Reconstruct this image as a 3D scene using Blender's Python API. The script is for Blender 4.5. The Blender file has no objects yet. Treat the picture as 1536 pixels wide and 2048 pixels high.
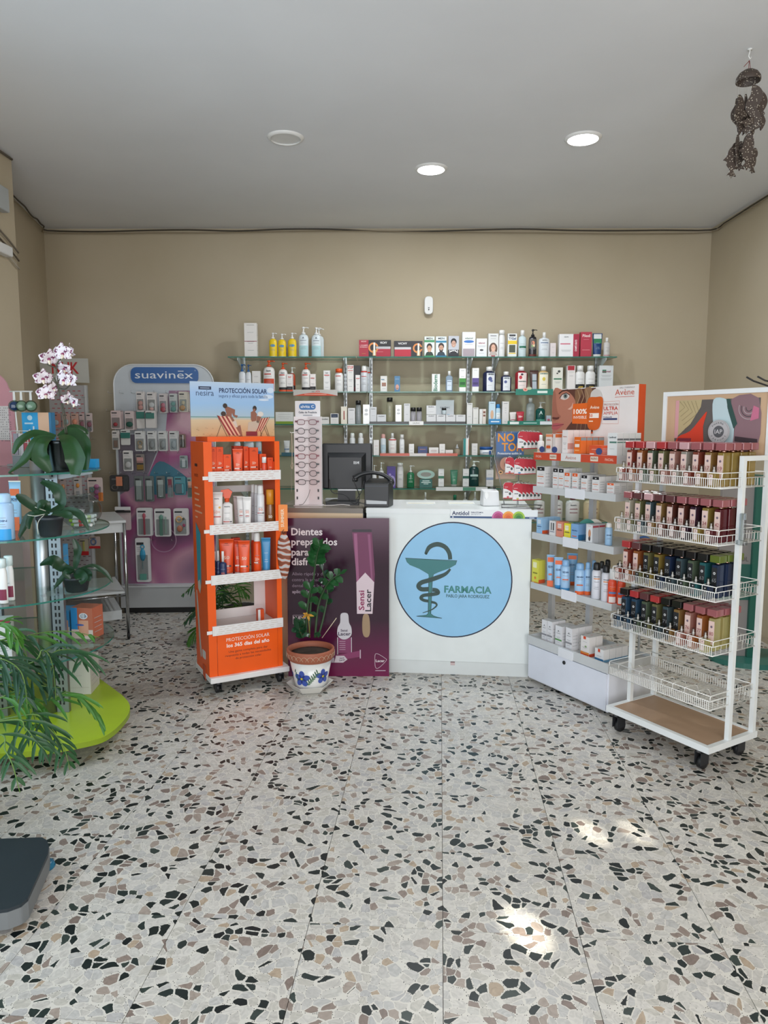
import bpy, math, random
from mathutils import Vector, Matrix
random.seed(7)
PI = math.pi
S = bpy.context.scene
COL = S.collection
# ------------------------------------------------------------------ camera
FPX, EYE, PITCH = 1450.0, 1.55, math.atan(167/1450.0)
cam = bpy.data.cameras.new('camera'); cam.sensor_fit = 'HORIZONTAL'; cam.sensor_width = 36; cam.lens = 36*FPX/1536
cam.clip_start = .05
camo = bpy.data.objects.new('camera', cam); COL.objects.link(camo)
camo.location = (0, 0, EYE); camo.rotation_euler = (PI/2-PITCH, 0, 0); S.camera = camo
# ------------------------------------------------------------------ light
S.view_settings.view_transform = 'Standard'; S.view_settings.look = 'None'
S.view_settings.exposure = 0.26; S.view_settings.gamma = 1; S.view_settings.use_curve_mapping = False
S.cycles.transparent_max_bounces = 24; S.cycles.max_bounces = 7; S.cycles.caustics_refractive = False; S.cycles.caustics_reflective = False
W = bpy.data.worlds.new('daylight'); S.world = W; W.use_nodes = True
W.node_tree.nodes['Background'].inputs[0].default_value = (.72, .83, 1, 1); W.node_tree.nodes['Background'].inputs[1].default_value = 1.0
def area(name, loc, target, sx, sy, power, col, spread=180):
    l = bpy.data.lights.new(name, 'AREA'); l.shape = 'RECTANGLE'; l.size = sx; l.size_y = sy; l.energy = power; l.color = col; l.spread = math.radians(spread)
    o = bpy.data.objects.new(name, l); COL.objects.link(o); o.location = loc
    o.rotation_euler = (Vector(target)-Vector(loc)).to_track_quat('-Z', 'Y').to_euler(); return o
area('shop_front_daylight', (.5, -1.12, 1.5), (.5, 3, .9), 3.8, 2.3, 118, (1, .99, .985))
area('side_window_daylight', (-2.36, 1.9, 1.5), (0, 2.2, 1.1), 1.9, 1.9, 20, (.62, .86, 1))
def spot(name, loc, target, power, ang, blend, col, r=.01):
    l = bpy.data.lights.new(name, 'SPOT'); l.energy = power; l.spot_size = math.radians(ang); l.spot_blend = blend; l.color = col; l.shadow_soft_size = r
    o = bpy.data.objects.new(name, l); COL.objects.link(o); o.location = loc
    o.rotation_euler = (Vector(target)-Vector(loc)).to_track_quat('-Z', 'Y').to_euler(); return o
SUNC = (1, .93, .78)
spot('sun_glint', (1.6, -1.05, 2.5), (.44, 2.09, 0), 2000, 2.4, 1, SUNC)
spot('sun_glint', (1.9, -1.05, 2.5), (.80, 2.64, 0), 1700, 1.7, 1, SUNC)
spot('sun_glint', (2.1, -1.05, 2.5), (.97, 2.64, 0), 1200, 1.6, 1, SUNC)
# ------------------------------------------------------------------ pixel rays -> world, at real distances
CP, SP = math.cos(PITCH), math.sin(PITCH)
def ray(u, v):
    x = (u-768)/FPX; z = (1024-v)/FPX
    return Vector((x, CP+z*SP, -SP+z*CP))
def at(u, v, y):
    d = ray(u, v); t = y/d.y; return Vector((d.x*t, y, EYE+d.z*t))
def gnd(u, v, z=0):
    d = ray(u, v); t = (z-EYE)/d.z; return Vector((d.x*t, d.y*t, z))
# ------------------------------------------------------------------ materials
_M = {}
def lin(h):
    h = h.lstrip('#'); c = [int(h[i:i+2], 16)/255 for i in (0, 2, 4)]
    return tuple((a/12.92 if a <= .04045 else ((a+.055)/1.055)**2.4) for a in c)+(1,)
def newmat(n):
    m = bpy.data.materials.new(n); m.use_nodes = True; nt = m.node_tree
    return m, nt, nt.nodes['Principled BSDF'], nt.nodes.new, nt.links.new
def M(h, r=.5, k='p'):
    key = (h, r, k)
    if key in _M: return _M[key]
    m, nt, b, N, L = newmat({'p': 'plastic', 'm': 'metal', 'g': 'glass', 'l': 'liquid', 'e': 'lamp', 'f': 'leaf', 'c': 'carton'}.get(k, 'm')+'_'+h.lstrip('#'))
    c = lin(h)
    if k in 'pmcf':
        tc = N('ShaderNodeTexCoord'); no = N('ShaderNodeTexNoise'); no.inputs['Scale'].default_value = 9 if k != 'f' else 25; no.inputs['Detail'].default_value = 2
        L(tc.outputs['Object'], no.inputs['Vector'])
        mr = N('ShaderNodeMapRange'); mr.inputs[3].default_value = .93 if k != 'f' else .7; mr.inputs[4].default_value = 1.05 if k != 'f' else 1.25
        L(no.outputs[0], mr.inputs[0])
        mx = N('ShaderNodeVectorMath'); mx.operation = 'SCALE'; mx.inputs[0].default_value = c[:3]; L(mr.outputs[0], mx.inputs['Scale'])
        L(mx.outputs[0], b.inputs['Base Color'])
        b.inputs['Roughness'].default_value = r
        if k == 'm': b.inputs['Metallic'].default_value = 1
        if k == 'f': b.inputs['Specular IOR Level'].default_value = .35
    elif k == 'e':
        b.inputs['Base Color'].default_value = c; b.inputs['Emission Color'].default_value = c; b.inputs['Emission Strength'].default_value = r
    else:                       # clear sheet / coloured liquid in glass: tinted see-through plus fresnel gloss
        out = nt.nodes['Material Output']; nt.nodes.remove(b)
        tr = N('ShaderNodeBsdfTransparent'); tr.inputs[0].default_value = c
        gl = N('ShaderNodeBsdfGlossy'); gl.inputs['Roughness'].default_value = .06
        fr = N('ShaderNodeFresnel'); fr.inputs[0].default_value = 1.45
        ge = N('ShaderNodeNewGeometry'); sb = N('ShaderNodeMath'); sb.operation = 'SUBTRACT'; sb.inputs[0].default_value = 1; L(ge.outputs['Backfacing'], sb.inputs[1])
        ml = N('ShaderNodeMath'); ml.operation = 'MULTIPLY'; L(fr.outputs[0], ml.inputs[0]); L(sb.outputs[0], ml.inputs[1])
        mx = N('ShaderNodeMixShader'); L(ml.outputs[0], mx.inputs[0]); L(gl.outputs[0], mx.inputs[2])
        if k == 'l':
            df = N('ShaderNodeBsdfDiffuse'); df.inputs[0].default_value = c; m2 = N('ShaderNodeMixShader'); m2.inputs[0].default_value = r
            L(tr.outputs[0], m2.inputs[1]); L(df.outputs[0], m2.inputs[2]); L(m2.outputs[0], mx.inputs[1])
        else: L(tr.outputs[0], mx.inputs[1])
        L(mx.outputs[0], out.inputs[0])
    _M[key] = m; return m
WHITE = '#e4e4e2'
# ------------------------------------------------------------------ text outlines (cached)
_T = {}
def textmesh(s, bold):
    k = (s, bold)
    if k not in _T:
        cu = bpy.data.curves.new('t', 'FONT'); cu.body = s; cu.resolution_u = 2; cu.offset = .022 if bold is True else float(bold)
        o = bpy.data.objects.new('t', cu); COL.objects.link(o)
        dg = bpy.context.evaluated_depsgraph_get(); me = bpy.data.meshes.new_from_object(o.evaluated_get(dg))
        vs = [(v.co.x, v.co.y) for v in me.vertices]; fs = [tuple(p.vertices) for p in me.polygons]
        bpy.data.objects.remove(o); bpy.data.curves.remove(cu); bpy.data.meshes.remove(me)
        x0 = min(v[0] for v in vs); x1 = max(v[0] for v in vs)
        _T[k] = ([(v[0]-x0, v[1]) for v in vs], fs, x1-x0)
    return _T[k]
def spline(pts, n=6, closed=True):
    out = []; m = len(pts)
    for i in range(m if closed else m-1):
        g = lambda j: Vector(pts[j % m] if closed else pts[min(max(j, 0), m-1)])
        a, b, c, d = g(i-1), g(i), g(i+1), g(i+2)
        for k in range(n):
            t = k/n; out.append(tuple(.5*((2*b)+(c-a)*t+(2*a-5*b+4*c-d)*t*t+(3*b-a-3*c+d)*t**3)))
    if not closed: out.append(tuple(pts[-1]))
    return out
# ------------------------------------------------------------------ mesh builder
class MB:
    def __init__(s): s.v = []; s.f = []; s.mi = []; s.sm = []; s.mats = []; s.T = None; s.wrap = None
    def mt(s, m):
        if isinstance(m, str): m = M(m)
        if m not in s.mats: s.mats.append(m)
        return s.mats.index(m)
    def add(s, vs, fs, m, smooth=False):
        b = len(s.v); i = s.mt(m)
        if s.T is not None: vs = [tuple(s.T @ Vector(v)) for v in vs]
        s.v += [tuple(v) for v in vs]; s.f += [tuple(b+j for j in f) for f in fs]; s.mi += [i]*len(fs); s.sm += [smooth]*len(fs); return s
    def box(s, x0, x1, y0, y1, z0, z1, m):
        v = [(x, y, z) for z in (z0, z1) for y in (y0, y1) for x in (x0, x1)]
        return s.add(v, [(0, 2, 3, 1), (4, 5, 7, 6), (0, 1, 5, 4), (2, 6, 7, 3), (0, 4, 6, 2), (1, 3, 7, 5)], m)
    def rbox(s, x0, x1, y0, y1, z0, z1, m, c=.004):          # chamfered box: shrunk ends + full middle
        v = []; 
        for z, k in ((z0, c), (z0+c, 0), (z1-c, 0), (z1, c)):
            a, b, d, e = x0+k, x1-k, y0+k, y1-k; q = c
            v += [(a+q, d, z), (b-q, d, z), (b, d+q, z), (b, e-q, z), (b-q, e, z), (a+q, e, z), (a, e-q, z), (a, d+q, z)]
        f = [tuple(range(7, -1, -1)), tuple(range(24, 32))]
        for r in range(3):
            for j in range(8): f.append((r*8+j, r*8+(j+1) % 8, r*8+8+(j+1) % 8, r*8+8+j))
        return s.add(v, f, m)
    def lathe(s, prof, m, n=16, cx=0, cy=0, sy=1, smooth=True, sx=1):
        v = []; f = []; k = len(prof)
        for r, z in prof:
            for j in range(n):
                a = 2*PI*j/n; v.append((cx+r*sx*math.cos(a), cy+r*sy*math.sin(a), z))
        for i in range(k-1):
            for j in range(n): f.append((i*n+j, i*n+(j+1) % n, (i+1)*n+(j+1) % n, (i+1)*n+j))
        op = prof[0] == prof[-1]
        if prof[0][0] > 1e-5 and not op: f.append(tuple(range(n-1, -1, -1)))
        if prof[-1][0] > 1e-5 and not op: f.append(tuple((k-1)*n+j for j in range(n)))
        return s.add(v, f, m, smooth)
    def cyl(s, r, z0, z1, m, n=16, cx=0, cy=0, smooth=True): return s.lathe([(r, z0), (r, z1)], m, n, cx, cy, 1, smooth)
    def tube(s, pts, r, m, n=6, closed=False):
        pts = [Vector(p) for p in pts]; v = []; f = []; K = len(pts); up = None
        for i, p in enumerate(pts):
            a = pts[(i-1) % K] if (closed or i > 0) else p; b = pts[(i+1) % K] if (closed or i < K-1) else p
            t = (b-a).normalized()
            if up is None: up = t.orthogonal().normalized()
            up = (up-t*up.dot(t)); up = up.normalized() if up.length > 1e-6 else t.orthogonal().normalized()
            w = t.cross(up); rr = r[i] if isinstance(r, (list, tuple)) else r
            for j in range(n):
                q = 2*PI*j/n; v.append(p+up*math.cos(q)*rr+w*math.sin(q)*rr)
        for i in range(K if closed else K-1):
            for j in range(n): f.append((i*n+j, i*n+(j+1) % n, ((i+1) % K)*n+(j+1) % n, ((i+1) % K)*n+j))
        if not closed: f += [tuple(range(n-1, -1, -1)), tuple((K-1)*n+j for j in range(n))]
        return s.add(v, f, m, True)
    def prism(s, poly, z0, z1, m, side=None):
        n = len(poly); v = [(p[0], p[1], z0) for p in poly]+[(p[0], p[1], z1) for p in poly]
        s.add(v, [tuple(range(n-1, -1, -1)), tuple(range(n, 2*n))], m)
        return s.add(v, [(i, (i+1) % n, n+(i+1) % n, n+i) for i in range(n)], side or m)
    def slab(s, poly, y0, y1, m):                          # outline in x-z, thickness in y
        n = len(poly); v = [(p[0], y0, p[1]) for p in poly]+[(p[0], y1, p[1]) for p in poly]
        return s.add(v, [tuple(range(n)), tuple(range(2*n-1, n-1, -1))]+[(i, n+i, n+(i+1) % n, (i+1) % n) for i in range(n)], m)
    # flat print on a front face (looking along +y), optionally wrapped on an ellipse (rx, ry)
    def _p(s, x, z, y):
        if s.wrap:
            rx, ry = s.wrap; a = max(-1.5, min(1.5, x/rx)); return (rx*math.sin(a), -ry*math.cos(a)+y, z)
        return (x, y, z)
    def rect(s, x0, x1, z0, z1, m, y=0):
        n = max(1, int(abs(x1-x0)/(s.wrap[0]*.3))+1) if s.wrap else 1; v = []; f = []
        for i in range(n+1):
            x = x0+(x1-x0)*i/n; v += [s._p(x, z0, y), s._p(x, z1, y)]
        for i in range(n): f.append((2*i, 2*i+2, 2*i+3, 2*i+1))
        return s.add(v, f, m, bool(s.wrap))
    def poly(s, pts, m, y=0): return s.add([s._p(p[0], p[1], y) for p in pts], [tuple(range(len(pts)))], m)
    def oval(s, cx, cz, rx, rz, m, y=0, n=20): return s.poly([(cx+rx*math.cos(2*PI*i/n), cz+rz*math.sin(2*PI*i/n)) for i in range(n)], m, y)
    def ring(s, cx, cz, r0, r1, m, y=0, n=48, a0=0, a1=2*PI, k=1):
        v = []; f = []
        for i in range(n+1):
            a = a0+(a1-a0)*i/n
            v += [s._p(cx+r0*math.cos(a), cz+k*r0*math.sin(a), y), s._p(cx+r1*math.cos(a), cz+k*r1*math.sin(a), y)]
        for i in range(n): f.append((2*i, 2*i+1, 2*i+3, 2*i+2))
        return s.add(v, f, m)
    def stroke(s, pts, ws, m, y=0):                        # flat ribbon of varying width
        v = []; f = []
        for i, p in enumerate(pts):
            a = Vector(pts[max(i-1, 0)]); b = Vector(pts[min(i+1, len(pts)-1)]); t = (b-a).normalized(); w = ws[i] if isinstance(ws, (list, tuple)) else ws
            v += [s._p(p[0]-t.y*w/2, p[1]+t.x*w/2, y), s._p(p[0]+t.y*w/2, p[1]-t.x*w/2, y)]
        for i in range(len(pts)-1): f.append((2*i, 2*i+1, 2*i+3, 2*i+2))
        return s.add(v, f, m)
    def text(s, t, x, z, h, m, y=0, w=None, al='c', bold=False, rot=0):
        vs, fs, tw = textmesh(t, bold); k = h/.7; kx = k if w is None else min(w/tw, 9e9)
        if w is not None and h is None: k = kx
        off = {'c': -tw/2, 'l': 0, 'r': -tw}[al]; c, q = math.cos(rot), math.sin(rot); v = []
        for a, b in vs:
            px, pz = (a+off)*kx, b*k
            v.append(s._p(x+px*c-pz*q, z+px*q+pz*c, y))
        return s.add(v, fs, m)
    def build(s, name, parent=None, loc=None, rot=None, bev=0, **tg):
        me = bpy.data.meshes.new(name); me.from_pydata(s.v, [], s.f)
        for m in s.mats: me.materials.append(m)
        me.polygons.foreach_set('material_index', s.mi); me.polygons.foreach_set('use_smooth', s.sm); me.update()
        o = bpy.data.objects.new(name, me); COL.objects.link(o)
        if parent: o.parent = parent
        if loc is not None: o.location = loc
        if rot is not None: o.rotation_euler = rot if isinstance(rot, (tuple, list)) else (0, 0, rot)
        if bev:
            md = o.modifiers.new('bevel', 'BEVEL'); md.width = bev; md.segments = 2; md.limit_method = 'ANGLE'
        for k, v in tg.items(): o[k] = v
        return o
def tag(o, label, cat, group=None):
    o['label'] = label; o['category'] = cat
    if group: o['group'] = group
    return o
def thing(name, label, cat, loc, rz=0, group=None, rx=0):
    o = bpy.data.objects.new(name, None); o.empty_display_size = .05; COL.objects.link(o); o.location = loc; o.rotation_euler = (rx, 0, rz)
    return tag(o, label, cat, group)
def clone(o, loc, rz=None, label=None, parent=None):
    c = o.copy(); COL.objects.link(c)
    if parent: c.parent = parent
    if loc is not None: c.location = loc
    if rz is not None: c.rotation_euler.z = rz
    if label: c['label'] = label
    for ch in list(o.children): clone(ch, None, None, None, c)
    return c
ORD = ['first', 'second', 'third', 'fourth', 'fifth', 'sixth', 'seventh', 'eighth', 'ninth', 'tenth']
def arc(cx, cy, r, a0, a1, n=8): return [(cx+r*math.cos(math.radians(a0+(a1-a0)*i/n)), cy+r*math.sin(math.radians(a0+(a1-a0)*i/n))) for i in range(n+1)]
def rrect(x0, x1, z0, z1, r, n=5): return arc(x1-r, z0+r, r, -90, 0, n)+arc(x1-r, z1-r, r, 0, 90, n)+arc(x0+r, z1-r, r, 90, 180, n)+arc(x0+r, z0+r, r, 180, 270, n)
class Fr:                                                   # a rack's own frame: s along the front, d towards its back
    def __init__(s, x, y, deg):
        s.o = Vector((x, y)); s.a = math.radians(deg); s.u = Vector((math.cos(s.a), math.sin(s.a))); s.w = Vector((-math.sin(s.a), math.cos(s.a)))
    def p(s, a, d, z): q = s.o+s.u*a+s.w*d; return Vector((q.x, q.y, z))
    def hit(s, u, v, d=0):
        r = ray(u, v); o = s.o+s.w*d; n = s.w; t = (o.x*n.x+o.y*n.y)/(r.x*n.x+r.y*n.y)
        q = Vector((r.x*t, r.y*t))-s.o; return q.dot(s.u), EYE+r.z*t
# ------------------------------------------------------------------ room
def wallmat(name, h, h2, bump=.08, sc=60):
    m, nt, b, N, L = newmat(name); tc = N('ShaderNodeTexCoord'); no = N('ShaderNodeTexNoise'); no.inputs['Scale'].default_value = 1.3; no.inputs['Detail'].default_value = 5
    L(tc.outputs['Object'], no.inputs['Vector']); cr = N('ShaderNodeValToRGB'); cr.color_ramp.elements[0].color = lin(h); cr.color_ramp.elements[1].color = lin(h2)
    cr.color_ramp.elements[0].position = .3; cr.color_ramp.elements[1].position = .7; L(no.outputs[0], cr.inputs[0]); L(cr.outputs[0], b.inputs['Base Color'])
    n2 = N('ShaderNodeTexNoise'); n2.inputs['Scale'].default_value = sc; n2.inputs['Detail'].default_value = 4; L(tc.outputs['Object'], n2.inputs['Vector'])
    bp = N('ShaderNodeBump'); bp.inputs['Strength'].default_value = bump; bp.inputs['Distance'].default_value = .004; L(n2.outputs[0], bp.inputs['Height']); L(bp.outputs[0], b.inputs['Normal'])
    b.inputs['Roughness'].default_value = .75; return m
MW = wallmat('beige_wall_paint', '#b2a58c', '#baae97'); MC = wallmat('white_ceiling_paint', '#d8dadd', '#dfe1e4', .04)
def terrazzo():
    m, nt, b, N, L = newmat('terrazzo')
    def math_(op, a, bb=None, c=None):
        n = N('ShaderNodeMath'); n.operation = op
        for i, q in enumerate((a, bb, c)):
            if q is None: continue
            if isinstance(q, (int, float)): n.inputs[i].default_value = q
            else: L(q, n.inputs[i])
        return n.outputs[0]
    tc = N('ShaderNodeTexCoord'); oi = N('ShaderNodeObjectInfo')
    sc = N('ShaderNodeVectorMath'); sc.operation = 'SCALE'; sc.inputs[0].default_value = (31, 57, 0); L(oi.outputs['Random'], sc.inputs['Scale'])
    ad = N('ShaderNodeVectorMath'); L(tc.outputs['Object'], ad.inputs[0]); L(sc.outputs[0], ad.inputs[1])
    no = N('ShaderNodeTexNoise'); no.noise_dimensions = '2D'; no.inputs['Scale'].default_value = 8; no.inputs['Detail'].default_value = 0; L(ad.outputs[0], no.inputs['Vector'])
    s2 = N('ShaderNodeVectorMath'); s2.operation = 'SCALE'; s2.inputs['Scale'].default_value = .055; L(no.outputs['Color'], s2.inputs[0])
    v0 = N('ShaderNodeVectorMath'); L(ad.outputs[0], v0.inputs[0]); L(s2.outputs[0], v0.inputs[1])
    nb = N('ShaderNodeTexNoise'); nb.noise_dimensions = '2D'; nb.inputs['Scale'].default_value = 70; nb.inputs['Detail'].default_value = 1; L(ad.outputs[0], nb.inputs['Vector'])
    s3 = N('ShaderNodeVectorMath'); s3.operation = 'SCALE'; s3.inputs['Scale'].default_value = .004; L(nb.outputs['Color'], s3.inputs[0])
    v1 = N('ShaderNodeVectorMath'); L(v0.outputs[0], v1.inputs[0]); L(s3.outputs[0], v1.inputs[1])
    def vor(feat, scale):
        n = N('ShaderNodeTexVoronoi'); n.voronoi_dimensions = '2D'; n.feature = feat; n.inputs['Scale'].default_value = scale; n.inputs['Randomness'].default_value = .95; L(v1.outputs[0], n.inputs['Vector']); return n
    c1 = vor('F1', 32); e1 = vor('DISTANCE_TO_EDGE', 32)
    sep = N('ShaderNodeSeparateColor'); L(c1.outputs['Color'], sep.inputs[0])
    r, g, bl = sep.outputs[0], sep.outputs[1], sep.outputs[2]
    thr = math_('MULTIPLY_ADD', math_('POWER', g, 2.0), .09, .020)
    dark = math_('GREATER_THAN', r, .81)
    thr = math_('MULTIPLY_ADD', dark, .045, thr)
    chip = math_('MULTIPLY', math_('GREATER_THAN', e1.outputs['Distance'], thr), math_('LESS_THAN', c1.outputs['Distance'], .66))
    cr = N('ShaderNodeValToRGB'); cr.color_ramp.interpolation = 'CONSTANT'; E = cr.color_ramp.elements
    stops = [(0, '#b6b2ab'), (.1, '#b0aeaa'), (.2, '#bfbbb4'), (.33, '#b2afaa'), (.42, '#bab7b0'), (.53, '#b3afa6'), (.62, '#aaa8a6'), (.66, '#988c82'), (.71, '#86786f'), (.75, '#a4937f'), (.785, '#7a6c64'), (.81, '#26302e'), (.86, '#1b2423'), (.92, '#333d39'), (.96, '#151c1d')]
    E[0].position = 0; E[0].color = lin(stops[0][1]); E[1].position = stops[1][0]; E[1].color = lin(stops[1][1])
    for p, h in stops[2:]: e = E.new(p); e.color = lin(h)
    L(r, cr.inputs[0])
    st = N('ShaderNodeTexNoise'); st.noise_dimensions = '2D'; st.inputs['Scale'].default_value = 45; st.inputs['Detail'].default_value = 4; st.inputs['Distortion'].default_value = 1.5; L(v0.outputs[0], st.inputs['Vector'])
    mr = N('ShaderNodeMapRange'); mr.inputs[1].default_value = .3; mr.inputs[2].default_value = .7; mr.inputs[3].default_value = .86; mr.inputs[4].default_value = 1.12; L(st.outputs[0], mr.inputs[0])
    ch = N('ShaderNodeVectorMath'); ch.operation = 'SCALE'; L(cr.outputs[0], ch.inputs[0]); L(mr.outputs[0], ch.inputs['Scale'])
    sp = N('ShaderNodeTexVoronoi'); sp.voronoi_dimensions = '2D'; sp.inputs['Scale'].default_value = 190; L(ad.outputs[0], sp.inputs['Vector'])
    ss = N('ShaderNodeSeparateColor'); L(sp.outputs['Color'], ss.inputs[0])
    speck = math_('MULTIPLY', math_('LESS_THAN', ss.outputs[0], .22), math_('LESS_THAN', sp.outputs['Distance'], .28))
    gm = N('ShaderNodeMix'); gm.data_type = 'RGBA'; gm.inputs[6].default_value = lin('#c8c4bb'); gm.inputs[7].default_value = lin('#3e3f3c'); L(speck, gm.inputs[0])
    fm = N('ShaderNodeMix'); fm.data_type = 'RGBA'; L(chip, fm.inputs[0]); L(gm.outputs[2], fm.inputs[6]); L(ch.outputs[0], fm.inputs[7])
    L(fm.outputs[2], b.inputs['Base Color'])
    b.inputs['Specular IOR Level'].default_value = .35
    rr = math_('MULTIPLY_ADD', st.outputs[0], .2, .27); L(rr, b.inputs['Roughness'])
    return m
MT = terrazzo()
def room():
    fl = MB().box(-3.3, 3.3, -2.2, 6.7, -.12, -.012, '#6f6a62').build('floor', kind='structure')
    P = .42; ang = math.radians(-4.4); g = .0009
    mb = MB().box(-P/2+g, P/2-g, -P/2+g, P/2-g, -.012, 0, MT); me = None; spots = []
    org = gnd(1208, 2048)
    for i in range(-12, 14):
        for j in range(-12, 20):
            x = org.x+(i+.5)*P*math.cos(ang)-(j+.28)*P*math.sin(ang)*1; y = org.y+(i+.5)*P*math.sin(ang)+(j+.28)*P*math.cos(ang)
            if -3.1 < x < 3.0 and -1.95 < y < 6.5: spots.append((x*x*.3+abs(y-2.4)**2, x, y, i, j))
    spots.sort()
    vis = [s for s in spots if s[2] > 1.1]; rest = [s for s in spots if s[2] <= 1.1]+vis[298:]
    random.seed(3)
    for k, (q, x, y, i, j) in enumerate(vis[:298]):
        if me is None: o = mb.build('tile', fl); me = o.data
        else: o = bpy.data.objects.new('tile', me); COL.objects.link(o); o.parent = fl
        o.location = (x, y, 0); o.rotation_euler = (0, 0, ang)
    st = MB()
    for q, x, y, i, j in rest:
        st.T = Matrix.Translation((x, y, 0)) @ Matrix.Rotation(ang, 4, 'Z'); st.box(-P/2+g, P/2-g, -P/2+g, P/2-g, -.012, 0, MT)
    st.T = None; st.build('outer_tiles', fl, kind='stuff')
    H = 3.239; n = (1.2,)
    MB().box(-3.3, 3.3, -2.2, 6.7, H, H+.1, MC).build('ceiling', kind='structure')
    MB().prism([(-3.2, 6.40+.010), (3.1, 6.40-.012), (3.1, 6.6), (-3.2, 6.6)], 0, H, MW).build('wall_back', kind='structure')
    MB().prism([(2.784, 6.42), (2.80, -2.0), (2.95, -2.0), (2.95, 6.42)], 0, H, MW).build('wall_right', kind='structure')
    # left: recessed back part, then the nearer part standing forward (pillar edge at its end)
    MB().prism([(-2.90, 6.42), (-2.575, 4.77), (-2.8, 4.77), (-3.1, 6.42)], 0, H, MW).build('wall_left', kind='structure')
    w = MB(); X0, X1 = -2.75, -2.34
    w.box(X0, X1, 3.0, 4.775, 0, H, MW); w.box(X0, X1, -2.1, .8, 0, H, MW); w.box(X0, X1, .8, 3.0, 0, .45, MW); w.box(X0, X1, .8, 3.0, 2.55, H, MW)
    w.build('wall_left_front', kind='structure')
    w = MB(); w.box(X1, 2.95, -1.33, -1.18, 2.75, H, MW); w.box(X1, -1.95, -1.33, -1.18, 0, 2.75, MW); w.box(2.6, 2.95, -1.33, -1.18, 0, 2.75, MW); w.box(-1.95, 2.6, -1.33, -1.18, 0, .18, MW)
    w.build('wall_front', kind='structure')
    MB().box(2.772, 2.7825, 1, 6.3, 0, .035, '#a89c86').build('baseboard_right', kind='structure')
    # shop window frames behind the camera and at the side
    f = MB()
    for x in (-1.93, -.45, 1.05, 2.56): f.box(x-.03, x+.03, -1.30, -1.22, .18, 2.75, '#8f9496')
    f.box(-1.95, 2.6, -1.30, -1.22, .18, .24, '#8f9496'); f.box(-1.95, 2.6, -1.30, -1.22, 2.69, 2.75, '#8f9496'); f.build('window_1', kind='structure')
    f = MB()
    for y in (.83, 1.9, 2.97): f.box(-2.6, -2.54, y-.03, y+.03, .45, 2.55, '#8f9496')
    f.box(-2.6, -2.54, .8, 3, .45, .51, '#8f9496'); f.box(-2.6, -2.54, .8, 3, 2.49, 2.55, '#8f9496'); f.build('window_2', kind='structure')
room()
# cables along the top of the walls
def cable(pts, r, h, label, n=10, wig=.012, seed=1, grp=None):
    random.seed(seed); P = []
    for a, b in zip(pts[:-1], pts[1:]):
        a = Vector(a); b = Vector(b)
        for k in range(n):
            q = a.lerp(b, k/n); q.z += random.uniform(-wig, wig) if k else 0; P.append(q)
    P.append(Vector(pts[-1])); P = [Vector(p) for p in spline([tuple(p) for p in P], 3, False)]
    return tag(MB().tube(P, r, h, 5).build('cable'), label, 'cable', grp)
zc = 3.215
cable([(-2.56, 4.9, zc), (-2.85, 6.37, zc), (2.76, 6.355, zc), (2.765, 3.0, zc)], .006, '#3c362b', 'dark cable running along the top of the beige walls', 14, .010, 1)
cable([(-2.60, 5.0, zc-.026), (-2.84, 6.34, zc-.026), (2.745, 6.33, zc-.026), (2.75, 3.2, zc-.028)], .0045, '#8a7d65', 'thin beige cable sagging just below the dark cable on the walls', 12, .012, 2)
cable([(-2.328, 1.5, 3.218), (-2.328, 4.76, 3.222)], .007, '#5b5346', 'brown cable along the ceiling edge of the left pillar', 8, .004, 3)
for i, (h, lb) in enumerate([('#6e6557', 'uppermost of the slack cables crossing the left pillar'), ('#54493c', 'dark middle one of the slack cables crossing the left pillar'), ('#a59c8d', 'lowest pale one of the slack cables crossing the left pillar')]):
    cable([(-2.325-.0, 3.6, 2.98-.05*i), (-2.325, 4.3, 2.83-.03*i), (-2.325, 4.77, 2.66-.05*i)], .006, h, lb, 4, .008, 5+i)
tag(MB().rbox(-2.338, -2.29, 4.36, 4.62, 2.86, 3.0, '#a9adad').build('junction_box'), 'grey junction box high on the left pillar', 'box')
tag(MB().rbox(-2.338, -2.29, 4.30, 4.63, 2.60, 2.66, '#d8d8d6').build('wall_sensor'), 'small white sensor on the left pillar below the slack cables', 'sensor')
def motion_sensor():
    p = at(857, 612, 6.38); t = thing('motion_sensor', 'white motion sensor mounted high on the back wall', 'sensor', (p.x, 6.388, p.z))
    b = MB(); prof = rrect(-.037, .037, -.075, .075, .03); b.slab(prof, -.05, 0, M('#dcdcda', .35)); b.build('housing', t, bev=.006)
    MB().oval(0, -.038, .0055, .0055, '#060606', -.0565).build('lens', t); MB().rect(-.006, .006, -.027, -.018, '#5c5f60', -.0565).build('indicator', t)
    MB().lathe([(.02, -.05), (.03, -.035), (.03, 0)], M('#c9cccc', .2), 16, 0, -.035, .4).build('detector_window', t, loc=(0, 0, .045))
motion_sensor()
def downlight(u, v, on, lb):
    p = gnd(u, v, 3.239); t = thing('downlight', lb, 'ceiling light', (p.x, p.y, 3.239), 0, 'round recessed ceiling lights')
    MB().lathe([(.088, -.012), (.098, -.010), (.108, 0), (.108, .004), (.088, .004), (.088, -.012)], M('#e6e6e4', .4), 40).build('trim_ring', t)
    MB().lathe([(0, -.004), (.088, -.004), (.088, 0), (0, 0)], M('#ffffff', 14, 'e') if on else M('#d5d5d3', .5), 32, smooth=False).build('diffuser', t)
    if on:
        l = bpy.data.lights.new('downlight_beam', 'AREA'); l.shape = 'DISK'; l.size = .17; l.energy = 20; l.color = (.93, .97, 1)
        o = bpy.data.objects.new('downlight_beam', l); COL.objects.link(o); o.location = (p.x, p.y, 3.222)
downlight(862, 337, True, 'lit round LED downlight above the counter, nearer the back wall')
downlight(1166, 276, True, 'lit round LED downlight on the right side of the ceiling')
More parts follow.
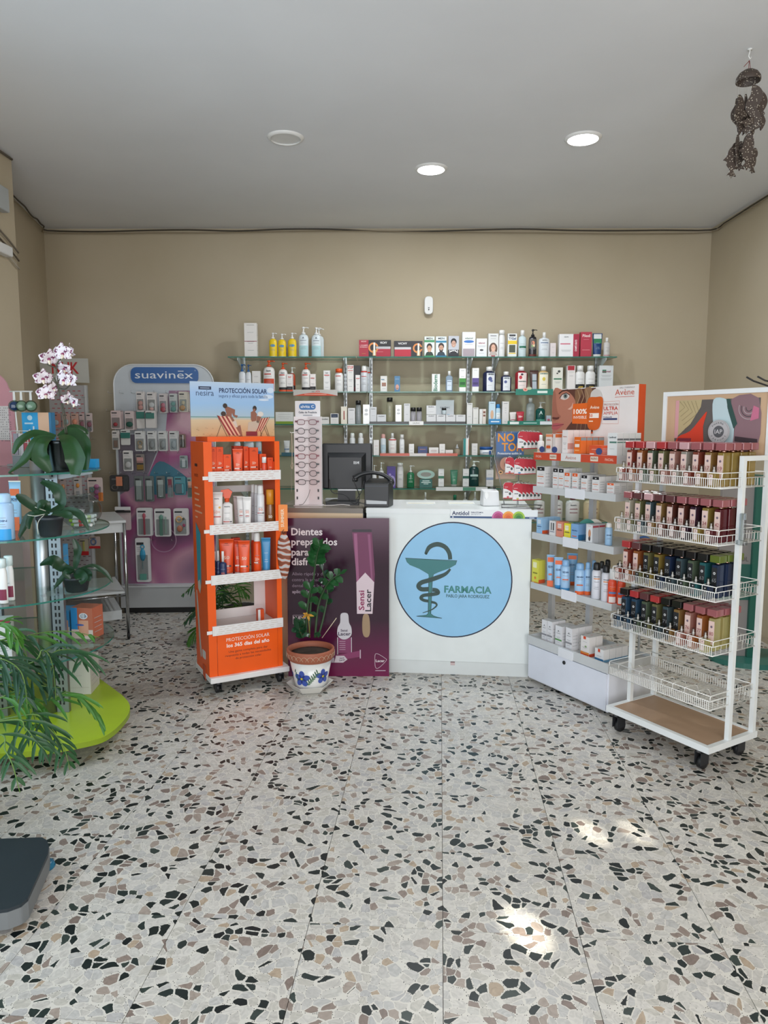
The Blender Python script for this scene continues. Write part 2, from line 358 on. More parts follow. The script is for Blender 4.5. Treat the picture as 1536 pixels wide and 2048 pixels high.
downlight(571, 275, False, 'unlit round downlight on the left side of the ceiling')
# ------------------------------------------------------------------ products
GR = '#8f9396'
_pc = {}
def prints(b, w, h, dep, o, z0=0., z1=1.):
    """printed bands, words and fine lines of small print on a front face; wide units in metres"""
    k = 0
    for q in o.get('b', []):                      # (z0, z1, colour[, x0, x1]) fractions
        x0, x1 = (q[3], q[4]) if len(q) > 3 else (0, 1)
        k += 1; b.rect(-w/2+w*x0+.0002, -w/2+w*x1-.0002, h*q[0], h*q[1], q[2], -.0003-.00012*k)
    for q in o.get('o', []): b.oval(w*q[0], h*q[1], w*q[2], h*q[3], q[4], -.0009, 14)
    for q in o.get('t', []):                      # (text, z, height, colour[, width, rot])
        rot = q[5] if len(q) > 5 else 0
        if not q[0]: b.rect(-w*.3, w*.3, h*(q[1]+q[2]*.25), h*(q[1]+q[2]*.6), q[3], -.0012) if not rot else b.rect(-w*.08, w*.08, h*.25, h*.75, q[3], -.0012); continue      # too small to read in the photo
        b.text(q[0], (0 if not rot else h*q[2]*.35), h*(q[1] if not rot else .5), h*q[2], q[3], -.0012, w=w*q[4] if len(q) > 4 and q[4] else None, bold=True, rot=rot)
    for q in o.get('l', []): b.rect(-w*q[1]/2, w*q[1]/2, h*q[0], h*q[0]+min(.0022, h*.012), q[2] if len(q) > 2 else GR, -.0010)
DL = [(.72, .5), (.45, .6), (.40, .4), (.2, .5)]
def carton(w, h, d, c, o):
    b = MB(); b.box(-w/2, w/2, 0, d, 0, h, M(c, o.get('r', .42), 'c'))
    t = b.build('carton')
    if o.get('l') is None: o['l'] = [(z, k, o.get('lc', GR)) for z, k in DL]
    p = MB(); prints(p, w, h, d, o)
    for q in o.get('s', []): p.add([(w/2+.0004, 0.0002, h*q[0]), (w/2+.0004, d-.0002, h*q[0]), (w/2+.0004, d-.0002, h*q[1]), (w/2+.0004, 0.0002, h*q[1])], [(0, 1, 2, 3)], q[2])
    if o.get('s') is None and h > .05:            # small print on the flank
        for q in (.2, .35, .5, .65): p.add([(w/2+.0004, d*.15, h*q), (w/2+.0004, d*.85, h*q), (w/2+.0004, d*.85, h*q+.0025), (w/2+.0004, d*.15, h*q+.0025)], [(0, 1, 2, 3)], '#a9acae')
    if p.v: p.build('print', t)
    return t
def bottle(kind, w, h, d, c, o):
    """kind p pump / s spray can / b screw cap / t tube on its cap / j jar / g trigger / r dropper"""
    t = bpy.data.objects.new('x', None); COL.objects.link(t)
    cap = o.get('cap', '#e8e8e6'); r = w/2; sy = d/w; n = 18; cy = d/2; mk = o.get('k', 'p'); mr = o.get('r', .35)
    m = M(c, mr if mk != 'l' else .45, mk); mc = M(cap, .35, o.get('ck', 'p')); b = MB(); q = MB(); ht = h
    if kind == 'p':
        hb = o.get('hb', .7)*h
        b.lathe([(r*.93, 0), (r, .004), (r, hb*.82), (r*.86, hb*.93), (r*.4, hb)], m, n, 0, cy, sy)
        q.lathe([(r*.42, hb), (r*.42, hb+h*.05), (r*.2, hb+h*.06), (r*.14, hb+h*.12), (r*.14, h*.95)], mc, 12, 0, cy)
        q.lathe([(r*.3, h*.94), (r*.32, h*.965), (r*.22, h)], mc, 12, 0, cy)
        sgn = o.get('nz', 1); q.tube([(0, cy, h*.975), (sgn*r*.8, cy-.004, h*.975), (sgn*r*1.05, cy-.005, h*.955)], r*.1, mc, 6); ht = hb
    elif kind == 's':
        hb = .8*h; b.lathe([(r*.95, 0), (r, .003), (r, hb*.93), (r*.8, hb*.99), (r*.7, hb)], m, n, 0, cy, sy)
        q.lathe([(r*.74, hb), (r*.78, hb+.004), (r*.72, h*.97), (r*.5, h)], mc, n, 0, cy, sy); ht = hb
    elif kind == 'b':
        ch = o.get('ch', .2); hb = (1-ch)*h; cr = o.get('cr', .42)
        b.lathe([(r*.93, 0), (r, .004), (r, hb*.84), (r*.9, hb*.92), (r*cr*.9, hb*.985), (r*cr*.9, hb)], m, n, 0, cy, sy)
        q.lathe([(r*cr, hb), (r*cr, h*.985), (r*cr*.85, h)], mc, 14, 0, cy); ht = hb
    elif kind == 't':
        hc = h*.13; v = []; f = []; K = 8
        for i in range(K):
            z = hc+(h-hc)*i/(K-1); k = i/(K-1); rx = r*(.8+.2*k); ry = d/2*(1-k)+.0012*k; ry = ry if i < K-1 else .0012
            for j in range(n): a = 2*PI*j/n; v.append((rx*math.cos(a), cy+ry*math.sin(a), z))
        for i in range(K-1):
            for j in range(n): f.append((i*n+j, i*n+(j+1) % n, (i+1)*n+(j+1) % n, (i+1)*n+j))
        f.append(tuple((K-1)*n+j for j in range(n))); b.add(v, f, m, True)
        b.box(-r, r, cy-.001, cy+.001, h, h+.006, o.get('crimp', c))
        q.lathe([(r*.72, 0), (r*.8, hc*.95), (r*.8, hc)], mc, n, 0, cy, sy)
    elif kind == 'j':
        b.lathe([(r*.9, 0), (r*.97, .004), (r*.97, h*.66)], m, n, 0, cy); q.lathe([(r, h*.66), (r, h*.97), (r*.93, h)], mc, n, 0, cy); ht = h*.66
    elif kind == 'g':
        hb = .68*h; b.lathe([(r*.93, 0), (r, .004), (r, hb*.9), (r*.4, hb)], m, n, 0, cy, sy); ht = hb
        q.lathe([(r*.45, hb), (r*.45, hb+h*.09)], mc, 12, 0, cy)
        q.slab([(-r*.5, hb+h*.09), (r*.55, hb+h*.09), (r*1.05, h*.93), (r*.3, h), (-r*1.1, h*.97), (-r*1.1, h*.9), (-r*.55, h*.89)], cy-.011, cy+.011, mc)
        q.slab([(-r*.6, h*.9), (-r*1.25, h*.78), (-r*1.1, h*.76), (-r*.35, h*.84)], cy-.005, cy+.005, mc)
    elif kind == 'r':
        hb = .6*h; b.lathe([(r*.93, 0), (r, .003), (r, hb*.85), (r*.45, hb)], m, n, 0, cy, sy); q.lathe([(r*.5, hb), (r*.5, hb+h*.14), (r*.25, hb+h*.18), (r*.22, h*.97), (r*.1, h)], mc, 12, 0, cy); ht = hb
    b.build('body', t); q.build(o.get('capname', {'p': 'pump', 's': 'cap', 'g': 'trigger', 'j': 'lid', 'r': 'dropper'}.get(kind, 'cap')), t)
    p = MB()
    if o.get('l') is None: o['l'] = [(.6, .5, o.get('lc', GR)), (.42, .4, o.get('lc', GR)), (.36, .5, o.get('lc', GR))]
    if kind == 't':
        p.T = Matrix.Translation((0, cy, 0)) @ Matrix(((1, 0, 0, 0), (0, 1, (d/2)/(h*.87)*.98, -(d/2)*(1+.15)-.0013), (0, 0, 1, 0), (0, 0, 0, 1)))
        prints(p, w*.78, h, d, o)
    else:
        p.wrap = (r+.0006, r*sy+.0006) if kind != 'j' else (r*.97+.0006, r*.97+.0006); p.T = Matrix.Translation((0, cy, 0)); prints(p, w*1.1, ht, d, o)
    if p.v: p.build('label', t)
    return t
NM = dict(c='carton', p='pump_bottle', s='spray_can', b='bottle', t='tube', j='jar', g='trigger_bottle', r='dropper_bottle')
CAT = dict(c='box', p='bottle', s='spray can', b='bottle', t='tube', j='jar', g='bottle', r='bottle')
def product(kind, loc, rz, w, h, col, label, o=None, d=None, group=None):
    o = dict(o or {}); d = d or o.get('d') or (min(w, .055) if kind == 'c' else w*(.62 if kind in 'pbt' else 1) if kind != 'j' else w)
    t = carton(w, h, d, col, o) if kind == 'c' else bottle(kind, w, h, d, col, o)
    t.name = o.get('n', NM[kind]); t.location = loc; t.rotation_euler = (0, 0, rz)
    return tag(t, label, o.get('cat', CAT[kind]), group)
BASE = at(768, 713, 6.1)
ZS = {1: 2.141, 2: 1.855, 3: 1.587, 4: 1.325, 5: 1.047, 6: .76}
YF = 6.16
def shelf_items(n, items, group):
    z = ZS[n]+.0008
    for it in items:
        kind, u0, u1, vt, col, lb = it[:6]; o = dict(it[6]) if len(it) > 6 else {}
        y = YF+o.get('y', 0); a = at(u0, vt, y); b = at(u1, vt, y); w = b.x-a.x; zz = z+o.get('z', 0); h = a.z-zz
        if kind in 't': h -= .006
        product(kind, ((a.x+b.x)/2, y, zz), 0, w, h, col, lb, o, o.get('d'), group)
# ------------------------------------------------------------------ glass wall shelves
GLS = M('#e8f3ef', .0, 'g'); EDG = M('#2f7468', .1, 'p')
def glass_board(b, poly, z0, z1): b.prism(poly, z0, z1, GLS, EDG)
def wall_shelf(n, u0, u1, lb, y0=6.1, yb=6.385):
    a = at(u0, 780, y0).x; c = at(u1, 780, y0).x; z = ZS[n]; b = MB()
    glass_board(b, [(a, y0), (c, y0), (c, yb), (a, yb)], z-.008, z)
    o = b.build('glass_shelf'); return tag(o, lb, 'shelf', 'glass shelves on the back wall')
wall_shelf(1, 457, 712, 'uppermost glass wall shelf, left length carrying yellow-label pump bottles')
wall_shelf(1, 714, 1232, 'uppermost glass wall shelf, long right length carrying hair dye boxes')
wall_shelf(2, 457, 733, 'second glass wall shelf from the top, left length with orange-capped bottles')
wall_shelf(2, 735, 1220, 'second glass wall shelf from the top, right length with dark shampoo bottles')
wall_shelf(3, 457, 733, 'third glass wall shelf from the top, left length above the spectacles display')
wall_shelf(3, 735, 1220, 'third glass wall shelf from the top, right length with the black tray')
wall_shelf(4, 457, 735, 'fourth glass wall shelf from the top, left length behind the monitor')
wall_shelf(4, 737, 1200, 'fourth glass wall shelf from the top, right length with the coral strip')
wall_shelf(5, 470, 1200, 'lowest clearly visible glass wall shelf, behind the black telephone')
wall_shelf(6, 600, 1225, 'glass wall shelf just below counter height, mostly hidden by the counter')
def upright(u, lb):
    x = at(u, 780, 6.38).x; b = MB(); b.box(x-.013, x+.013, 6.374, 6.389, .35, ZS[1]+.02, M('#b9bdbf', .35, 'm'))
    for i in range(50):
        z = .42+i*.034
        for dx in (-.006, .006): b.rect(x+dx-.0022, x+dx+.0022, z, z+.02, '#23262a', 6.3735)
    o = b.build('slotted_upright'); tag(o, lb, 'upright', 'slotted uprights of the wall shelves')
    for n in ZS:
        z = ZS[n]-.0085; q = MB(); q.slab([(0, 0), (0, -.11), (.012, -.11), (.27, -.02), (.27, 0)], -.003, .003, M('#c6cacc', .4))
        q.T = None; br = q.build('bracket', o); br.rotation_euler = (0, 0, -PI/2); br.location = (x, 6.374, z)
        br.matrix_parent_inverse.identity()
for u, lb in ((489, 'slotted shelf upright at the far left end of the glass shelves'), (691, 'slotted shelf upright left of the gap, above the monitor'), (742, 'slotted shelf upright just right of the gap, above the telephone'), (936, 'slotted shelf upright left of the middle, behind the green pump bottle'), (986, 'slotted shelf upright between the navy bottles, behind the earplug poster'), (1191, 'slotted shelf upright at the right end of the glass shelves')): upright(u, lb)
R_ = '#c5382e'; OR = '#e2572b'; TXT = '#3b4148'
G1 = 'toiletries on the uppermost wall shelf'
shelf_items(1, [
 ('c', 488, 513, 646, '#e3e0dc', 'tall white carton with thin dark red stripe, alone at left end of top shelf', {'b': [(.46, .475, '#8e2436')], 't': [('', .93, .03, '#77706a', .7)]}),
 ('p', 537, 553, 665, '#e9c81f', 'leftmost of three yellow-label white pump bottles', {'b': [(.0, .05, WHITE)], 'o': [(0, .62, .3, .07, '#3f8dc0')], 'hb': .76}),
 ('p', 555, 571, 667, '#e9c81f', 'middle of three yellow-label white pump bottles', {'b': [(.0, .05, WHITE)], 'o': [(0, .62, .3, .07, '#3f8dc0')], 'hb': .76}),
 ('p', 575, 592, 665, '#e9c81f', 'rightmost of three yellow-label white pump bottles', {'b': [(.0, .05, WHITE)], 'o': [(0, .62, .3, .07, '#3f8dc0')], 'hb': .76}),
 ('p', 596, 616, 653, '#d7e2e6', 'large pale blue pump bottle beside the yellow-label bottles', {'b': [(.05, .5, '#a9cfd3')], 't': [('A', .8, .08, '#2c3c57'), ('', .7, .045, '#2c3c57', .4)], 'hb': .76}),
 ('p', 622, 642, 654, '#d7e2e6', 'front one of the right-hand pair of large pale blue pump bottles', {'b': [(.05, .5, '#a9cfd3')], 't': [('A', .8, .08, '#2c3c57'), ('', .7, .045, '#2c3c57', .4)], 'hb': .76}),
 ('p', 627, 647, 656, '#d7e2e6', 'rear one of the right-hand pair of large pale blue pump bottles', {'y': .09, 'hb': .76}),
 ('c', 718, 737, 680, '#a82338', 'small crimson gift carton attached to the left black hair-treatment box', {'t': [('VICHY', .88, .07, '#f0d0d0', .6), ('1 CHAMPÚ', .66, .06, '#f0d0d0', .8), ('DE REGALO', .56, .06, '#f0d0d0', .8)], 'l': [(.2, .4, '#c99b4a')]}),
 ('c', 737, 782, 680, '#1d1b1e', 'black VICHY carton with orange ring picture beside the crimson gift carton'.replace('VICHY ', ''), {'d': .06, 't': [], 'b': [(.02, .48, '#a82338', .33, .98), (.48, .62, '#b9b9bc', .33, .98), (0, .03, '#a82338')], 'pic': 1, 'l': [(.3, .3, '#e9b4b8')]}),
 ('c', 788, 845, 682, '#26242a', 'black hair-treatment carton with red panel at its left and ring picture at right', {'d': .06, 'b': [(.02, .48, '#b8283c', .02, .6), (.48, .62, '#c7c7ca', .02, .6)], 't': [], 'l': []}),
 ('c', 849, 869, 673, '#dfe8e2', 'green and white men hair dye box with smiling man', {'b': [(.72, .83, '#3b8d5b'), (0, .07, '#3f9e58')], 't': [('MEN', .86, .09, '#26313a', .6)], 'l': [], 'pic': 2}),
 ('c', 872, 893, 673, '#dce6ea', 'teal and white men hair dye box with bearded man', {'b': [(.7, .8, '#2f7fa3'), (0, .09, '#2b7fae')], 't': [('MEN', .86, .09, '#26313a', .6)], 'l': [], 'pic': 3}),
 ('c', 897, 918, 672, '#b9bcc4', 'grey men hair dye box with tilted dark-haired head', {'t': [('MEN', .2, .13, '#f0f0f0', .8)], 'b': [(0, .35, '#23242a')], 'l': [], 'pic': 4}),
 ('c', 925, 951, 664, '#e4e6e8', 'larger white skincare carton with blue pill shape', {'b': [(.03, .34, '#a89ba2', .05, .95)], 't': [('sebamed', .72, .07, '#5a7565', .6)], 'o': [(0, .62, .4, .055, '#3a76c4')], 'l': [(.5, .6)]}),
 ('c', 953, 974, 677, '#e4e6e8', 'smaller white skincare carton right of the blue pill carton', {'t': [('sebamed', .72, .09, '#a04a5c', .6)], 'l': [(.6, .8), (.55, .7), (.2, .5)], 'o': [(0, .38, .18, .05, '#3b3b40')]}),
 ('c', 977, 997, 667, '#d8dad9', 'white hair dye box picturing a long-haired woman', {'b': [(0, .1, '#b33c4a', .3, .7)], 't': [('', .88, .06, '#22262b', .8)], 'l': [(.78, .5)], 'pic': 5}),
 ('b', 998, 1011, 660, '#e2e2e2', 'slim white bottle with broad white cap next to woman hair dye box', {'cr': .85, 'ch': .16, 'd': .04}),
 ('c', 1016, 1034, 667, '#dfe1df', 'shampoo carton with black title bar and yellow band', {'b': [(.88, .96, '#34363a', .15, .85), (.55, .7, '#e6c61f'), (.2, .52, '#4b5140', .15, .85), (.14, .18, '#e6c61f', .1, .9)], 't': [('T/Gel', .74, .1, '#2b4777', .8)], 'l': []}),
 ('b', 1038, 1054, 660, '#c5d6da', 'pale blue bottle with dark green swirl on top shelf', {'b': [(.42, .52, '#1f6c55', .1, 1)], 'cr': .5}),
 ('p', 1059, 1075, 658, '#26262a', 'black pump bottle with floral label', {'cap': '#141416', 'b': [(.4, .85, '#5a5752'), (0, .14, '#5a1f17')], 'o': [(.0, .66, .2, .1, '#d98a6a'), (.1, .55, .12, .07, '#e8d7b0'), (-.1, .52, .1, .06, '#7fa06a')], 'hb': .76, 'r': .2}),
 ('b', 1079, 1101, 664, '#d7dde2', 'flat pale bottle with conical white cap and blue line', {'d': .05, 'b': [(.7, .735, '#2b4f7c', .15, .85)], 't': [('ISDIN', .82, .05, TXT, .4)], 'cr': .3}),
 ('c', 1101, 1112, 686, '#d9cfcf', 'small pinkish carton beside the flat pale bottle', {'l': [(.7, .5), (.3, .4)]}),
 ('c', 1119, 1147, 668, '#e6e6e8', 'white capsule carton with pink title line', {'b': [(.55, .6, '#c8657c', .08, .8)], 't': [('ISDIN', .85, .05, TXT, .3)], 'l': [(.3, .7), (.25, .6)]}),
 ('c', 1147, 1159, 668, '#a92643', 'narrow crimson carton with vertical white lettering', {'t': [('CHAMPÚ GRATIS', .03, .09, '#f3e3e6', 1.9, PI/2)], 'l': []}),
 ('c', 1162, 1184, 664, '#b23247', 'red hair supplement carton with pale swoosh', {'t': [('Pilexil', .8, .11, '#f0dada', .7)], 'l': [(.28, .7, '#f0c0c0'), (.7, .5, '#e0a0a8')]}),
 ('t', 1187, 1207, 666, '#1f3f72', 'navy and green tube standing on white cap', {'b': [(.6, .8, '#2f7c55'), (.8, 1, '#d6dbdd')], 't': [], 'lc': '#9fc0d8'}),
 ('b', 1209, 1222, 675, '#c6c3c0', 'small grey-white bottle at right end of top shelf', {'b': [(.1, .14, '#b06068')], 'k': 'p'}),
], G1)
# picture prints (people and rings) on the hair boxes
def pic(u0, u1, vt, fn, z=ZS[1]):
    a = at(u0, vt, YF); b = at(u1, vt, YF); w = b.x-a.x; h = a.z-z
    for o in COL.objects:
        if o.name.startswith('carton') and o.parent is None and abs(o.location.x-(a.x+b.x)/2) < .004 and abs(o.location.z-z) < .01:
            m = MB(); fn(m, w, h); m.build('picture', o); return
def ringpic(cx):
    def f(m, w, h):
        m.ring(cx*w, h*.55, h*.3, h*.2, '#d98a4a', -.0016, 24, .3, 2*PI-.2); m.rect(cx*w-.006, cx*w+.022, h*.08, h*.42, '#c9a36a', -.0017); m.rect(cx*w, cx*w+.014, h*.1, h*.85, '#e9e4da', -.0018)
        m.text('VICHY', -cx*w*.6, h*.78, h*.12, '#e8e8e8', -.0016, w=w*.32, bold=True)
    return f
def face(skin, hair, coat, cy=.42, beard=False, longh=False):
    def f(m, w, h):
        if longh: m.oval(0, h*(cy-.02), w*.42, h*.25, hair, -.0014)
        else: m.oval(0, h*(cy+.1), w*.28, h*.17, hair, -.0014)
        m.poly([(-w*.42, h*.07), (w*.42, h*.07), (w*.3, h*.22), (w*.12, h*.27), (-w*.12, h*.27), (-w*.3, h*.22)], coat, -.0015)
        m.oval(0, h*cy, w*.22, h*.16, skin, -.0016)
        if beard: m.poly([(-w*.2, h*(cy-.03)), (-w*.14, h*(cy-.15)), (0, h*(cy-.19)), (w*.14, h*(cy-.15)), (w*.2, h*(cy-.03)), (w*.1, h*(cy-.06)), (-w*.1, h*(cy-.06))], hair, -.0017)
        for s in (-1, 1): m.oval(s*w*.09, h*(cy+.03), w*.035, h*.012, '#2a1d18', -.0018, 8)
        m.rect(-w*.07, w*.07, h*(cy-.085), h*(cy-.07), '#e9dcd6', -.0018)
    return f
pic(737, 782, 680, ringpic(-.28)); pic(788, 845, 682, ringpic(.33))
pic(849, 869, 673, face('#c99a7e', '#2c2320', '#26372f', .4)); pic(872, 893, 673, face('#c79a80', '#3a2b25', '#2c3c48', .42, True)); pic(897, 918, 672, face('#c39a86', '#1f1c1e', '#23242a', .62)); pic(977, 997, 667, face('#d8ab93', '#5c4538', '#b9aca6', .38, False, True))
G2 = 'toiletries on the second wall shelf'
LE = {'cap': OR, 'b': [(.6, .66, R_, .1, .7)], 't': [('leti', .8, .06, TXT, .35)]}
def lp(**k): q = dict(LE); q.update(k); return q
shelf_items(2, [
 ('p', 476, 490, 728, '#dfe3e8', 'left one of two white pump bottles with blue base and pump', {'cap': '#245f9e', 'b': [(0, .28, '#1f5fa8')], 'hb': .74}),
 ('p', 490, 502, 729, '#dfe3e8', 'right one of two white pump bottles with blue base and pump', {'cap': '#245f9e', 'b': [(0, .28, '#1f5fa8')], 'hb': .74}),
 ('c', 504, 520, 742, '#e2e0de', 'white carton with burgundy stripe beside blue-based pump bottles', {'b': [(.25, .3, '#8a2137')]}),
 ('p', 525, 548, 720, '#e6e4e1', 'largest white pump bottle with broad orange-red lower half', lp(b=[(0, .52, '#c8431f'), (.68, .72, R_, .1, .7)], hb=.8)),
 ('p', 556, 574, 725, '#e8e6e3', 'white pump bottle with orange collar, left bundle with black and red band', lp(b=[(0, .09, OR), (.09, .2, '#1f1d1f'), (.72, .76, R_, .1, .7)], hb=.78)),
 ('c', 573, 585, 748, '#ebe5e2', 'shiny white carton bundled beside the left orange-collar pump bottle', {'b': [(0, .12, OR), (.12, .3, '#1f1d1f')], 't': [('leti', .8, .08, R_, .5)]}),
 ('p', 577, 590, 734, '#bc4a2c', 'red pump bottle half hidden behind the left shiny bundle', {'y': .07, 'b': [(.1, .35, '#161416')], 'hb': .76}),
 ('p', 602, 620, 725, '#e8e6e3', 'white pump bottle with orange collar, right bundle above the grey shelf banner', lp(b=[(0, .09, OR), (.09, .2, '#1f1d1f'), (.72, .76, R_, .1, .7)], hb=.78)),
 ('c', 620, 631, 748, '#ece6e3', 'shiny white carton bundled beside the right orange-collar pump bottle', {'b': [(0, .12, OR), (.12, .3, '#1f1d1f'), (.75, .79, R_, .1, .8)]}),
 ('c', 647, 660, 741, '#e6e5e3', 'lone white carton with red line, middle of the left second shelf', {'b': [(.76, .8, R_, .1, .9)], 't': [('leti', .86, .06, TXT, .4)]}),
 ('b', 669, 686, 737, '#e4e4e2', 'tapered white bottle with wide orange cap', {'cap': '#dd5a26', 'cr': .8, 'ch': .17, 'b': [(.8, .84, R_, .1, .7)]}),
 ('c', 694.5, 707, 730, '#e2e0dd', 'white carton with red STOP lettering on top'.replace('STOP ', ''), {'b': [(.78, .8, R_, .1, .9)], 't': [('STOP', .86, .1, R_, .9)]}),
 ('c', 707, 721, 731, '#2a2829', 'black carton with dark red foot behind small carton', {'y': .06, 'l': [], 'b': [(0, .2, '#7c1f28')]}),
 ('c', 711, 720, 750, '#e6e3e1', 'small white carton in front of the black carton', {'b': [(.78, .82, R_, .1, .9)]}),
 ('s', 721, 735, 731, '#cfd3d8', 'front white-grey spray can with red neck ring', {'b': [(.93, .99, R_), (.72, .75, R_, .1, .8)]}),
 ('s', 728, 741, 733, '#b9bfc6', 'rear white-grey spray can with red neck ring', {'y': .07, 'b': [(.93, .99, R_)]}),
 ('c', 761, 774, 752, '#dddcd8', 'white carton with brown picture squares, lone left of baby box', {'b': [(.35, .58, '#a0705a', .2, .85), (.75, .8, '#4a7a93', .1, .6)], 's': [(0, .3, '#3f83a6')]}),
 ('c', 789, 800, 752, '#4a7ba0', 'small blue carton with a baby face', {'l': [(.8, .7, '#d6e4ee')], 'o': [(0, .3, .3, .18, '#d6a18c'), (0, .22, .1, .03, '#8a3a34')]}),
 ('c', 864, 880, 748, '#e7e9e6', 'white carton with vertical dark green name', {'t': [('Bioderm', .08, .22, '#2f7a5c', 2.0, PI/2)], 'l': []}),
 ('b', 892, 906, 742, '#bfd3e6', 'light blue liquid bottle with white cap', {'k': 'l', 't': [('', .6, .06, '#33557a')], 'b': [(.1, .7, '#d3e1ee', .15, .85)], 'cr': .4}),
 ('c', 919, 932, 737, '#e9e9e6', 'tall white carton with green block', {'b': [(.2, .58, '#3f8d3c'), (.3, .42, '#1c5a2a', .1, .9)], 'l': [(.9, .5), (.65, .5)]}),
 ('c', 945, 958, 736, '#e9e9e6', 'tall white carton with purple block', {'b': [(.22, .58, '#5b4a8d'), (.3, .4, '#413468', .1, .9)], 'l': [(.9, .5)]}),
 ('b', 967, 993, 733, '#252a48', 'larger navy shampoo bottle with white cap and cornflower label', {'r': .2, 'b': [(.06, .9, '#dfe3e8', .28, .9), (.8, .88, '#2b3f4a', .36, .84)], 'o': [(.03, .62, .14, .1, '#4a5688'), (.12, .52, .1, .06, '#6a76a8')], 'ch': .17, 'cr': .5, 'l': [(.3, .3)]}),
 ('b', 1003, 1024, 743, '#252a48', 'smaller navy shampoo bottle with white cap', {'r': .2, 'b': [(.08, .9, '#dfe3e8', .18, .86), (.78, .87, '#2b3f4a', .25, .8)], 'o': [(-.08, .6, .13, .09, '#4a5688')], 'ch': .18, 'cr': .5, 'l': [(.3, .3)]}),
 ('b', 1032, 1057, 733, '#93262f', 'dark red shampoo bottle with white cap and berry label', {'r': .2, 'b': [(.06, .9, '#ecdcd8', .2, .9), (.46, .52, '#274d40', .25, .85)], 'o': [(-.1, .68, .12, .09, '#c0303c'), (0, .82, .1, .05, '#39323a')], 'ch': .16, 'cr': .45, 'l': [(.3, .4)]}),
 ('t', 1061, 1078, 740, '#4d332e', 'brown hair mask tube beside the golden shampoo bottle', {'cap': '#2b2222', 'b': [(.1, .85, '#a9b2bb', .2, .85), (.5, .54, '#274d40', .2, .85)], 'crimp': '#3a2622', 'l': []}),
 ('b', 1078, 1099, 732, '#c5a672', 'golden shampoo bottle with white cap and pale label', {'r': .2, 'b': [(.04, .9, '#f0ead6', .06, .94), (.82, .88, '#2f5c50', .12, .88)], 'o': [(0, .6, .14, .09, '#d9c24a')], 'ch': .17, 'cr': .5, 'l': [(.35, .4)]}),
 ('c', 1106, 1126, 735, '#dddcd2', 'cream carton with dark leaf sprig and green bar', {'b': [(.5, .56, '#3f7a5a', .1, .9)], 'o': [(.12, .84, .14, .05, '#3a403c'), (-.05, .76, .1, .03, '#3a403c')], 'l': [(.4, .6), (.36, .4)]}),
 ('c', 1135, 1151, 731, '#e4e0de', 'tall white carton with crimson top square', {'b': [(.82, .99, '#a51f30', .05, .9)], 'l': [(.75, .7), (.6, .5)]}),
 ('b', 1152, 1172, 731, '#e4e4e3', 'left one of two white bottles with black sale band at base', {'b': [(.0, .36, '#191817')], 't': [('-40%', .12, .15, '#d9b848', .6)], 'cr': .65, 'ch': .2}),
 ('b', 1173, 1193, 731, '#e4e4e3', 'right one of two white bottles with black sale band at base', {'b': [(.0, .36, '#191817')], 't': [('-40%', .12, .15, '#d9b848', .6)], 'cr': .65, 'ch': .2}),
 ('c', 1199, 1227, 731, '#d2d6d8', 'wide pale grey carton at right end of second shelf', {'t': [('sebamed', .74, .08, '#8a4a62', .6)], 'b': [(.72, .84, '#2f7d5e', .22, .5)], 'l': [(.62, .7), (.58, .6), (.5, .8), (.45, .7)]}),
], G2)
G3 = 'skincare on the third wall shelf'
SV = '#d3d4d5'; KB = '#141414'
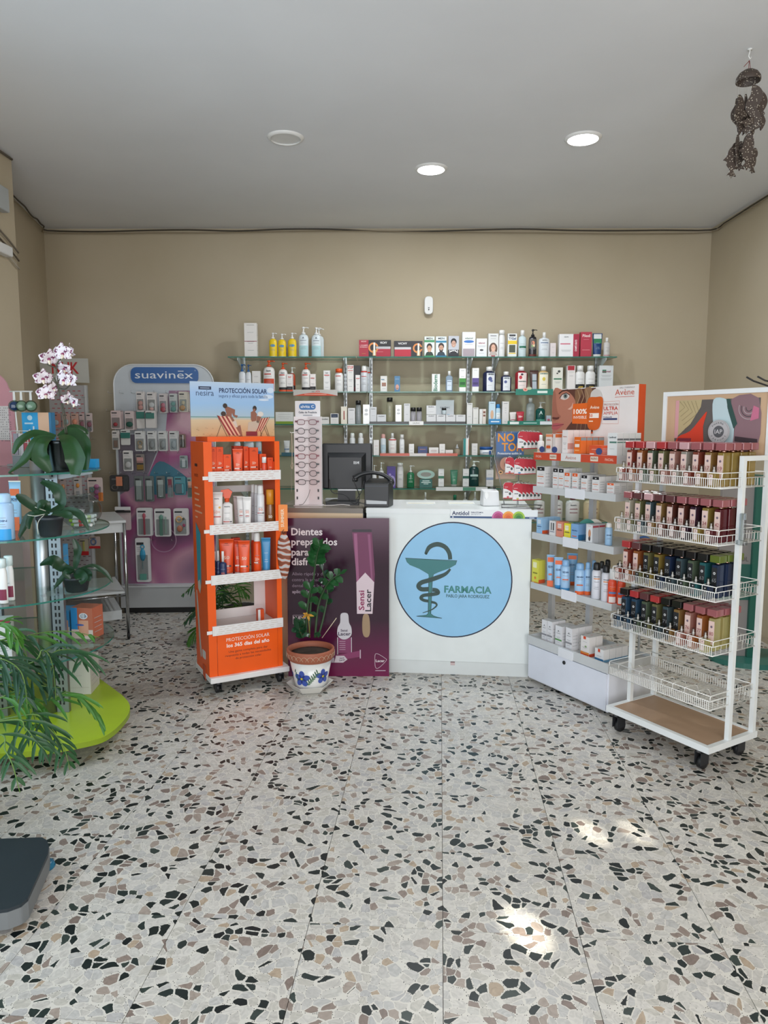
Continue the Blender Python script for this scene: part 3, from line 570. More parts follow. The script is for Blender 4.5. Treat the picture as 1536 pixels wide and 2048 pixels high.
shelf_items(3, [
 ('c', 551, 586, 824, '#d9dbd7', 'wide pale carton display with lime green foot, left of spectacles', {'b': [(0, .22, '#7d9a2b')], 'l': [(.8, .7), (.6, .7), (.45, .5)], 'd': .08}),
 ('c', 642, 658, 834, '#dcdad6', 'low white carton right of the spectacles display', {'t': [('GALÉNIC', .6, .18, TXT, .8)], 'l': []}),
 ('c', 661, 677, 827, '#dad8d5', 'white carton with navy label at its top', {'b': [(.62, .95, '#2c3950', .08, .92)], 'l': [(.75, .5, '#c0c8d4'), (.4, .5)]}),
 ('c', 682, 694, 813, '#e2dccb', 'cream carton with vertical red lettering', {'t': [('', .2, .14, '#9c3a30', 1.6, PI/2)], 'l': []}),
 ('c', 696, 710, 816, '#d5d5d5', 'white-grey carton beside the slim clear bottle', {'t': [('GALÉNIC', .85, .05, TXT, .7)], 'l': [(.3, .5)]}),
 ('b', 711, 722, 801, '#b9c0c2', 'slim clear bottle with black cap between grey cartons', {'k': 'l', 'cap': KB, 'cr': .95, 'ch': .18}),
 ('c', 726, 739, 809, '#f0f0ee', 'bright silver carton with embossed curls, left of pair', {'r': .15, 'o': [(0, .7, .25, .08, '#c9cbcc'), (0, .5, .3, .06, '#c9cbcc')], 'l': []}),
 ('c', 740, 753, 814, '#cdcfd1', 'grey carton standing on the left end of the black tray', {'t': [('GALÉNIC', .84, .05, TXT, .7)], 'z': .02, 'l': [(.4, .5)]}),
 ('c', 754, 772, 829, '#cdcfd1', 'low grey carton left of the tallest black-capped bottle', {'t': [('GALÉNIC', .7, .12, TXT, .7)], 'z': .02, 'l': []}),
 ('b', 773, 786, 795, '#c4c2a8', 'tallest clear bottle with big black cap on tray', {'k': 'l', 'cap': KB, 'cr': .9, 'ch': .17, 'z': .02, 'lc': '#6e7071'}),
 ('c', 791, 803, 810, '#f0f0ee', 'bright silver carton with embossed curls, right of pair', {'r': .15, 'o': [(0, .7, .25, .08, '#c9cbcc'), (0, .5, .3, .06, '#c9cbcc')], 'l': [], 'z': .02}),
 ('c', 808, 820, 807, '#d2d3d4', 'tall grey carton left of the twin clear jars', {'z': .02, 't': [('GALÉNIC', .9, .04, TXT, .7)], 'l': [(.4, .4)]}),
 ('b', 821, 832, 815, '#cfcdd4', 'left one of twin stubby clear bottles with black caps', {'k': 'l', 'cap': KB, 'cr': .98, 'ch': .26, 'z': .02}),
 ('b', 833, 844, 815, '#cfcdd4', 'right one of twin stubby clear bottles with black caps', {'k': 'l', 'cap': KB, 'cr': .98, 'ch': .26, 'z': .02}),
 ('c', 853, 872, 829.5, '#d3d4d5', 'leftmost of four low grey cartons in a row', {'z': .02, 't': [('GALÉNIC', .75, .12, TXT, .6)], 'l': [], 'd': .06}),
 ('c', 873, 891, 829.5, '#d3d4d5', 'second from left of four low grey cartons in a row', {'z': .02, 't': [('GALÉNIC', .75, .12, TXT, .6)], 'l': [], 'd': .06}),
 ('c', 892, 911, 829.5, '#d3d4d5', 'third from left of four low grey cartons in a row', {'z': .02, 't': [('GALÉNIC', .75, .12, TXT, .6)], 'l': [], 'd': .06}),
 ('c', 912, 931, 829.5, '#d3d4d5', 'rightmost of four low grey cartons in a row', {'z': .02, 't': [('GALÉNIC', .75, .12, TXT, .6)], 'l': [], 'd': .06}),
 ('c', 853, 872, 811, '#d3d4d5', 'grey carton stacked on the leftmost low grey carton', {'z': .0805, 't': [('GALÉNIC', .78, .12, TXT, .6)], 'l': [(.3, .5)], 'd': .06}),
 ('j', 884, 893, 816, '#b4c0c4', 'small jar with black lid standing on the low cartons', {'cap': KB, 'z': .0805, 'l': []}),
 ('c', 872, 908, 800, '#a8adb1', 'silver display card behind the small black-lidded jar', {'d': .004, 'y': .065, 'z': .02, 't': [('GALÉNIC', .62, .07, '#4e5459', .55)], 'o': [(.2, .25, .14, .1, '#5f93ab')], 'l': [], 'n': 'display_card', 'cat': 'display card', 'r': .25}),
 ('c', 934, 945, 806, '#d8d8d6', 'tall grey-white carton right of the black tray', {'t': [('GALÉNIC', .92, .04, TXT, .7)], 'l': [(.35, .5)]}),
 ('c', 946, 957, 815, '#dcdbd6', 'shorter grey-white carton second right of the black tray', {'t': [('GALÉNIC', .92, .05, TXT, .7)], 'l': [(.35, .5)]}),
 ('c', 959, 965, 818, '#dfdedb', 'thin white carton beside the brown-picture carton', {'l': [(.7, .5)]}),
 ('c', 965.5, 972, 818, '#dcd2c8', 'thin carton with small brown picture squares', {'b': [(.5, .62, '#7c4a38', .15, .85), (.72, .85, '#7c4a38', .15, .85)], 'l': []}),
 ('c', 978, 991, 803, '#c3dbe8', 'tall light blue carton picturing a foot', {'b': [(.03, .2, '#2f86bd')], 't': [('', .9, .04, TXT, .6)], 'o': [(0, .42, .25, .2, '#d9b394')], 'l': []}),
 ('s', 992, 1002, 808, '#b9d5e4', 'small bottle with bright blue cap beside foot carton', {'cap': '#2379b8', 'b': [(.3, .7, '#e8f1f5')]}),
 ('c', 1005, 1018, 803, '#dcdad8', 'tall slim white carton beside the green base', {'t': [('', .9, .04, TXT, .5)], 'l': [(.7, .2), (.6, .2), (.5, .2), (.1, .3)]}),
 ('t', 1020, 1033, 824, '#dcd5d2', 'short white tube with dark red foot', {'b': [(.35, .4, '#a5323e')], 'cap': '#9c2f3c'}),
 ('t', 1034, 1049, 823, '#b32d3d', 'short red tube marked with white number', {'t': [('50+', .55, .16, '#f1e0e0', .7)], 'cap': '#b32d3d', 'l': []}),
 ('b', 1054, 1071, 796, '#c9d2d2', 'clear micellar bottle with silver cap', {'k': 'l', 'cap': '#cfd4d4', 'cr': .45, 'ch': .16, 'lc': '#5b6d70'}),
 ('p', 1073, 1092, 804, '#1f6f66', 'teal pump bottle with white pump on third shelf', {'k': 'l', 'hb': .72, 'b': [(.05, .3, '#4f9c88')], 't': [('A', .62, .2, '#d7ebe6')], 'l': []}),
 ('c', 1093, 1102, 831, '#a9b3c0', 'small grey-blue carton at right end of third shelf', {'b': [(.3, .6, '#b34a5c', .2, .8)]}),
], G3)
G4 = 'skincare on the fourth wall shelf'
shelf_items(4, [
 ('b', 467, 480, 877, '#c9d3da', 'leftmost pale bottle seen through the orange stand top', {'cr': .9}),
 ('b', 488, 507, 877, '#c9d3da', 'widest pale bottle seen through the orange stand top', {'cr': .9}),
 ('b', 510, 522, 877, '#c3ced6', 'rightmost pale bottle seen through the orange stand top', {'cr': .9, 'b': [(.0, .3, '#3a6f9c')]}),
 ('t', 567, 579, 881, '#d3d6d6', 'small white tube with blue stripe behind hanging cord', {'b': [(.4, .46, '#3a6f9c')], 'cap': '#cfd3d5'}),
 ('s', 699, 710, 866, '#cfd2d3', 'white mist can above the monitor, left', {}),
 ('s', 716, 727, 866, '#cfd2d3', 'white mist can above the monitor, right', {'b': [(.05, .45, '#e6e6e4')]}),
 ('c', 747, 758, 880, '#dedcd9', 'slim white carton left of pink-capped foam bottle', {'l': [(.6, .6, '#b55a5a'), (.4, .4)]}),
 ('s', 761, 772, 868, '#c9d2d6', 'foam bottle with pale pink cap', {'cap': '#d9a39c', 'b': [(.2, .6, '#b4cbd6')]}),
 ('b', 777, 793, 866, '#e0dfdc', 'white tapered bottle with red band at shoulder', {'b': [(.86, .92, '#b8383c')], 'cr': .35, 'ch': .22, 'lc': '#b98080'}),
 ('b', 799, 809, 869, '#dfe1e1', 'slim white bottle with white cap on coral strip', {'cr': .75}),
 ('c', 818, 828, 888, '#e5e4e2', 'small white carton left of the blue box on the coral strip', {}),
 ('c', 836, 855, 893, '#2c3f72', 'dark blue carton on the coral strip', {'t': [('', .6, .16, '#c98a70', .8)], 'l': [(.3, .7, '#b98a80')], 's': []}),
 ('c', 858, 877, 895, '#e0ddda', 'low white carton right of the dark blue one', {'t': [('', .5, .2, '#a88a84', .7)]}),
 ('c', 879, 890, 888, '#e4e2de', 'taller white carton beside low cartons on coral strip', {}),
 ('c', 891, 906, 900, '#dcd6d2', 'lowest white carton on coral strip', {'l': [(.5, .6, '#a06060')]}),
 ('r', 909, 921, 889, '#c8b8a0', 'small serum flask with golden base and silver dropper', {'cap': '#a9adb0', 'k': 'l', 'l': []}),
 ('c', 927, 938, 877, '#e2e4e0', 'white and teal carton standing turned on the fourth shelf', {'b': [(0, 1, '#2f8a86', 0, .45), (.0, .98, '#d98f78', .9, 1)], 'l': []}),
 ('c', 944, 955, 887, '#dddbd9', 'small white carton beside the teal-edged carton', {}),
 ('j', 961, 987, 894, '#dfe3e6', 'white tub with broad blue lid', {'cap': '#24569c', 'b': [(.1, .8, '#2f5ea8', .65, .85)], 't': [('', .35, .25, '#3a5f8c', .4)]}),
], G4)
G5 = 'toiletries on the lowest wall shelf'
shelf_items(5, [
 ('p', 744, 753, 930, '#d8dadb', 'left white pump bottle behind the telephone handset', {}),
 ('p', 757, 768, 925, '#d8dadb', 'right white pump bottle behind the telephone handset', {}),
 ('c', 774, 791, 933, '#4b3a8c', 'purple carton with lilac swirl', {'o': [(.1, .3, .4, .28, '#9c8fc4'), (-.15, .62, .15, .06, '#9c8fc4')], 'l': []}),
 ('b', 794, 807, 926, '#d6d6d5', 'tall slim white bottle with broad cap beside purple carton', {'cr': .85, 'ch': .12}),
 ('p', 814, 829, 931, '#1f6a45', 'green pump bottle with white pump', {'nz': 1, 'lc': '#cfe3d6', 'r': .2}),
 ('c', 877, 888, 938, '#dcdedd', 'white carton with green stripe on white banner', {'b': [(.45, .6, '#3f7d63')], 'z': .012}),
 ('t', 901, 916, 940, '#3f7f63', 'sage green tube standing beside green-stripe cartons', {'cap': '#d8dad9', 'lc': '#cfe3d6', 'z': .012}),
 ('c', 926, 938, 938, '#dcdedd', 'white carton with dark green stripe touching the dark pump bottle', {'b': [(.45, .6, '#1f5c4c')], 'z': .012}),
 ('p', 939, 959, 922, '#173c3a', 'large dark green pump bottle with white pump', {'lc': '#9fc4bd', 'hb': .78, 'b': [(.5, .6, '#b9d2cd', .1, .9)], 'z': .012, 'r': .2}),
 ('c', 973, 987, 940, '#dadada', 'white carton with pale blue stripe at right end of lowest shelf', {'b': [(.4, .55, '#93a6c4')], 'z': .012}),
], G5)
RC = {'cap': '#7c1826', 'cr': .4, 'ch': .2, 'b': [(.55, .58, '#7c2235', .25, .8), (.38, .41, '#7c2235', .25, .8)], 't': [('Eucerin', .72, .06, TXT, .4)], 'l': [], 'd': .07}
shelf_items(6, [
 ('b', 1070, 1092, 989, '#dcdcda', 'big white bottle with dark red cap, partly behind the red earplug packs', RC),
 ('b', 1105, 1128, 989, '#dcdcda', 'big white bottle with dark red cap, beside the grey rack post', RC),
 ('b', 1134, 1162, 989, '#dededc', 'big white bottle with dark red cap, in the middle of the four', RC),
 ('b', 1170, 1203, 989, '#cdbb96', 'big golden-cream bottle with dark red cap', dict(RC, d=.08)),
 ('b', 847, 855, 985, '#cdd0d0', 'small clear-capped bottle peeping over counter near its middle', {}),
 ('b', 906, 914, 990, '#1f7a5a', 'small bottle with green cap peeping over the counter', {'cap': '#1f7a5a', 'cr': .8}),
 ('b', 926, 935, 985, '#cdd0d0', 'small white bottle peeping over the counter right of the green cap', {}),
 ('b', 946, 955, 984, '#cdd0d0', 'small white bottle peeping over counter beside the white dispenser', {}),
], 'bottles on the wall shelf below counter height')
# shelf-edge banners, trays, display signs
def banner(u0, u1, v0, v1, col, lb, y=6.092, fn=None, name='shelf_banner', cat='banner', n=None, d=.004):
    a = at(u0, v1, y); b = at(u1, v0, y); w = b.x-a.x; h = b.z-a.z
    o = MB().box(-w/2, w/2, 0, d, 0, h, M(col, .4)).build(name, loc=((a.x+b.x)/2, y-d-.001, a.z)); tag(o, lb, cat)
    if fn: m = MB(); fn(m, w, h); m.build('print', o)
    return o
def f1(m, w, h):
    m.poly([(-w/2, 0), (w/2, 0)]+[(w/2-w*i/20, h*.5*math.sin(PI*i/20)) for i in range(1, 20)], '#cc4a2c', -.0006)
    m.text('leti', -w*.08, h*.58, h*.28, '#5c5750', -.0008, al='l'); m.text('AT4', w*.0, h*.58, h*.28, '#c0392b', -.0008, al='l', bold=True); m.rect(-w*.25, w*.25, h*.2, h*.27, '#f0c9b8', -.0009)
banner(587, 675, 779.5, 791.5, '#b9b6b0', 'grey shelf banner with red arc above the spectacles display', fn=f1)
def f2(m, w, h):
    m.rect(w*.08, w*.35, h*.3, h*.7, '#dce6e0', -.0006); m.oval(-w*.24, h*.9, .02, .014, '#e2a08e', -.0006); m.oval(-w*.24, h*.9, .008, .006, '#c4504a', -.0008); m.oval(-w*.14, h*1.1, .022, .012, '#b9c4a8', -.0007)
banner(1031, 1106, 778, 790, '#1f7a68', 'teal green shelf banner under the berry and golden shampoo bottles', fn=f2)
banner(1015, 1105, 842, 850, '#1f7a68', 'teal green shelf banner under the clear micellar bottle', fn=lambda m, w, h: (m.rect(-w*.45, -w*.25, h*.2, h*.8, '#e6ebe8', -.0006), m.rect(w*.22, w*.5, h*.1, h*.9, '#dfe3e8', -.0006), m.rect(-w*.15, w*.15, h*.4, h*.6, '#bfe0d6', -.0008)))
banner(978, 1002, 838, 848.5, '#2f86bd', 'small blue shelf strip below the foot carton', fn=lambda m, w, h: m.rect(-w*.35, w*.35, h*.4, h*.6, '#eaf3f8', -.0006))
o = banner(739, 932, 843.5, 848, '#121212', 'long black presentation tray on the third shelf', y=6.10, name='tray', cat='tray')
o.scale = (1, 1, 1); tr = MB(); a = at(739, 846, 6.1); b2 = at(932, 846, 6.1); tr.box(a.x, b2.x, 6.13, 6.24, ZS[3]+.0005, ZS[3]+.0195, M('#121212', .3)); bpy.data.objects.remove(o)
tag(tr.build('tray'), 'long black presentation tray on the third shelf', 'tray')
banner(818, 847, 842.5, 850, '#e1e1df', 'white name plate in the middle of the black tray edge', fn=lambda m, w, h: m.text('GALÉNIC', 0, h*.35, h*.35, '#2b2b2b', -.0006, w=w*.5), name='name_plate', cat='sign')
banner(760, 915, 906.5, 912, '#c4604e', 'coral strip along the fourth shelf edge', fn=lambda m, w, h: m.rect(-w*.12, w*.1, 0, h, '#d3cfcb', -.0006))
banner(872, 975, 974, 981.5, '#d6d9d8', 'white strip with green tag along the lowest shelf', fn=lambda m, w, h: m.rect(w*.02, w*.27, h*.05, h*.95, '#4f8a70', -.0006))
banner(563, 590, 905, 912, '#2f5f6c', 'short teal strip under the small tube left of spectacles')
def stand_oval():
    p = at(852, 977, 6.16); t = thing('oval_display', 'oval product sign on dark green block on lowest shelf', 'sign', (p.x, 6.17, ZS[5]+.001))
    MB().box(-.053, .053, 0, .05, 0, .072, M('#1f6058', .4)).build('block', t)
    b = MB(); b.slab([(.076*math.cos(2*PI*i/28), .112+.038*math.sin(2*PI*i/28)) for i in range(28)], .02, .026, '#a9c9bf'); b.build('oval_plate', t)
    m = MB(); m.oval(0, .112, .045, .02, '#9a9c94', .0194); m.rect(-.03, .03, .055, .062, '#cfe4dd', -.0008); m.rect(-.04, .04, .042, .049, '#cfe4dd', -.0008); m.rect(-.02, .02, .03, .035, '#cfe4dd', -.0008); m.build('print', t)
stand_oval()
# ------------------------------------------------------------------ service counter
CF = Fr(.054, 4.46, -6.3)                    # front of the white counter
def counter():
    t = thing('counter', 'white shop counter with a large round blue emblem', 'counter', CF.p(0, 0, 0), CF.a)
    L_ = .85; mw = M('#dfe5e4', .35)
    LL = -.168; MB().box(LL, L_, .03, .06, .086, 1.0545-.03, mw).build('front_panel', t)
    MB().box(LL, LL+.02, .06, .56, 0, 1.0245, mw).build('side_panel', t); MB().box(L_-.02, L_, .06, .56, 0, 1.0245, mw).build('side_panel', t)
    MB().box(LL, L_, .034, .056, 0, .084, M('#d4d9d8', .4)).build('plinth', t)
    MB().box(LL-.002, L_+.002, .026, .60, 1.0247, 1.055, M('#dfe4e4', .25)).build('countertop', t)
    m = MB(); m.rect(L_*.43, L_*.43+.028, .060, .082, '#c9b3b3', .0335); m.rect(L_*.43, L_*.43+.028, .078, .084, '#6a4a50', .0333); m.build('small_sticker', t)
    # emblem: disc, cup and serpent
    c = (.375, .609); R = .3675; e = MB(); e.oval(c[0], c[1], R, R, '#17203a', .0293, 72); e.oval(c[0], c[1], R-.008, R-.008, '#8fc3e6', .0290, 72); e.build('emblem_disc', t)
    sx = R*2/1076.; q = lambda x, y: (c[0]+(x-636)*sx, c[1]-(y-822)*sx)   # emblem drawing units
    TE = '#3c7a7c'; DK = '#2e4744'; LN = '#16302e'
    g = MB()
    cup = [q(*p) for p in ((204, 628), (668, 642), (655, 680), (600, 712), (500, 750), (462, 768), (452, 800), (418, 800), (412, 768), (330, 722), (245, 690), (218, 665))]
    cc = (sum(p[0] for p in cup)/len(cup), sum(p[1] for p in cup)/len(cup))
    g.poly([(cc[0]+(p[0]-cc[0])*1.02, cc[1]+(p[1]-cc[1])*1.05) for p in cup], LN, .0284); g.poly(cup, TE, .0281)
    stem = [q(*p) for p in ((416, 800), (450, 800), (443, 1000), (437, 1140), (462, 1160), (540, 1180), (306, 1168), (395, 1155), (412, 1140), (414, 1000))]
    g.poly(stem, TE, .0281); g.stroke([q(416, 800), q(412, 1140), q(395, 1155), q(306, 1168), q(540, 1180), q(462, 1160), q(437, 1140), q(450, 800)], .003, LN, .0279); g.build('emblem_cup', t)
    s = MB()
    pts = spline([(385, 585), (420, 520), (490, 492), (560, 515), (600, 570), (610, 630)], 6, False); ws = [.030, .05, .054, .05, .047, .044]
    n = len(pts); W_ = [1.0*(ws[min(int(i/n*5), 4)]*(1-(i/n*5) % 1)+ws[min(int(i/n*5)+1, 5)]*((i/n*5) % 1))*.55 for i in range(n)]
    s.stroke([q(*p) for p in pts], W_, DK, .0284)
    s.oval(*q(390, 578), .0085, .0085, DK, .0284)
    pts = spline([(612, 718), (560, 770), (440, 820), (350, 850), (322, 885), (350, 912), (415, 910)], 6, False); n = len(pts)
    s.stroke([q(*p) for p in pts], [.012+.016*min(1, i/n*4) for i in range(n)], DK, .0277)
    pts = spline([(450, 915), (490, 920), (500, 945), (440, 960), (370, 970), (345, 995), (370, 1015), (412, 1022)], 6, False)
    s.stroke([q(*p) for p in pts], [.026-.008*i/len(pts) for i in range(len(pts))], DK, .0276)
    pts = spline([(440, 1030), (480, 1040), (488, 1065), (440, 1105), (362, 1134)], 6, False)
    s.stroke([q(*p) for p in pts], [.017-.014*i/len(pts) for i in range(len(pts))], DK, .0276); s.build('emblem_serpent', t)
    l = MB()
    x, z = q(773, 935)
    for y, col, k in ((.0284, '#1b4f52', 1.02), (.028, '#3f8a86', 1)): l.text('FARMACIA', x, z-.001, .041*k, col, y, w=.287*k, bold=.012 if k == 1 else .03)
    x, z = q(773, 982); l.text('PABLO JARA RODRIGUEZ', x, z, .02, '#2b5a5a', .028, w=.268, bold=.012); l.build('emblem_lettering', t)
    # wood section on the left with the darker top
    F = Fr(-.78, 4.60, -5.5); t2 = thing('counter_section', 'wood-coloured counter section with grey top, behind the burgundy poster', 'counter', F.p(0, 0, 0), F.a)
    mwd = M('#dcc4a2', .45); MB().box(.09, .65, .002, .55, 0, 1.018, mwd).build('body', t2); MB().box(.09, .65, .0, .6, 1.0185, 1.049, M('#7f786f', .25)).build('countertop', t2)
    MB().box(.6505, .657, .0, .5, 0, 1.02, M('#1b1b1c', .4)).build('end_strip', t2)
counter()
def antidol():
    t = thing('paracetamol_banner', 'white edge banner with pink, orange and green circles on the counter', 'banner', CF.p(.355, .0235, 1.0), CF.a)
    t.name = 'edge_banner'; w = .53; h = .056; MB().box(0, w, -.004, 0, 0, h, '#e9edef').build('strip', t)
    m = MB(); m.rect(0, w, .002, .014, '#33507c', -.0045); m.text('Antidol', .01, .021, .024, '#23315c', -.0048, w=.105, al='l', bold=True); m.oval(.016, .008, .005, .004, '#dfe6ee', -.0050, 10)
    m.text('PARACETAMOL', .127, .034, .008, '#23315c', -.0048, w=.075, al='l', bold=True); m.text('SIN RECETA', .127, .022, .008, '#6a7488', -.0048, w=.06, al='l')
    for i, (c1, c2, c3) in enumerate([('#c86aa0', '#b33b78', '#9c2f66'), ('#efa245', '#e8792f', '#d9622a'), ('#a3c744', '#5f9a35', '#2f7a3c')]):
        cx = .292+i*.062
        for k, (r, c) in enumerate(((.038, c1), (.028, c2), (.016, c3))):
            P = [(cx+r*math.cos(PI*j/24), .004+min(r*1.15*math.sin(PI*j/24), .049)) for j in range(25)]; m.poly(P, c, -.0051-.0002*k-.00001*i)
    m.rect(.48, .51, .006, .010, '#c9d6e2', -.0050); m.build('print', t)
antidol()
# ------------------------------------------------------------------ burgundy poster board
def gradmat(name, stops, axis=2, r=.25, noise=0):
    m, nt, b, N, L = newmat(name); tc = N('ShaderNodeTexCoord'); sp = N('ShaderNodeSeparateXYZ'); L(tc.outputs['Generated'], sp.inputs[0])
    cr = N('ShaderNodeValToRGB'); e = cr.color_ramp.elements; e[0].position = stops[0][0]; e[0].color = lin(stops[0][1]); e[1].position = stops[1][0]; e[1].color = lin(stops[1][1])
    for p, h in stops[2:]: q = e.new(p); q.color = lin(h)
    src = sp.outputs[axis]
    if noise:
        no = N('ShaderNodeTexNoise'); no.inputs['Scale'].default_value = 2.2; no.inputs['Detail'].default_value = 2; no.inputs['Distortion'].default_value = 1.5; L(tc.outputs['Generated'], no.inputs['Vector'])
        ma = N('ShaderNodeMath'); ma.operation = 'MULTIPLY_ADD'; ma.inputs[1].default_value = noise; L(no.outputs[0], ma.inputs[0]); L(src, ma.inputs[2]); src = ma.outputs[0]
        m2 = N('ShaderNodeMath'); m2.operation = 'SUBTRACT'; m2.inputs[1].default_value = noise/2; L(src, m2.inputs[0]); src = m2.outputs[0]
    L(src, cr.inputs[0]); L(cr.outputs[0], b.inputs['Base Color']); b.inputs['Roughness'].default_value = r; return m
def poster():
    t = thing('poster_board', 'tall burgundy toothpaste poster board leaning against the counter', 'poster', (-.602, 4.418, 0), 0, None, math.radians(-1.5))
    w = .634; h = 1.0; mp = gradmat('burgundy_print', [(0, '#6e1546'), (.2, '#54163a'), (.36, '#2e1024'), (.7, '#2a1022'), (1, '#4a1a38')], 2, .18); mp.node_tree.nodes['Principled BSDF'].inputs['Specular IOR Level'].default_value = .3
    MB().box(0, w, 0, .012, 0, h, mp).build('board', t)
    m = MB()
    for s, z in (('Dientes', .895), ('preparados', .832), ('para', .768), ('disfrutar', .708)): m.text(s, .028, z, .044, '#ded3d6', -.001, al='l', bold=True)
    m.build('headline', t); m = MB()
    for s, z in (('Alivio rápido y duradero', .643), ('contra la sensibilidad', .606), ('dental desde la primera', .569)): m.text(s, .03, z, .02, '#8d7a8a', -.001, al='l')
    m.text('aplicación', .03, .531, .02, '#a898a6', -.001, al='l', bold=True); m.build('small_text', t)
    m = MB(); m.poly([(.405, .93), (.525, .93), (.525, .915), (.405, .915)], '#2a1f2b', -.0008)
    m.poly([(.405, .912), (.527, .912), (.545, .65), (.53, .40), (.435, .40), (.43, .65)], '#6d2a52', -.0008)
    m.poly([(.415, .905), (.435, .905), (.452, .5), (.436, .5)], '#98567c', -.0010); m.poly([(.5, .9), (.517, .9), (.532, .6), (.523, .6)], '#8a4a70', -.0010)
    m.poly([(.433, .40), (.530, .40), (.541, .60), (.485, .66), (.43, .60)], '#d6c4cc', -.0012)
    m.poly(spline([(.472, .39), (.506, .39), (.515, .30), (.505, .255), (.478, .255), (.466, .30)], 4), '#9c8264', -.0007); m.build('tube_picture', t)
    m = MB(); m.text('Sensi', .478, .485, .034, '#8c2355', -.0014, rot=PI/2, w=.125, bold=True); m.text('Lacer', .521, .485, .036, '#2c2430', -.0014, rot=PI/2, w=.14, bold=True)
    m.text('Sensi', .352, .287, .015, '#3a2c44', -.0014, bold=True); m.text('Lacer', .354, .262, .022, '#3a2c44', -.0015, w=.078, bold=True); m.text('Sensi', .338, .113, .010, '#3a2c44', -.0016, rot=.15, bold=True); m.text('Lacer', .34, .1, .012, '#3a2c44', -.0016, rot=.15, bold=True)
    m.rect(.032, .118, .335, .337, '#cbbac4', -.001); m.rect(.032, .118, .39, .392, '#cbbac4', -.001); m.rect(.032, .034, .335, .392, '#cbbac4', -.001); m.rect(.116, .118, .335, .392, '#cbbac4', -.001)
    m.text('NUEVA', .075, .366, .018, '#dccfd6', -.001, bold=True); m.text('FÓRMULA', .075, .343, .014, '#dccfd6', -.001, w=.07, bold=True); m.build('product_lettering', t)
    m = MB(); m.poly(spline([(.333, .4), (.375, .4), (.383, .345), (.398, .31), (.395, .26), (.352, .235), (.312, .26), (.312, .31), (.328, .345)], 4), '#c9c6cc', -.0009)
    m.poly([(.312, .25), (.352, .232), (.396, .25), (.4, .15), (.31, .15)], '#7c2f5c', -.0009)
    for x in (.311, .398): m.rect(x-.002, x+.002, .14, .25, '#c9c6cc', -.0011)
    for i in range(5): m.rect(.322, .36, .222-.013*i, .226-.013*i, '#b792a8', -.0012)
    m.poly([(.3, .10), (.45, .125), (.452, .165), (.3, .135)], '#822f5e', -.0013); m.rect(.45, .456, .115, .17, '#c9b9c4', -.0013)
    m.poly([(.29, .088), (.345, .088), (.372, .108), (.352, .132), (.3, .132)], '#cfc3cb', -.0014); m.rect(.27, .29, .088, .12, '#a79aa6', -.0012); m.build('bottle_picture', t)
    m = MB(); P = spline([(.545, .13), (.56, .145), (.61, .115), (.615, .1), (.57, .055), (.548, .06)], 5); m.stroke(P+[P[0]], .0025, '#cfb9c6', -.001); m.text('Lacer', .578, .092, .016, '#e6dbe1', -.001, w=.056, bold=True); m.rect(.547, .612, .034, .039, '#b9a3b2', -.001); m.build('logo', t)
poster()
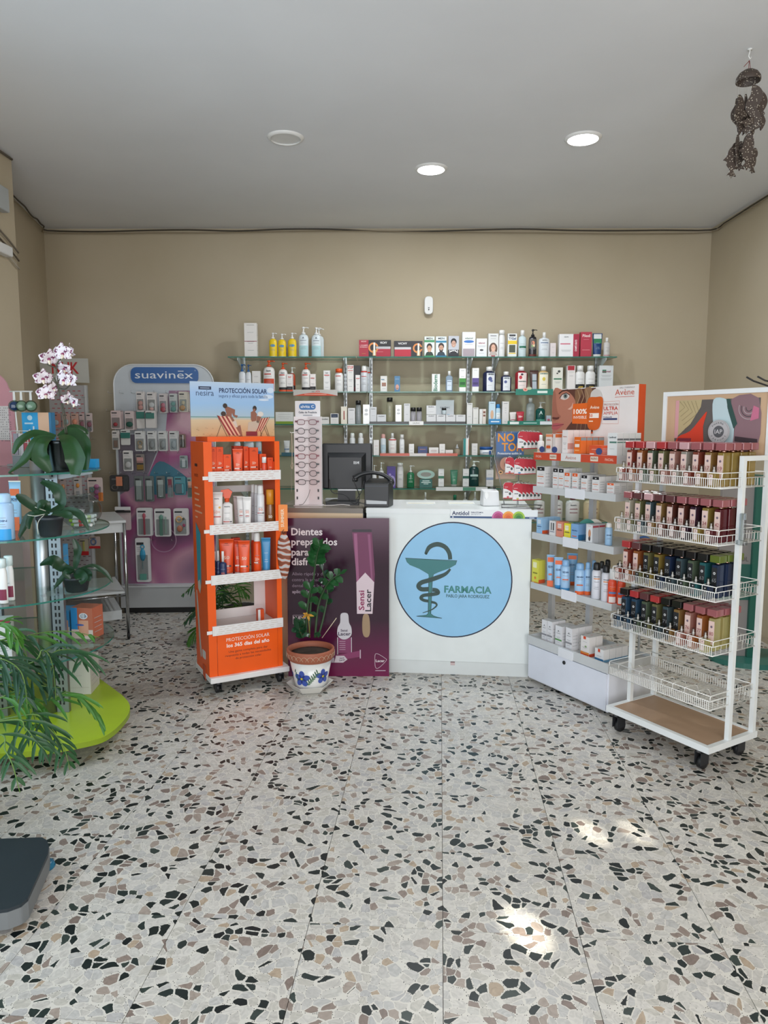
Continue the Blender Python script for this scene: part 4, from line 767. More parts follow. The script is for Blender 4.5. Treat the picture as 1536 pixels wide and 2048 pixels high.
# ------------------------------------------------------------------ orange sun care stand on castors
OF = Fr(-1.005, 4.068, 28.5); OM = M('#ee5a08', .4); OW = M('#e6e4e3', .4); OI = M('#e05208', .4)
def caster(parent, x, y, ztop, r=.034):
    b = MB(); b.cyl(.011, ztop-.012, ztop, '#4a4a4c', 10, 0, 0); b.box(-.018, .018, -.006, .05, ztop-.014, ztop-.010, '#26272a'); b.box(-.018, -.0145, -.006, .05, r*.8, ztop-.01, '#26272a'); b.box(.0145, .018, -.006, .05, r*.8, ztop-.01, '#26272a')
    o = b.build('caster', parent, loc=(x, y, 0)); w = MB()
    w.lathe([(r*.6, -.013), (r, -.010), (r, .010), (r*.6, .013)], M('#17181a', .5), 20)
    q = w.build('wheel', o, loc=(0, .03, r), rot=(0, PI/2, 0)); return o
def orange_stand():
    t = thing('display_stand', 'tall orange sun care display stand on a white wheeled base', 'display stand', OF.p(0, 0, 0), OF.a)
    W_, D_ = .487, .353
    MB().rbox(0, W_, 0, D_, .072, .105, OW, .003).build('base_board', t)
    for x, y in ((.05, .02), (W_-.05, .02), (.05, D_-.07), (W_-.05, D_-.07)): caster(t, x, y, .072, .028)
    x0, x1, y0, y1, zb, zt = .002, W_-.033, .03, D_-.03, .1055, 1.475
    a = MB(); a.box(x0, x0+.006, y0+.0065, y1, zb, zt, OM); a.box(x0, x0+.048, y0, y0+.006, zb, zt, OM); sp = a.build('side_panel', t)
    a = MB(); a.box(x1-.006, x1, y0+.0065, y1, zb, zt, OM); a.box(x1-.03, x1, y0, y0+.006, zb, zt, OM); a.build('side_panel', t)
    MB().box(x0+.03, x1-.02, y0+.02, y1-.01, zt, zt+.028, OM).build('top_panel', t)
    MB().box(x0+.0065, x1-.0065, y1-.008, y1-.002, .37, .43, OW).build('back_panel', t); MB().box(x0+.0065, x1-.0065, y1-.008, y1-.002, 1.16, 1.2, OW).build('back_panel', t); MB().box(x1-.08, x1-.0065, y1-.008, y1-.002, .4305, .64, OW).build('back_panel', t)
    # base front panel with lettering
    f = MB().box(x0+.05, x1-.032, y0-.002, y0+.004, zb, .352, OM).build('base_panel', t)
    m = MB(); xc = (x0+x1)/2+.01
    m.text('PROTECCIÓN SOLAR', xc, .305, .021, '#f3e3da', y0-.0026, w=.265); m.text('los 365 días del año', xc, .27, .022, '#f8ece6', y0-.0026, w=.262, bold=True)
    for i, s in enumerate(('Una gama completa para dar', 'respuesta a todas las necesidades', 'de protección solar')): m.text(s, xc, .236-.022*i, .013, '#58281a', y0-.0026, w=(.24, .282, .16)[i])
    m.build('lettering', t)
    # side text and stickers (drawn on the left flank)
    s = MB(); s.T = Matrix.Translation((x0-.0006, y1-.02, 0)) @ Matrix.Rotation(-PI/2, 4, 'Z')
    for i, (wd, z) in enumerate(((.10, 1.20), (.14, 1.165), (.12, 1.13), (.16, 1.095), (.20, 1.06), (.07, 1.025))): s.rect(.05, .05+wd*.8, z, z+.010, '#f0b493', -.0004)
    s.poly(rrect(.07, .13, 1.33, 1.347, .007), '#3a1b1c', -.0004); s.text('nesira', .10, 1.27, .026, '#8e3214', -.0004, w=.085); s.build('side_lettering', sp)
    s = MB(); s.T = Matrix.Translation((x0-.0016, y1-.02, 0)) @ Matrix.Rotation(-PI/2, 4, 'Z')
    s.slab([(.06, .995), (.16, .94), (.145, .64), (.12, .58), (.07, .62)], -.001, 0, '#2e9ab0'); s.slab([(.12, .66), (.145, .62), (.12, .575), (.075, .60), (.075, .64)], -.0014, -.0011, '#c9c6c0'); s.build('blue_card', sp)
    s = MB(); s.T = Matrix.Translation((x0-.0016, y1-.02, 0)) @ Matrix.Rotation(-PI/2, 4, 'Z')
    s.slab(spline([(.03, .58), (.055, .52), (.09, .3), (.11, .2), (.085, .19), (.06, .3), (.03, .5)], 4), -.0012, 0, '#b9b8b2'); s.build('grey_card', sp)
    s = MB(); s.T = Matrix.Translation((x0-.0016, y1-.02, 0)) @ Matrix.Rotation(-PI/2, 4, 'Z'); s.slab(rrect(.13, .20, .19, .24, .01), -.0012, 0, '#d5d2cf'); s.slab([(.13, .15), (.19, .15), (.19, -.05+.11), (.13, .08)], -.0012, 0, '#c8502c'); s.build('white_label', sp)
    for k, z in enumerate((1.25, .945, .652, .352)):
        MB().box(x0+.0075, x1-.0075, y0+.0085, y1-.010, z+.012, z+.018, OW).build('shelf', t)
        b = MB(); b.box(x0+.03, x1+.002, y0-.012, y0-.0035, z, z+.056, OW); b.box(x0+.022, x0+.0295, y0-.012, y0+.0-.0035, z, z+.056, OW)
        b.box(x0-.01, x0+.0215, y0-.006, y0-.0035, z+.010, z+.030, OW); rail = b.build('price_rail', t); m = MB(); random.seed(k)
        for r in range(4):
            x = x0+.04+random.random()*.02
            while x < x1-.03: wd = random.uniform(.018, .045); m.rect(x, min(x+wd, x1-.004), z+.008+r*.0125, z+.0105+r*.0125, '#c9a79f' if k < 2 else '#cbbfb4', y0-.0126); x += wd+random.uniform(.012, .02)
        m.build('rail_print', rail)
    return t, (x0, x1, y0, y1)
_, OX = orange_stand()
def header_nesira():
    t = thing('header_board', 'beach photo header board reading Protección Solar on the orange stand', 'sign', OF.p(-.03, .165, 1.5040), OF.a)
    w, h = .505, .315; sky = gradmat('beach_print', [(0, '#c9a678'), (.15, '#c4a781'), (.3, '#cdb795'), (.345, '#a9b9b6'), (.37, '#a3bccb'), (.6, '#93b9dd'), (.8, '#9bbbe0'), (1, '#b4c8dc')], 2, .3, .02)
    MB().box(0, w, 0, .006, 0, h, sky).build('board', t); m = MB(); k = w/925.; q = lambda x, y: ((x-155)*k, h-(y-165)*k)
    P = lambda pts, c, y=-.0006: m.poly([q(*a) for a in pts], c, y)
    random.seed(4)
    for i in range(40): x = random.uniform(165, 1060); y = random.uniform(640, 780); P([(x, y), (x+random.uniform(8, 30), y+3), (x+12, y+7)], '#8f7350', -.0005-.00001*i)
    m.rect(.0, w, h*.352, h*.366, '#5d8a86', -.0004)
    for (x, y, rx, ry) in ((1040, 240, 40, 30), (1010, 310, 60, 22), (960, 345, 60, 12)): m.oval(*q(x, y), rx*k, ry*k, '#c7d6e6', -.0004-.00002*(y % 7))
    def chair(pts, legs, yy):
        n = 6; (a, b, c, d) = pts
        for i in range(n):
            f0, f1 = i/n, (i+1)/n; A = Vector(a).lerp(Vector(b), f0); B = Vector(a).lerp(Vector(b), f1); C_ = Vector(d).lerp(Vector(c), f1); D = Vector(d).lerp(Vector(c), f0)
            P([tuple(A), tuple(B), tuple(C_), tuple(D)], ('#8e2c30', '#d9b295')[i % 2], yy)
        for l in legs: m.stroke([q(*a) for a in l], .0028, '#5a3a2a', yy-.0002)
    SK = '#8a5a48'
    P([(500, 540), (560, 480), (620, 560), (640, 640), (690, 620), (710, 740), (740, 750), (690, 760), (640, 700), (600, 690), (560, 640)], SK, -.0007); m.oval(*q(505, 500), 28*k, 26*k, '#3b2c24', -.0008)
    P([(515, 410), (560, 425), (635, 455), (630, 510), (665, 520), (650, 545), (610, 520), (600, 490), (590, 560), (550, 540), (530, 470)], SK, -.0009); m.oval(*q(525, 415), 25*k, 26*k, '#33261f', -.0011); P([(590, 590), (640, 570), (660, 640), (600, 660)], '#c9c0b4', -.0010)
    P([(810, 480), (850, 460), (880, 500), (870, 570), (830, 600), (810, 560)], SK, -.0009); m.oval(*q(855, 440), 23*k, 30*k, '#2f241f', -.0011); m.oval(*q(850, 458), 15*k, 18*k, SK, -.0012)
    P([(780, 590), (900, 570), (900, 640), (850, 690), (770, 680)], '#b9ad9c', -.0010); m.oval(*q(920, 500), 34*k, 28*k, '#d4cec6', -.0011); P([(880, 520), (930, 530), (900, 600), (870, 590)], SK, -.0010)
    m.rect(q(752, 0)[0], q(880, 0)[0], 0.002, q(0, 690)[1], '#7c2030', -.0012)
    chair([(435, 520), (570, 530), (690, 735), (560, 730)], [((435, 515), (560, 785)), ((475, 620), (410, 785)), ((560, 730), (590, 785)), ((690, 735), (520, 785)), ((660, 785), (600, 700))], -.0014)
    chair([(930, 545), (1025, 535), (930, 690), (870, 690)], [((1025, 530), (890, 785)), ((955, 640), (1020, 785)), ((905, 650), (940, 785)), ((975, 620), (1030, 785))], -.0014)
    m.build('beach_picture', t); m = MB(); m.poly([q(*a) for a in [(245+0, 215), (380, 215), (380, 248), (245, 248)]], '#232f4c', -.0006)
    m.text('nesira', q(312, 0)[0], q(0, 312)[1], .034, '#35496b', -.0006, w=190*k); m.text('PROTECCIÓN SOLAR', q(465, 0)[0], q(0, 276)[1], .026, '#22365e', -.0008, w=535*k, al='l', bold=True)
    m.text('segura y eficaz para toda la familia', q(460, 0)[0], q(0, 325)[1], .018, '#3a5580', -.0008, w=545*k, al='l'); m.rect(q(262, 0)[0], q(362, 0)[0], q(0, 236)[1], q(0, 228)[1], '#9fb0c8', -.0009); m.build('lettering', t)
header_nesira()
def fr_items(F, z, items, group, dflt=.03, rz=None):
    """(kind, u0, u1, vtop, vmid-for-position, colour, label, opts); opts n = how deep the row is, dd = pitch"""
    for it in items:
        kind, u0, u1, vt, col, lb = it[:6]; o = dict(it[6]) if len(it) > 6 else {}
        d = o.get('y', dflt); s0, zt = F.hit(u0, vt, d); s1, z1 = F.hit(u1, vt, d); w = abs(s1-s0)
        face = F.a
        if kind != 'c': w = abs(u1-u0)/FPX*F.p((s0+s1)/2, d, 0).y; face = math.radians(-14 if F.a < 0 else 8)      # round things stand turned to the shopper
        _, zt = F.hit((u0+u1)/2, vt, d); zz = z+o.get('z', 0); h = zt-zz
        if kind == 't': h -= .006
        n = o.pop('n_deep', 1); dd = o.get('dd', (o.get('d') or min(w, .055))+.003); first = None
        for k in range(n):
            p = F.p((s0+s1)/2, d+k*dd, zz)
            if kind != 'c': dep = (o.get('d') or w*(.62 if kind in 'pbt' else 1))/2; c_ = F.p((s0+s1)/2, d+k*dd+dep, zz); p = c_+Vector((math.sin(face), -math.cos(face), 0))*dep
            L = lb if not k else f"{lb}, {ORD[k]} back in its row"
            if first is None: first = product(kind, p, face+o.get('rz', 0), w, h, col, L, o, o.get('d'), group)
            else: clone(first, p, None, L)
OI_ = dict(b=[(.3, .34, '#e9d9d0', .1, .7), (.3, .34, '#30221f', .72, .9)], t=[('50+', .42, .09, '#f0c6b0', .45)], l=[(.9, .3, '#2b2020'), (.86, .5, '#8e3214'), (.22, .5, '#8e5a20')], lc='#8e3214')
def oo(**k): q = {a: list(b) if isinstance(b, list) else b for a, b in OI_.items()}; q.update(k); return q
OC = '#e8501a'; OG = 'sun care products on the orange stand'
fr_items(OF, 1.2685, [
 ('c', 421, 432, 894, OC, 'orange carton at far left of the top shelf, next to the side flange', oo(y=.09)),
 ('c', 432.5, 446, 894, OC, 'orange carton second from left on the top shelf', oo(y=.09)),
 ('c', 447, 462, 909, OC, 'shorter orange carton left of the orange tube on top shelf', oo(y=.08)),
 ('t', 467, 487, 898, '#ea5c34', 'salmon-orange tube standing on the top shelf of the orange stand', oo(y=.05, cap='#e2461a')),
 ('c', 468, 486, 892, '#c93a12', 'dark orange carton directly behind the salmon-orange tube', oo(y=.14)),
 ('c', 487, 496.5, 893, OC, 'orange carton right behind the edge of the salmon-orange tube', oo(y=.11)),
 ('c', 499, 516, 895, OC, 'wide orange carton in the middle right of the top shelf', oo(y=.09, d=.05)),
 ('c', 519, 532, 908, OC, 'small orange carton behind the white roll-on stick', oo(y=.09)),
 ('b', 524, 534, 914, '#d9431a', 'white-capped orange stick on the top shelf of the orange stand', {'cap': '#e6e6e4', 'cr': .85, 'ch': .3, 'y': .045, 'l': []}),
 ('c', 535, 546, 915, OC, 'small orange carton near the right flange, left one', oo(y=.07)),
 ('c', 547, 553, 923, OC, 'tiny orange carton nearest the right flange', oo(y=.05, t=[])),
], OG)
fr_items(OF, .9635, [
 ('t', 423, 447, 985, '#e3dfdc', 'large white tube with orange cap at left of second shelf', {'cap': '#e2521e', 'y': .05, 'b': [(.36, .385, '#c03a32', .1, .9)], 't': [('50+', .46, .08, '#e0a896', .7), ('nesira', .84, .035, TXT, .5)], 'o': [(.3, .62, .12, .03, '#e3b052')], 'l': [(.68, .4, '#e0b59a')]}),
 ('g', 445, 466, 978, '#e6e3e1', 'white spray bottle with an orange trigger', {'cap': '#e2521e', 'y': .055, 'b': [(.28, .31, '#c03a32', .1, .7), (.28, .31, '#26262a', .72, .95)], 't': [('nesira', .82, .05, TXT, .5)], 'd': .04}),
 ('t', 468, 486, 992, '#c9b8b4', 'beige-white tube standing behind the two front white tubes', {'cap': '#a8321e', 'y': .13}),
 ('t', 475, 491, 993, '#e3e1df', 'middle one of the cluster of white tubes on the second shelf', {'cap': '#cfcfcd', 'y': .085, 't': [('50', .5, .08, '#e0a090', .5)], 'b': [(.4, .42, '#c03a32', .2, .8)]}),
 ('t', 487, 504, 994, '#e9e7e5', 'front white tube of the cluster on the second shelf', {'cap': '#e6e6e4', 'y': .05, 't': [('50', .5, .09, '#e0a090', .5)], 'b': [(.4, .42, '#c03a32', .2, .8)]}),
 ('s', 502, 513, 969, '#cfcdd2', 'rearmost of three white spray cans on the second shelf', {'y': .17}),
 ('s', 509, 520, 970, '#d8d7da', 'middle one of three white spray cans on the second shelf', {'y': .115}),
 ('s', 515, 531, 971, '#e3e3e6', 'front one of three white spray cans on the second shelf', {'y': .055, 't': [('50', .5, .08, '#e0a090', .5)], 'b': [(.42, .445, '#c03a32', .1, .65), (.42, .445, '#26262a', .67, .95)]}),
 ('b', 533, 550, 979, '#7c4a1e', 'brown sun oil bottle with broad ochre cap', {'cap': '#d48a22', 'cr': .95, 'ch': .4, 'y': .06, 't': [('50', .4, .12, '#e6dccd', .4)], 'l': [], 'r': .2}),
], OG)
OT = oo(cap='#dcd6d2', t=[('50', .5, .08, '#f0c6b0', .5)])
fr_items(OF, .6705, [
 ('b', 426.5, 434.5, 1103, '#1c2c55', 'leftmost navy spray flask with white nozzle', {'cap': '#e6e0de', 'cr': .45, 'ch': .34, 'y': .12, 'lc': '#9fb0cc'}),
 ('b', 432, 441, 1102, '#1c2c55', 'middle navy spray flask with white nozzle', {'cap': '#e6e6e4', 'cr': .45, 'ch': .34, 'y': .07, 'lc': '#9fb0cc'}),
 ('b', 439, 454, 1103, '#1c2c55', 'front navy spray flask with white nozzle', {'cap': '#e6e6e4', 'cr': .35, 'ch': .36, 'y': .035, 't': [('50', .3, .14, '#c8553c', .4)], 'lc': '#9fb0cc'}),
 ('t', 440, 470, 1079, OC, 'largest orange tube at left of the third shelf', dict(OT, y=.09)),
 ('c', 466, 480, 1076, '#cf3a16', 'orange carton standing behind the orange tubes of third shelf', oo(y=.15)),
 ('t', 468, 485, 1081, '#dd4420', 'orange tube partly hidden in the middle of third shelf', dict(OT, y=.10)),
 ('t', 478, 502, 1082, OC, 'front orange tube in the middle of the third shelf', dict(OT, y=.05)),
 ('s', 503, 516, 1064, '#d9401a', 'rear orange spray can with white cap', {'cap': '#e0dcd9', 'y': .13, 'l': []}),
 ('s', 508, 524, 1066, OC, 'front orange spray can with white cap', {'cap': '#e6e6e4', 'y': .06, 't': [('50+', .45, .09, '#f0c6b0', .5)], 'b': [(.38, .41, '#e9d9d0', .1, .6)]}),
 ('t', 524, 543, 1076, '#3f93c9', 'blue after-sun tube at the right of the third shelf', {'cap': '#dcdcda', 'y': .08, 'lc': '#cfe3ef'}),
], OG)
fr_items(OF, .3705, [('c', 516, 528, 1219, '#d9511e', 'tiny orange and white carton left alone on the lowest shelf', {'y': .13, 'b': [(0, 1, WHITE, 0, .4)], 'l': []})], OG)
tag(MB().box(0, .09, 0, .04, 0, .02, '#d9dcdf').build('carton', loc=OF.p(.072, .05, 1.2690), rot=OF.a), 'flat white carton lying on the top shelf of the orange stand', 'box', OG)
tag(MB().box(0, .09, 0, .03, 0, .018, '#dd4420').build('carton', loc=OF.p(.175, .045, 1.2690), rot=OF.a+.05), 'flat orange carton lying below the salmon-orange tube', 'box', OG)
def summer():
    p = OF.p(OX[1]-.016, .014, 0); t = thing('hanging_pouch', 'small orange card and pouch hanging on the right side of the orange stand', 'pouch', (p.x, p.y, 1.0), OF.a-.5)
    b = MB(); b.slab(rrect(-.002, .052, -.06, .10, .004), 0, .003, '#ef8a3c'); c = b.build('card', t, loc=(0, 0, .0)); m = MB(); m.text('SUMMER', .03, .02, .018, '#f6d6b8', -.0006, rot=PI/2, w=.11, bold=True); m.build('lettering', c)
    m, nt, bs, N, L = newmat('patterned_cloth'); tc = N('ShaderNodeTexCoord'); wv = N('ShaderNodeTexWave'); wv.wave_type = 'RINGS'; wv.inputs['Scale'].default_value = 9; wv.inputs['Distortion'].default_value = 9; wv.inputs['Detail'].default_value = 2
    L(tc.outputs['Object'], wv.inputs[0]); cr = N('ShaderNodeValToRGB'); e = cr.color_ramp.elements; e[0].color = lin('#7c3a1e'); e[1].color = lin('#b9b4b4'); e[0].position = .35; e[1].position = .7; k = e.new(.5); k.color = lin('#c8602a'); L(wv.outputs[0], cr.inputs[0]); L(cr.outputs[0], bs.inputs['Base Color']); bs.inputs['Roughness'].default_value = .5
    b = MB(); prof = [(.004, -.355), (.02, -.33), (.034, -.27), (.042, -.20), (.036, -.12), (.02, -.085), (.006, -.075)]; b.lathe(prof, m, 16, .028, .0, .22); b.build('patterned_pouch', t)
    MB().tube([(.028, 0, -.05), (.02, -.008, -.062), (.028, 0, -.078), (.036, .008, -.062)], .0022, '#2b2320', 5, True).build('ring', t)
summer()
# ------------------------------------------------------------------ things standing on the counter
ZC = 1.0553; ZW = 1.0495
def spectacle_display():
    p = at(618, 1010, 4.70); t = thing('spectacles_display', 'tall white cardboard display column for reading spectacles', 'display stand', (p.x-.004, 4.70, ZW), -.04)
    w = .176; MW_ = M('#e4dfe1', .4); b = MB(); z1 = at(618, 803, 4.70).z-ZW; H_ = z1-.10
    b.prism([(-w/2, 0), (-.003, .022), (.003, .022), (w/2, 0), (w/2, .05), (-w/2, .05)], 0, H_, MW_); b.slab(rrect(-w/2+.006, w/2-.008, H_, z1, .004, 3), .02, .03, '#e9e9ec'); body = b.build('column', t)
    b = MB(); b.box(-w/2-.006, w/2+.006, -.02, .06, 0, .004, '#d8d4d4'); b.build('foot_plate', t, loc=(0, 0, 0))
    for o in (body,): o.location = (0, 0, .0045)
    m = MB(); m.poly(rrect(-.055, .052, z1-.052, z1-.012, .018), '#3a76b4', .0190); m.text('alvita C', -.002, z1-.040, .018, '#dfe8f2', .0186, w=.088, bold=True); m.text('Gafas de Presbicia', 0, z1-.074, .012, '#2b3648', .0190, w=.118, bold=True); m.rect(-.03, .03, z1-.09, z1-.085, '#8a909c', .0190); m.build('header_print', t)
    rows = [845, 863, 880, 897, 913.5, 930.5, 947.5, 965]; cols = ['#6b2c3a', '#2f3236', '#1d1d20', '#2b2b2f', '#7c2434', '#1f1f22', '#2a2a2e', '#161618']; shp = ['r', 'o', 'r', 'o', 'q', 'o', 'o', 'r']
    LB = ['dark pink reading spectacles in the uppermost slot of the display', 'grey oval reading spectacles in the second slot from the top', 'black rectangular reading spectacles in the third slot from the top', 'black rounded reading spectacles in the fourth slot from the top', 'red reading spectacles in the middle of the display column', 'dark round reading spectacles two slots below middle red pair'.replace('two slots', 'directly'), 'black-grey round reading spectacles in the last but one filled slot', 'black rectangular reading spectacles in the lowest filled slot']
    for i, (v, c, s, lb) in enumerate(zip(rows, cols, shp, LB)):
        z = at(618, v, 4.66).z; g = thing('spectacles', lb, 'spectacles', (t.location.x, 4.665, z), -.04, 'reading spectacles on the white display')
        fr = MB(); le = MB(); tm = MB(); mc = M(c, .25)
        for sg in (-1, 1):
            cx = sg*.0375; rx, rz = (.0245, .0155) if s == 'r' else (.0235, .0185) if s == 'o' else (.024, .0165); e = 3.2 if s != 'o' else 2.2; P = []
            for k in range(22): a = 2*PI*k/22; ca, sa = math.cos(a), math.sin(a); P.append((cx+rx*math.copysign(abs(ca)**(2/e), ca), 0, rz*math.copysign(abs(sa)**(2/e), sa)+.002))
            fr.tube(P, .0019, mc, 5, True); le.add([(q[0], 0, q[2]) for q in P], [tuple(range(22))], M('#f3f0f0', 0, 'g'))
            tm.box(cx+sg*rx-.004+(0 if sg > 0 else -.010), cx+sg*rx+.004+(.010 if sg > 0 else 0), -.002, .004, .001, .012, mc); tm.box(cx+sg*(rx+.011)-.0018, cx+sg*(rx+.011)+.0018, .004, .028, .003, .009, mc)
        fr.tube([(-.0145, 0, .008), (-.006, -.003, .012), (.006, -.003, .012), (.0145, 0, .008)], .0019, mc, 5); fr.build('frame', g); le.build('lenses', g, kind='stuff'); tm.build('temples', g)
    sl = MB()
    for v in (981, 996):
        z = at(618, v, 4.70).z-ZW
        for x in (-.072, .066): sl.box(x-.0045, x+.0045, -.001, .0, z-.009, z+.009, '#3d3e40')
    sl.build('empty_slots', t)
    ch = [tuple(at(u, v, 4.655)) for u, v in ((620, 979), (617, 990), (612, 1000), (606, 1008), (598, 1009.5))]+[]
    o = MB().tube(spline([(a[0], a[1], max(a[2], ZW+.006)) for a in ch], 5, False), .0016, '#55585a', 5).build('spectacles_chain'); tag(o, 'thin bead chain hanging down the front of the spectacles display', 'chain')
    hk = at(583, 866, 4.62); o = thing('chain_holder', 'pale cord hanging from a white hook left of the spectacles display', 'cord', (hk.x, 4.62, hk.z))
    MB().tube([(-.004, 0, .004), (-.012, 0, .006), (0, 0, 0), (.012, 0, .003), (.03, .06, .0)], .0022, '#dcdcda', 5).build('hook', o)
    e = at(582, 925, 4.62).z-hk.z; f = at(580, 985, 4.62).z-hk.z
    MB().tube(spline([(0, 0, 0), (.002, 0, e*.5), (0, 0, e), (-.006, 0, e-.018), (0, 0, e-.04), (.006, 0, e-.02), (.002, 0, e)], 4, False), .002, '#c9bda8', 5).build('cord', o)
    MB().tube(spline([(0, 0, e-.04), (-.008, .004, (e+f)/2), (-.004, 0, f)], 5, False), .0012, '#9a9890', 4).build('chain', o)
spectacle_display()
BK = M('#15181c', .4)
def monitor():
    y = 4.86; a = at(643, 887, y); b = at(744, 887, y); cx = (a.x+b.x)/2; w = b.x-a.x; zt = a.z; zb = at(700, 978, y).z; t = thing('monitor', 'black computer monitor seen from behind on the counter', 'monitor', (cx, y, ZW+.0), -.04)
    zt -= ZW; zb -= ZW; q = MB(); q.rbox(-w/2, w/2, 0, .045, zb, zt, BK, .008); q.build('housing', t)
    q = MB(); h = zt-zb; q.add([(-w*.38, -.0, zb+.004), (w*.38, 0, zb+.004), (w*.38, 0, zt-h*.2), (-w*.38, 0, zt-h*.2), (-w*.34, -.05, zb+.01), (w*.3, -.05, zb+.01), (w*.3, -.05, zt-h*.3), (-w*.34, -.05, zt-h*.3)], [(3, 2, 1, 0), (4, 5, 6, 7), (0, 1, 5, 4), (1, 2, 6, 5), (2, 3, 7, 6), (3, 0, 4, 7)], BK); q.build('rear_bulge', t)
    q = MB(); q.rect(w*.02, w*.021, zb+.02, zt-h*.33, '#0f1114', -.0505); q.text('IBM', w*.2, zt-h*.44, .018, '#dfe3e6', -.0507, w=.036, bold=True)
    for k in range(3): q.rect(w*.17, w*.23, zt-h*.44+.003+.006*k, zt-h*.44+.0045+.006*k, BK, -.0511)
    q.build('rear_print', t)
    MB().box(-.055, .10, -.056, -.0505, zb-.006, zb+.003, M('#c9cdd0', .2)).build('light_strip', t)
    q = MB(); q.prism([(-.06, -.03), (.06, -.03), (.045, .03), (-.045, .03)], .022, zb+.01, BK); q.build('neck', t); q = MB(); q.prism([(-.13, -.12), (.09, -.12), (.075, .07), (-.10, .07)], 0.0005, .022, BK); q.build('foot', t, bev=.004)
monitor()
def phone():
    y = 4.60; a = at(729, 1015, y); t = thing('card_printer', 'black box-shaped till printer on the counter under a telephone handset', 'printer', (a.x, y-.04, ZC+.0005), .0)
    w = .185; b = MB(); b.add([(0, 0, 0), (.155, -.01, 0), (.185, .12, 0), (.03, .14, 0), (.0, 0, .15), (.155, -.01, .15), (.185, .12, .175), (.03, .14, .175)], [(3, 2, 1, 0), (4, 5, 6, 7), (0, 1, 5, 4), (1, 2, 6, 5), (2, 3, 7, 6), (3, 0, 4, 7)], BK); b.build('body', t, bev=.004)
    MB().add([(.012, -.0025, .02), (.142, -.0105, .02), (.142, -.0105, .038), (.012, -.0025, .045)], [(0, 1, 2, 3)], '#b9bdc0').build('paper_slot', t); MB().add([(.004, -.0015, .13), (.15, -.0105, .13), (.15, -.0105, .136), (.004, -.0015, .136)], [(0, 1, 2, 3)], '#3d434a').build('groove', t)
    hz = ZC+.225; h = thing('telephone_handset', 'black curved telephone handset lying over the till printer', 'telephone', (a.x-.03, y+.02, ZC+.178))
    P = [at(u, v, y+.02) for u, v in ((708, 957), (722, 949), (742, 945), (762, 948), (776, 955), (783, 962))]; P = [(p.x-h.location.x, 0, p.z-h.location.z) for p in P]
    q = MB(); S_ = spline(P, 4, False); n = len(S_); q.tube(S_, [.013+.007*(abs(i/(n-1)-.5)*2)**3 for i in range(n)], BK, 10); q.build('grip', h)
    q = MB(); e = S_[-1]; q.lathe([(.02, -.026), (.024, -.01), (.018, .008)], BK, 14, e[0]-.004, 0); q.build('earpiece', h, loc=(0, 0, e[2])); e = S_[0]; q = MB(); q.lathe([(.016, -.02), (.02, -.006), (.014, .008)], BK, 14, e[0]+.008, 0); q.build('mouthpiece', h, loc=(0, 0, e[2]))
    def wire(pts, r, c, lb, yy=4.57):
        Q = [at(u, v, yy) for u, v in pts]; Q = [(p.x, p.y, max(p.z, ZC+.006)) for p in Q]; tag(MB().tube(spline(Q, 5, False), r, c, 5).build('cable'), lb, 'cable')
    wire([(706, 958), (713, 975), (718, 990), (717, 1002), (710, 1008)], .0035, '#17191c', 'thick black cable dropping from the handset past the printer')
    wire([(659, 958), (661, 978), (668, 986), (690, 990), (702, 1003), (709, 1010)], .003, '#17191c', 'black cable looping from the monitor stand to the counter', 4.68)
    wire([(728, 962), (722, 985), (714, 998), (722, 1006), (735, 1009)], .0025, '#202226', 'thin black cable tangled left of the printer foot', 4.53)
    wire([(646, 1011), (665, 1013), (683, 1009), (700, 1012)], .0022, '#dad5d2', 'thin white cable lying on the counter beside spectacles display', 4.62)
    z = at(664, 982, 4.9); tag(MB().rbox(-.05, .05, 0, .05, -.012, .012, '#b9bdbf').build('keyboard', loc=(z.x, 4.93, ZW+.013)), 'small grey keyboard edge beside the monitor foot', 'keyboard')
phone()
def papers():
    for i, (u0, u1, v, c, lb) in enumerate([(812, 868, 1002, '#e3d9ae', 'flat leaflet with yellow stripe, left one on the white counter'), (894, 945, 1003, '#e3dcae', 'flat leaflet with yellow stripe, right one on the white counter')]):
        a = gnd(u0, v, ZC); b = gnd(u1, v, ZC); w = b.x-a.x; y = min(a.y, 4.85)
        t = MB().box(0, w, -.10, .03, 0, .002, '#dfe2e2').build('leaflet', loc=(a.x, y, ZC+.0003), rot=-.05-.0*i); tag(t, lb, 'leaflet', 'leaflets on the counter'); MB().box(.01, w-.01, -.07, -.055, .0021, .003, c).build('stripe', t)
    p = at(984, 1003, 4.60); t = thing('dispenser', 'white plastic dispenser standing left of the red earplug packs', 'dispenser', (p.x, 4.62, ZC+.0005), .1)
    b = MB(); b.add([(-.055, 0, 0), (.055, 0, 0), (.055, .10, 0), (-.055, .10, 0), (-.05, .01, .095), (.05, .01, .095), (.05, .09, .105), (-.05, .09, .105)], [(3, 2, 1, 0), (4, 5, 6, 7), (0, 1, 5, 4), (1, 2, 6, 5), (2, 3, 7, 6), (3, 0, 4, 7)], M('#d9dadb', .35)); b.build('body', t, bev=.006)
    MB().slab(spline([(-.045, .09), (-.03, .092), (-.022, .07), (-.034, .045), (-.046, .06)], 4), -.012, -.002, '#e9e9e8').build('lever', t); MB().lathe([(.007, .1065), (.009, .112), (.006, .118)], '#1c1d20', 10, .03, .05).build('knob', t)
papers()
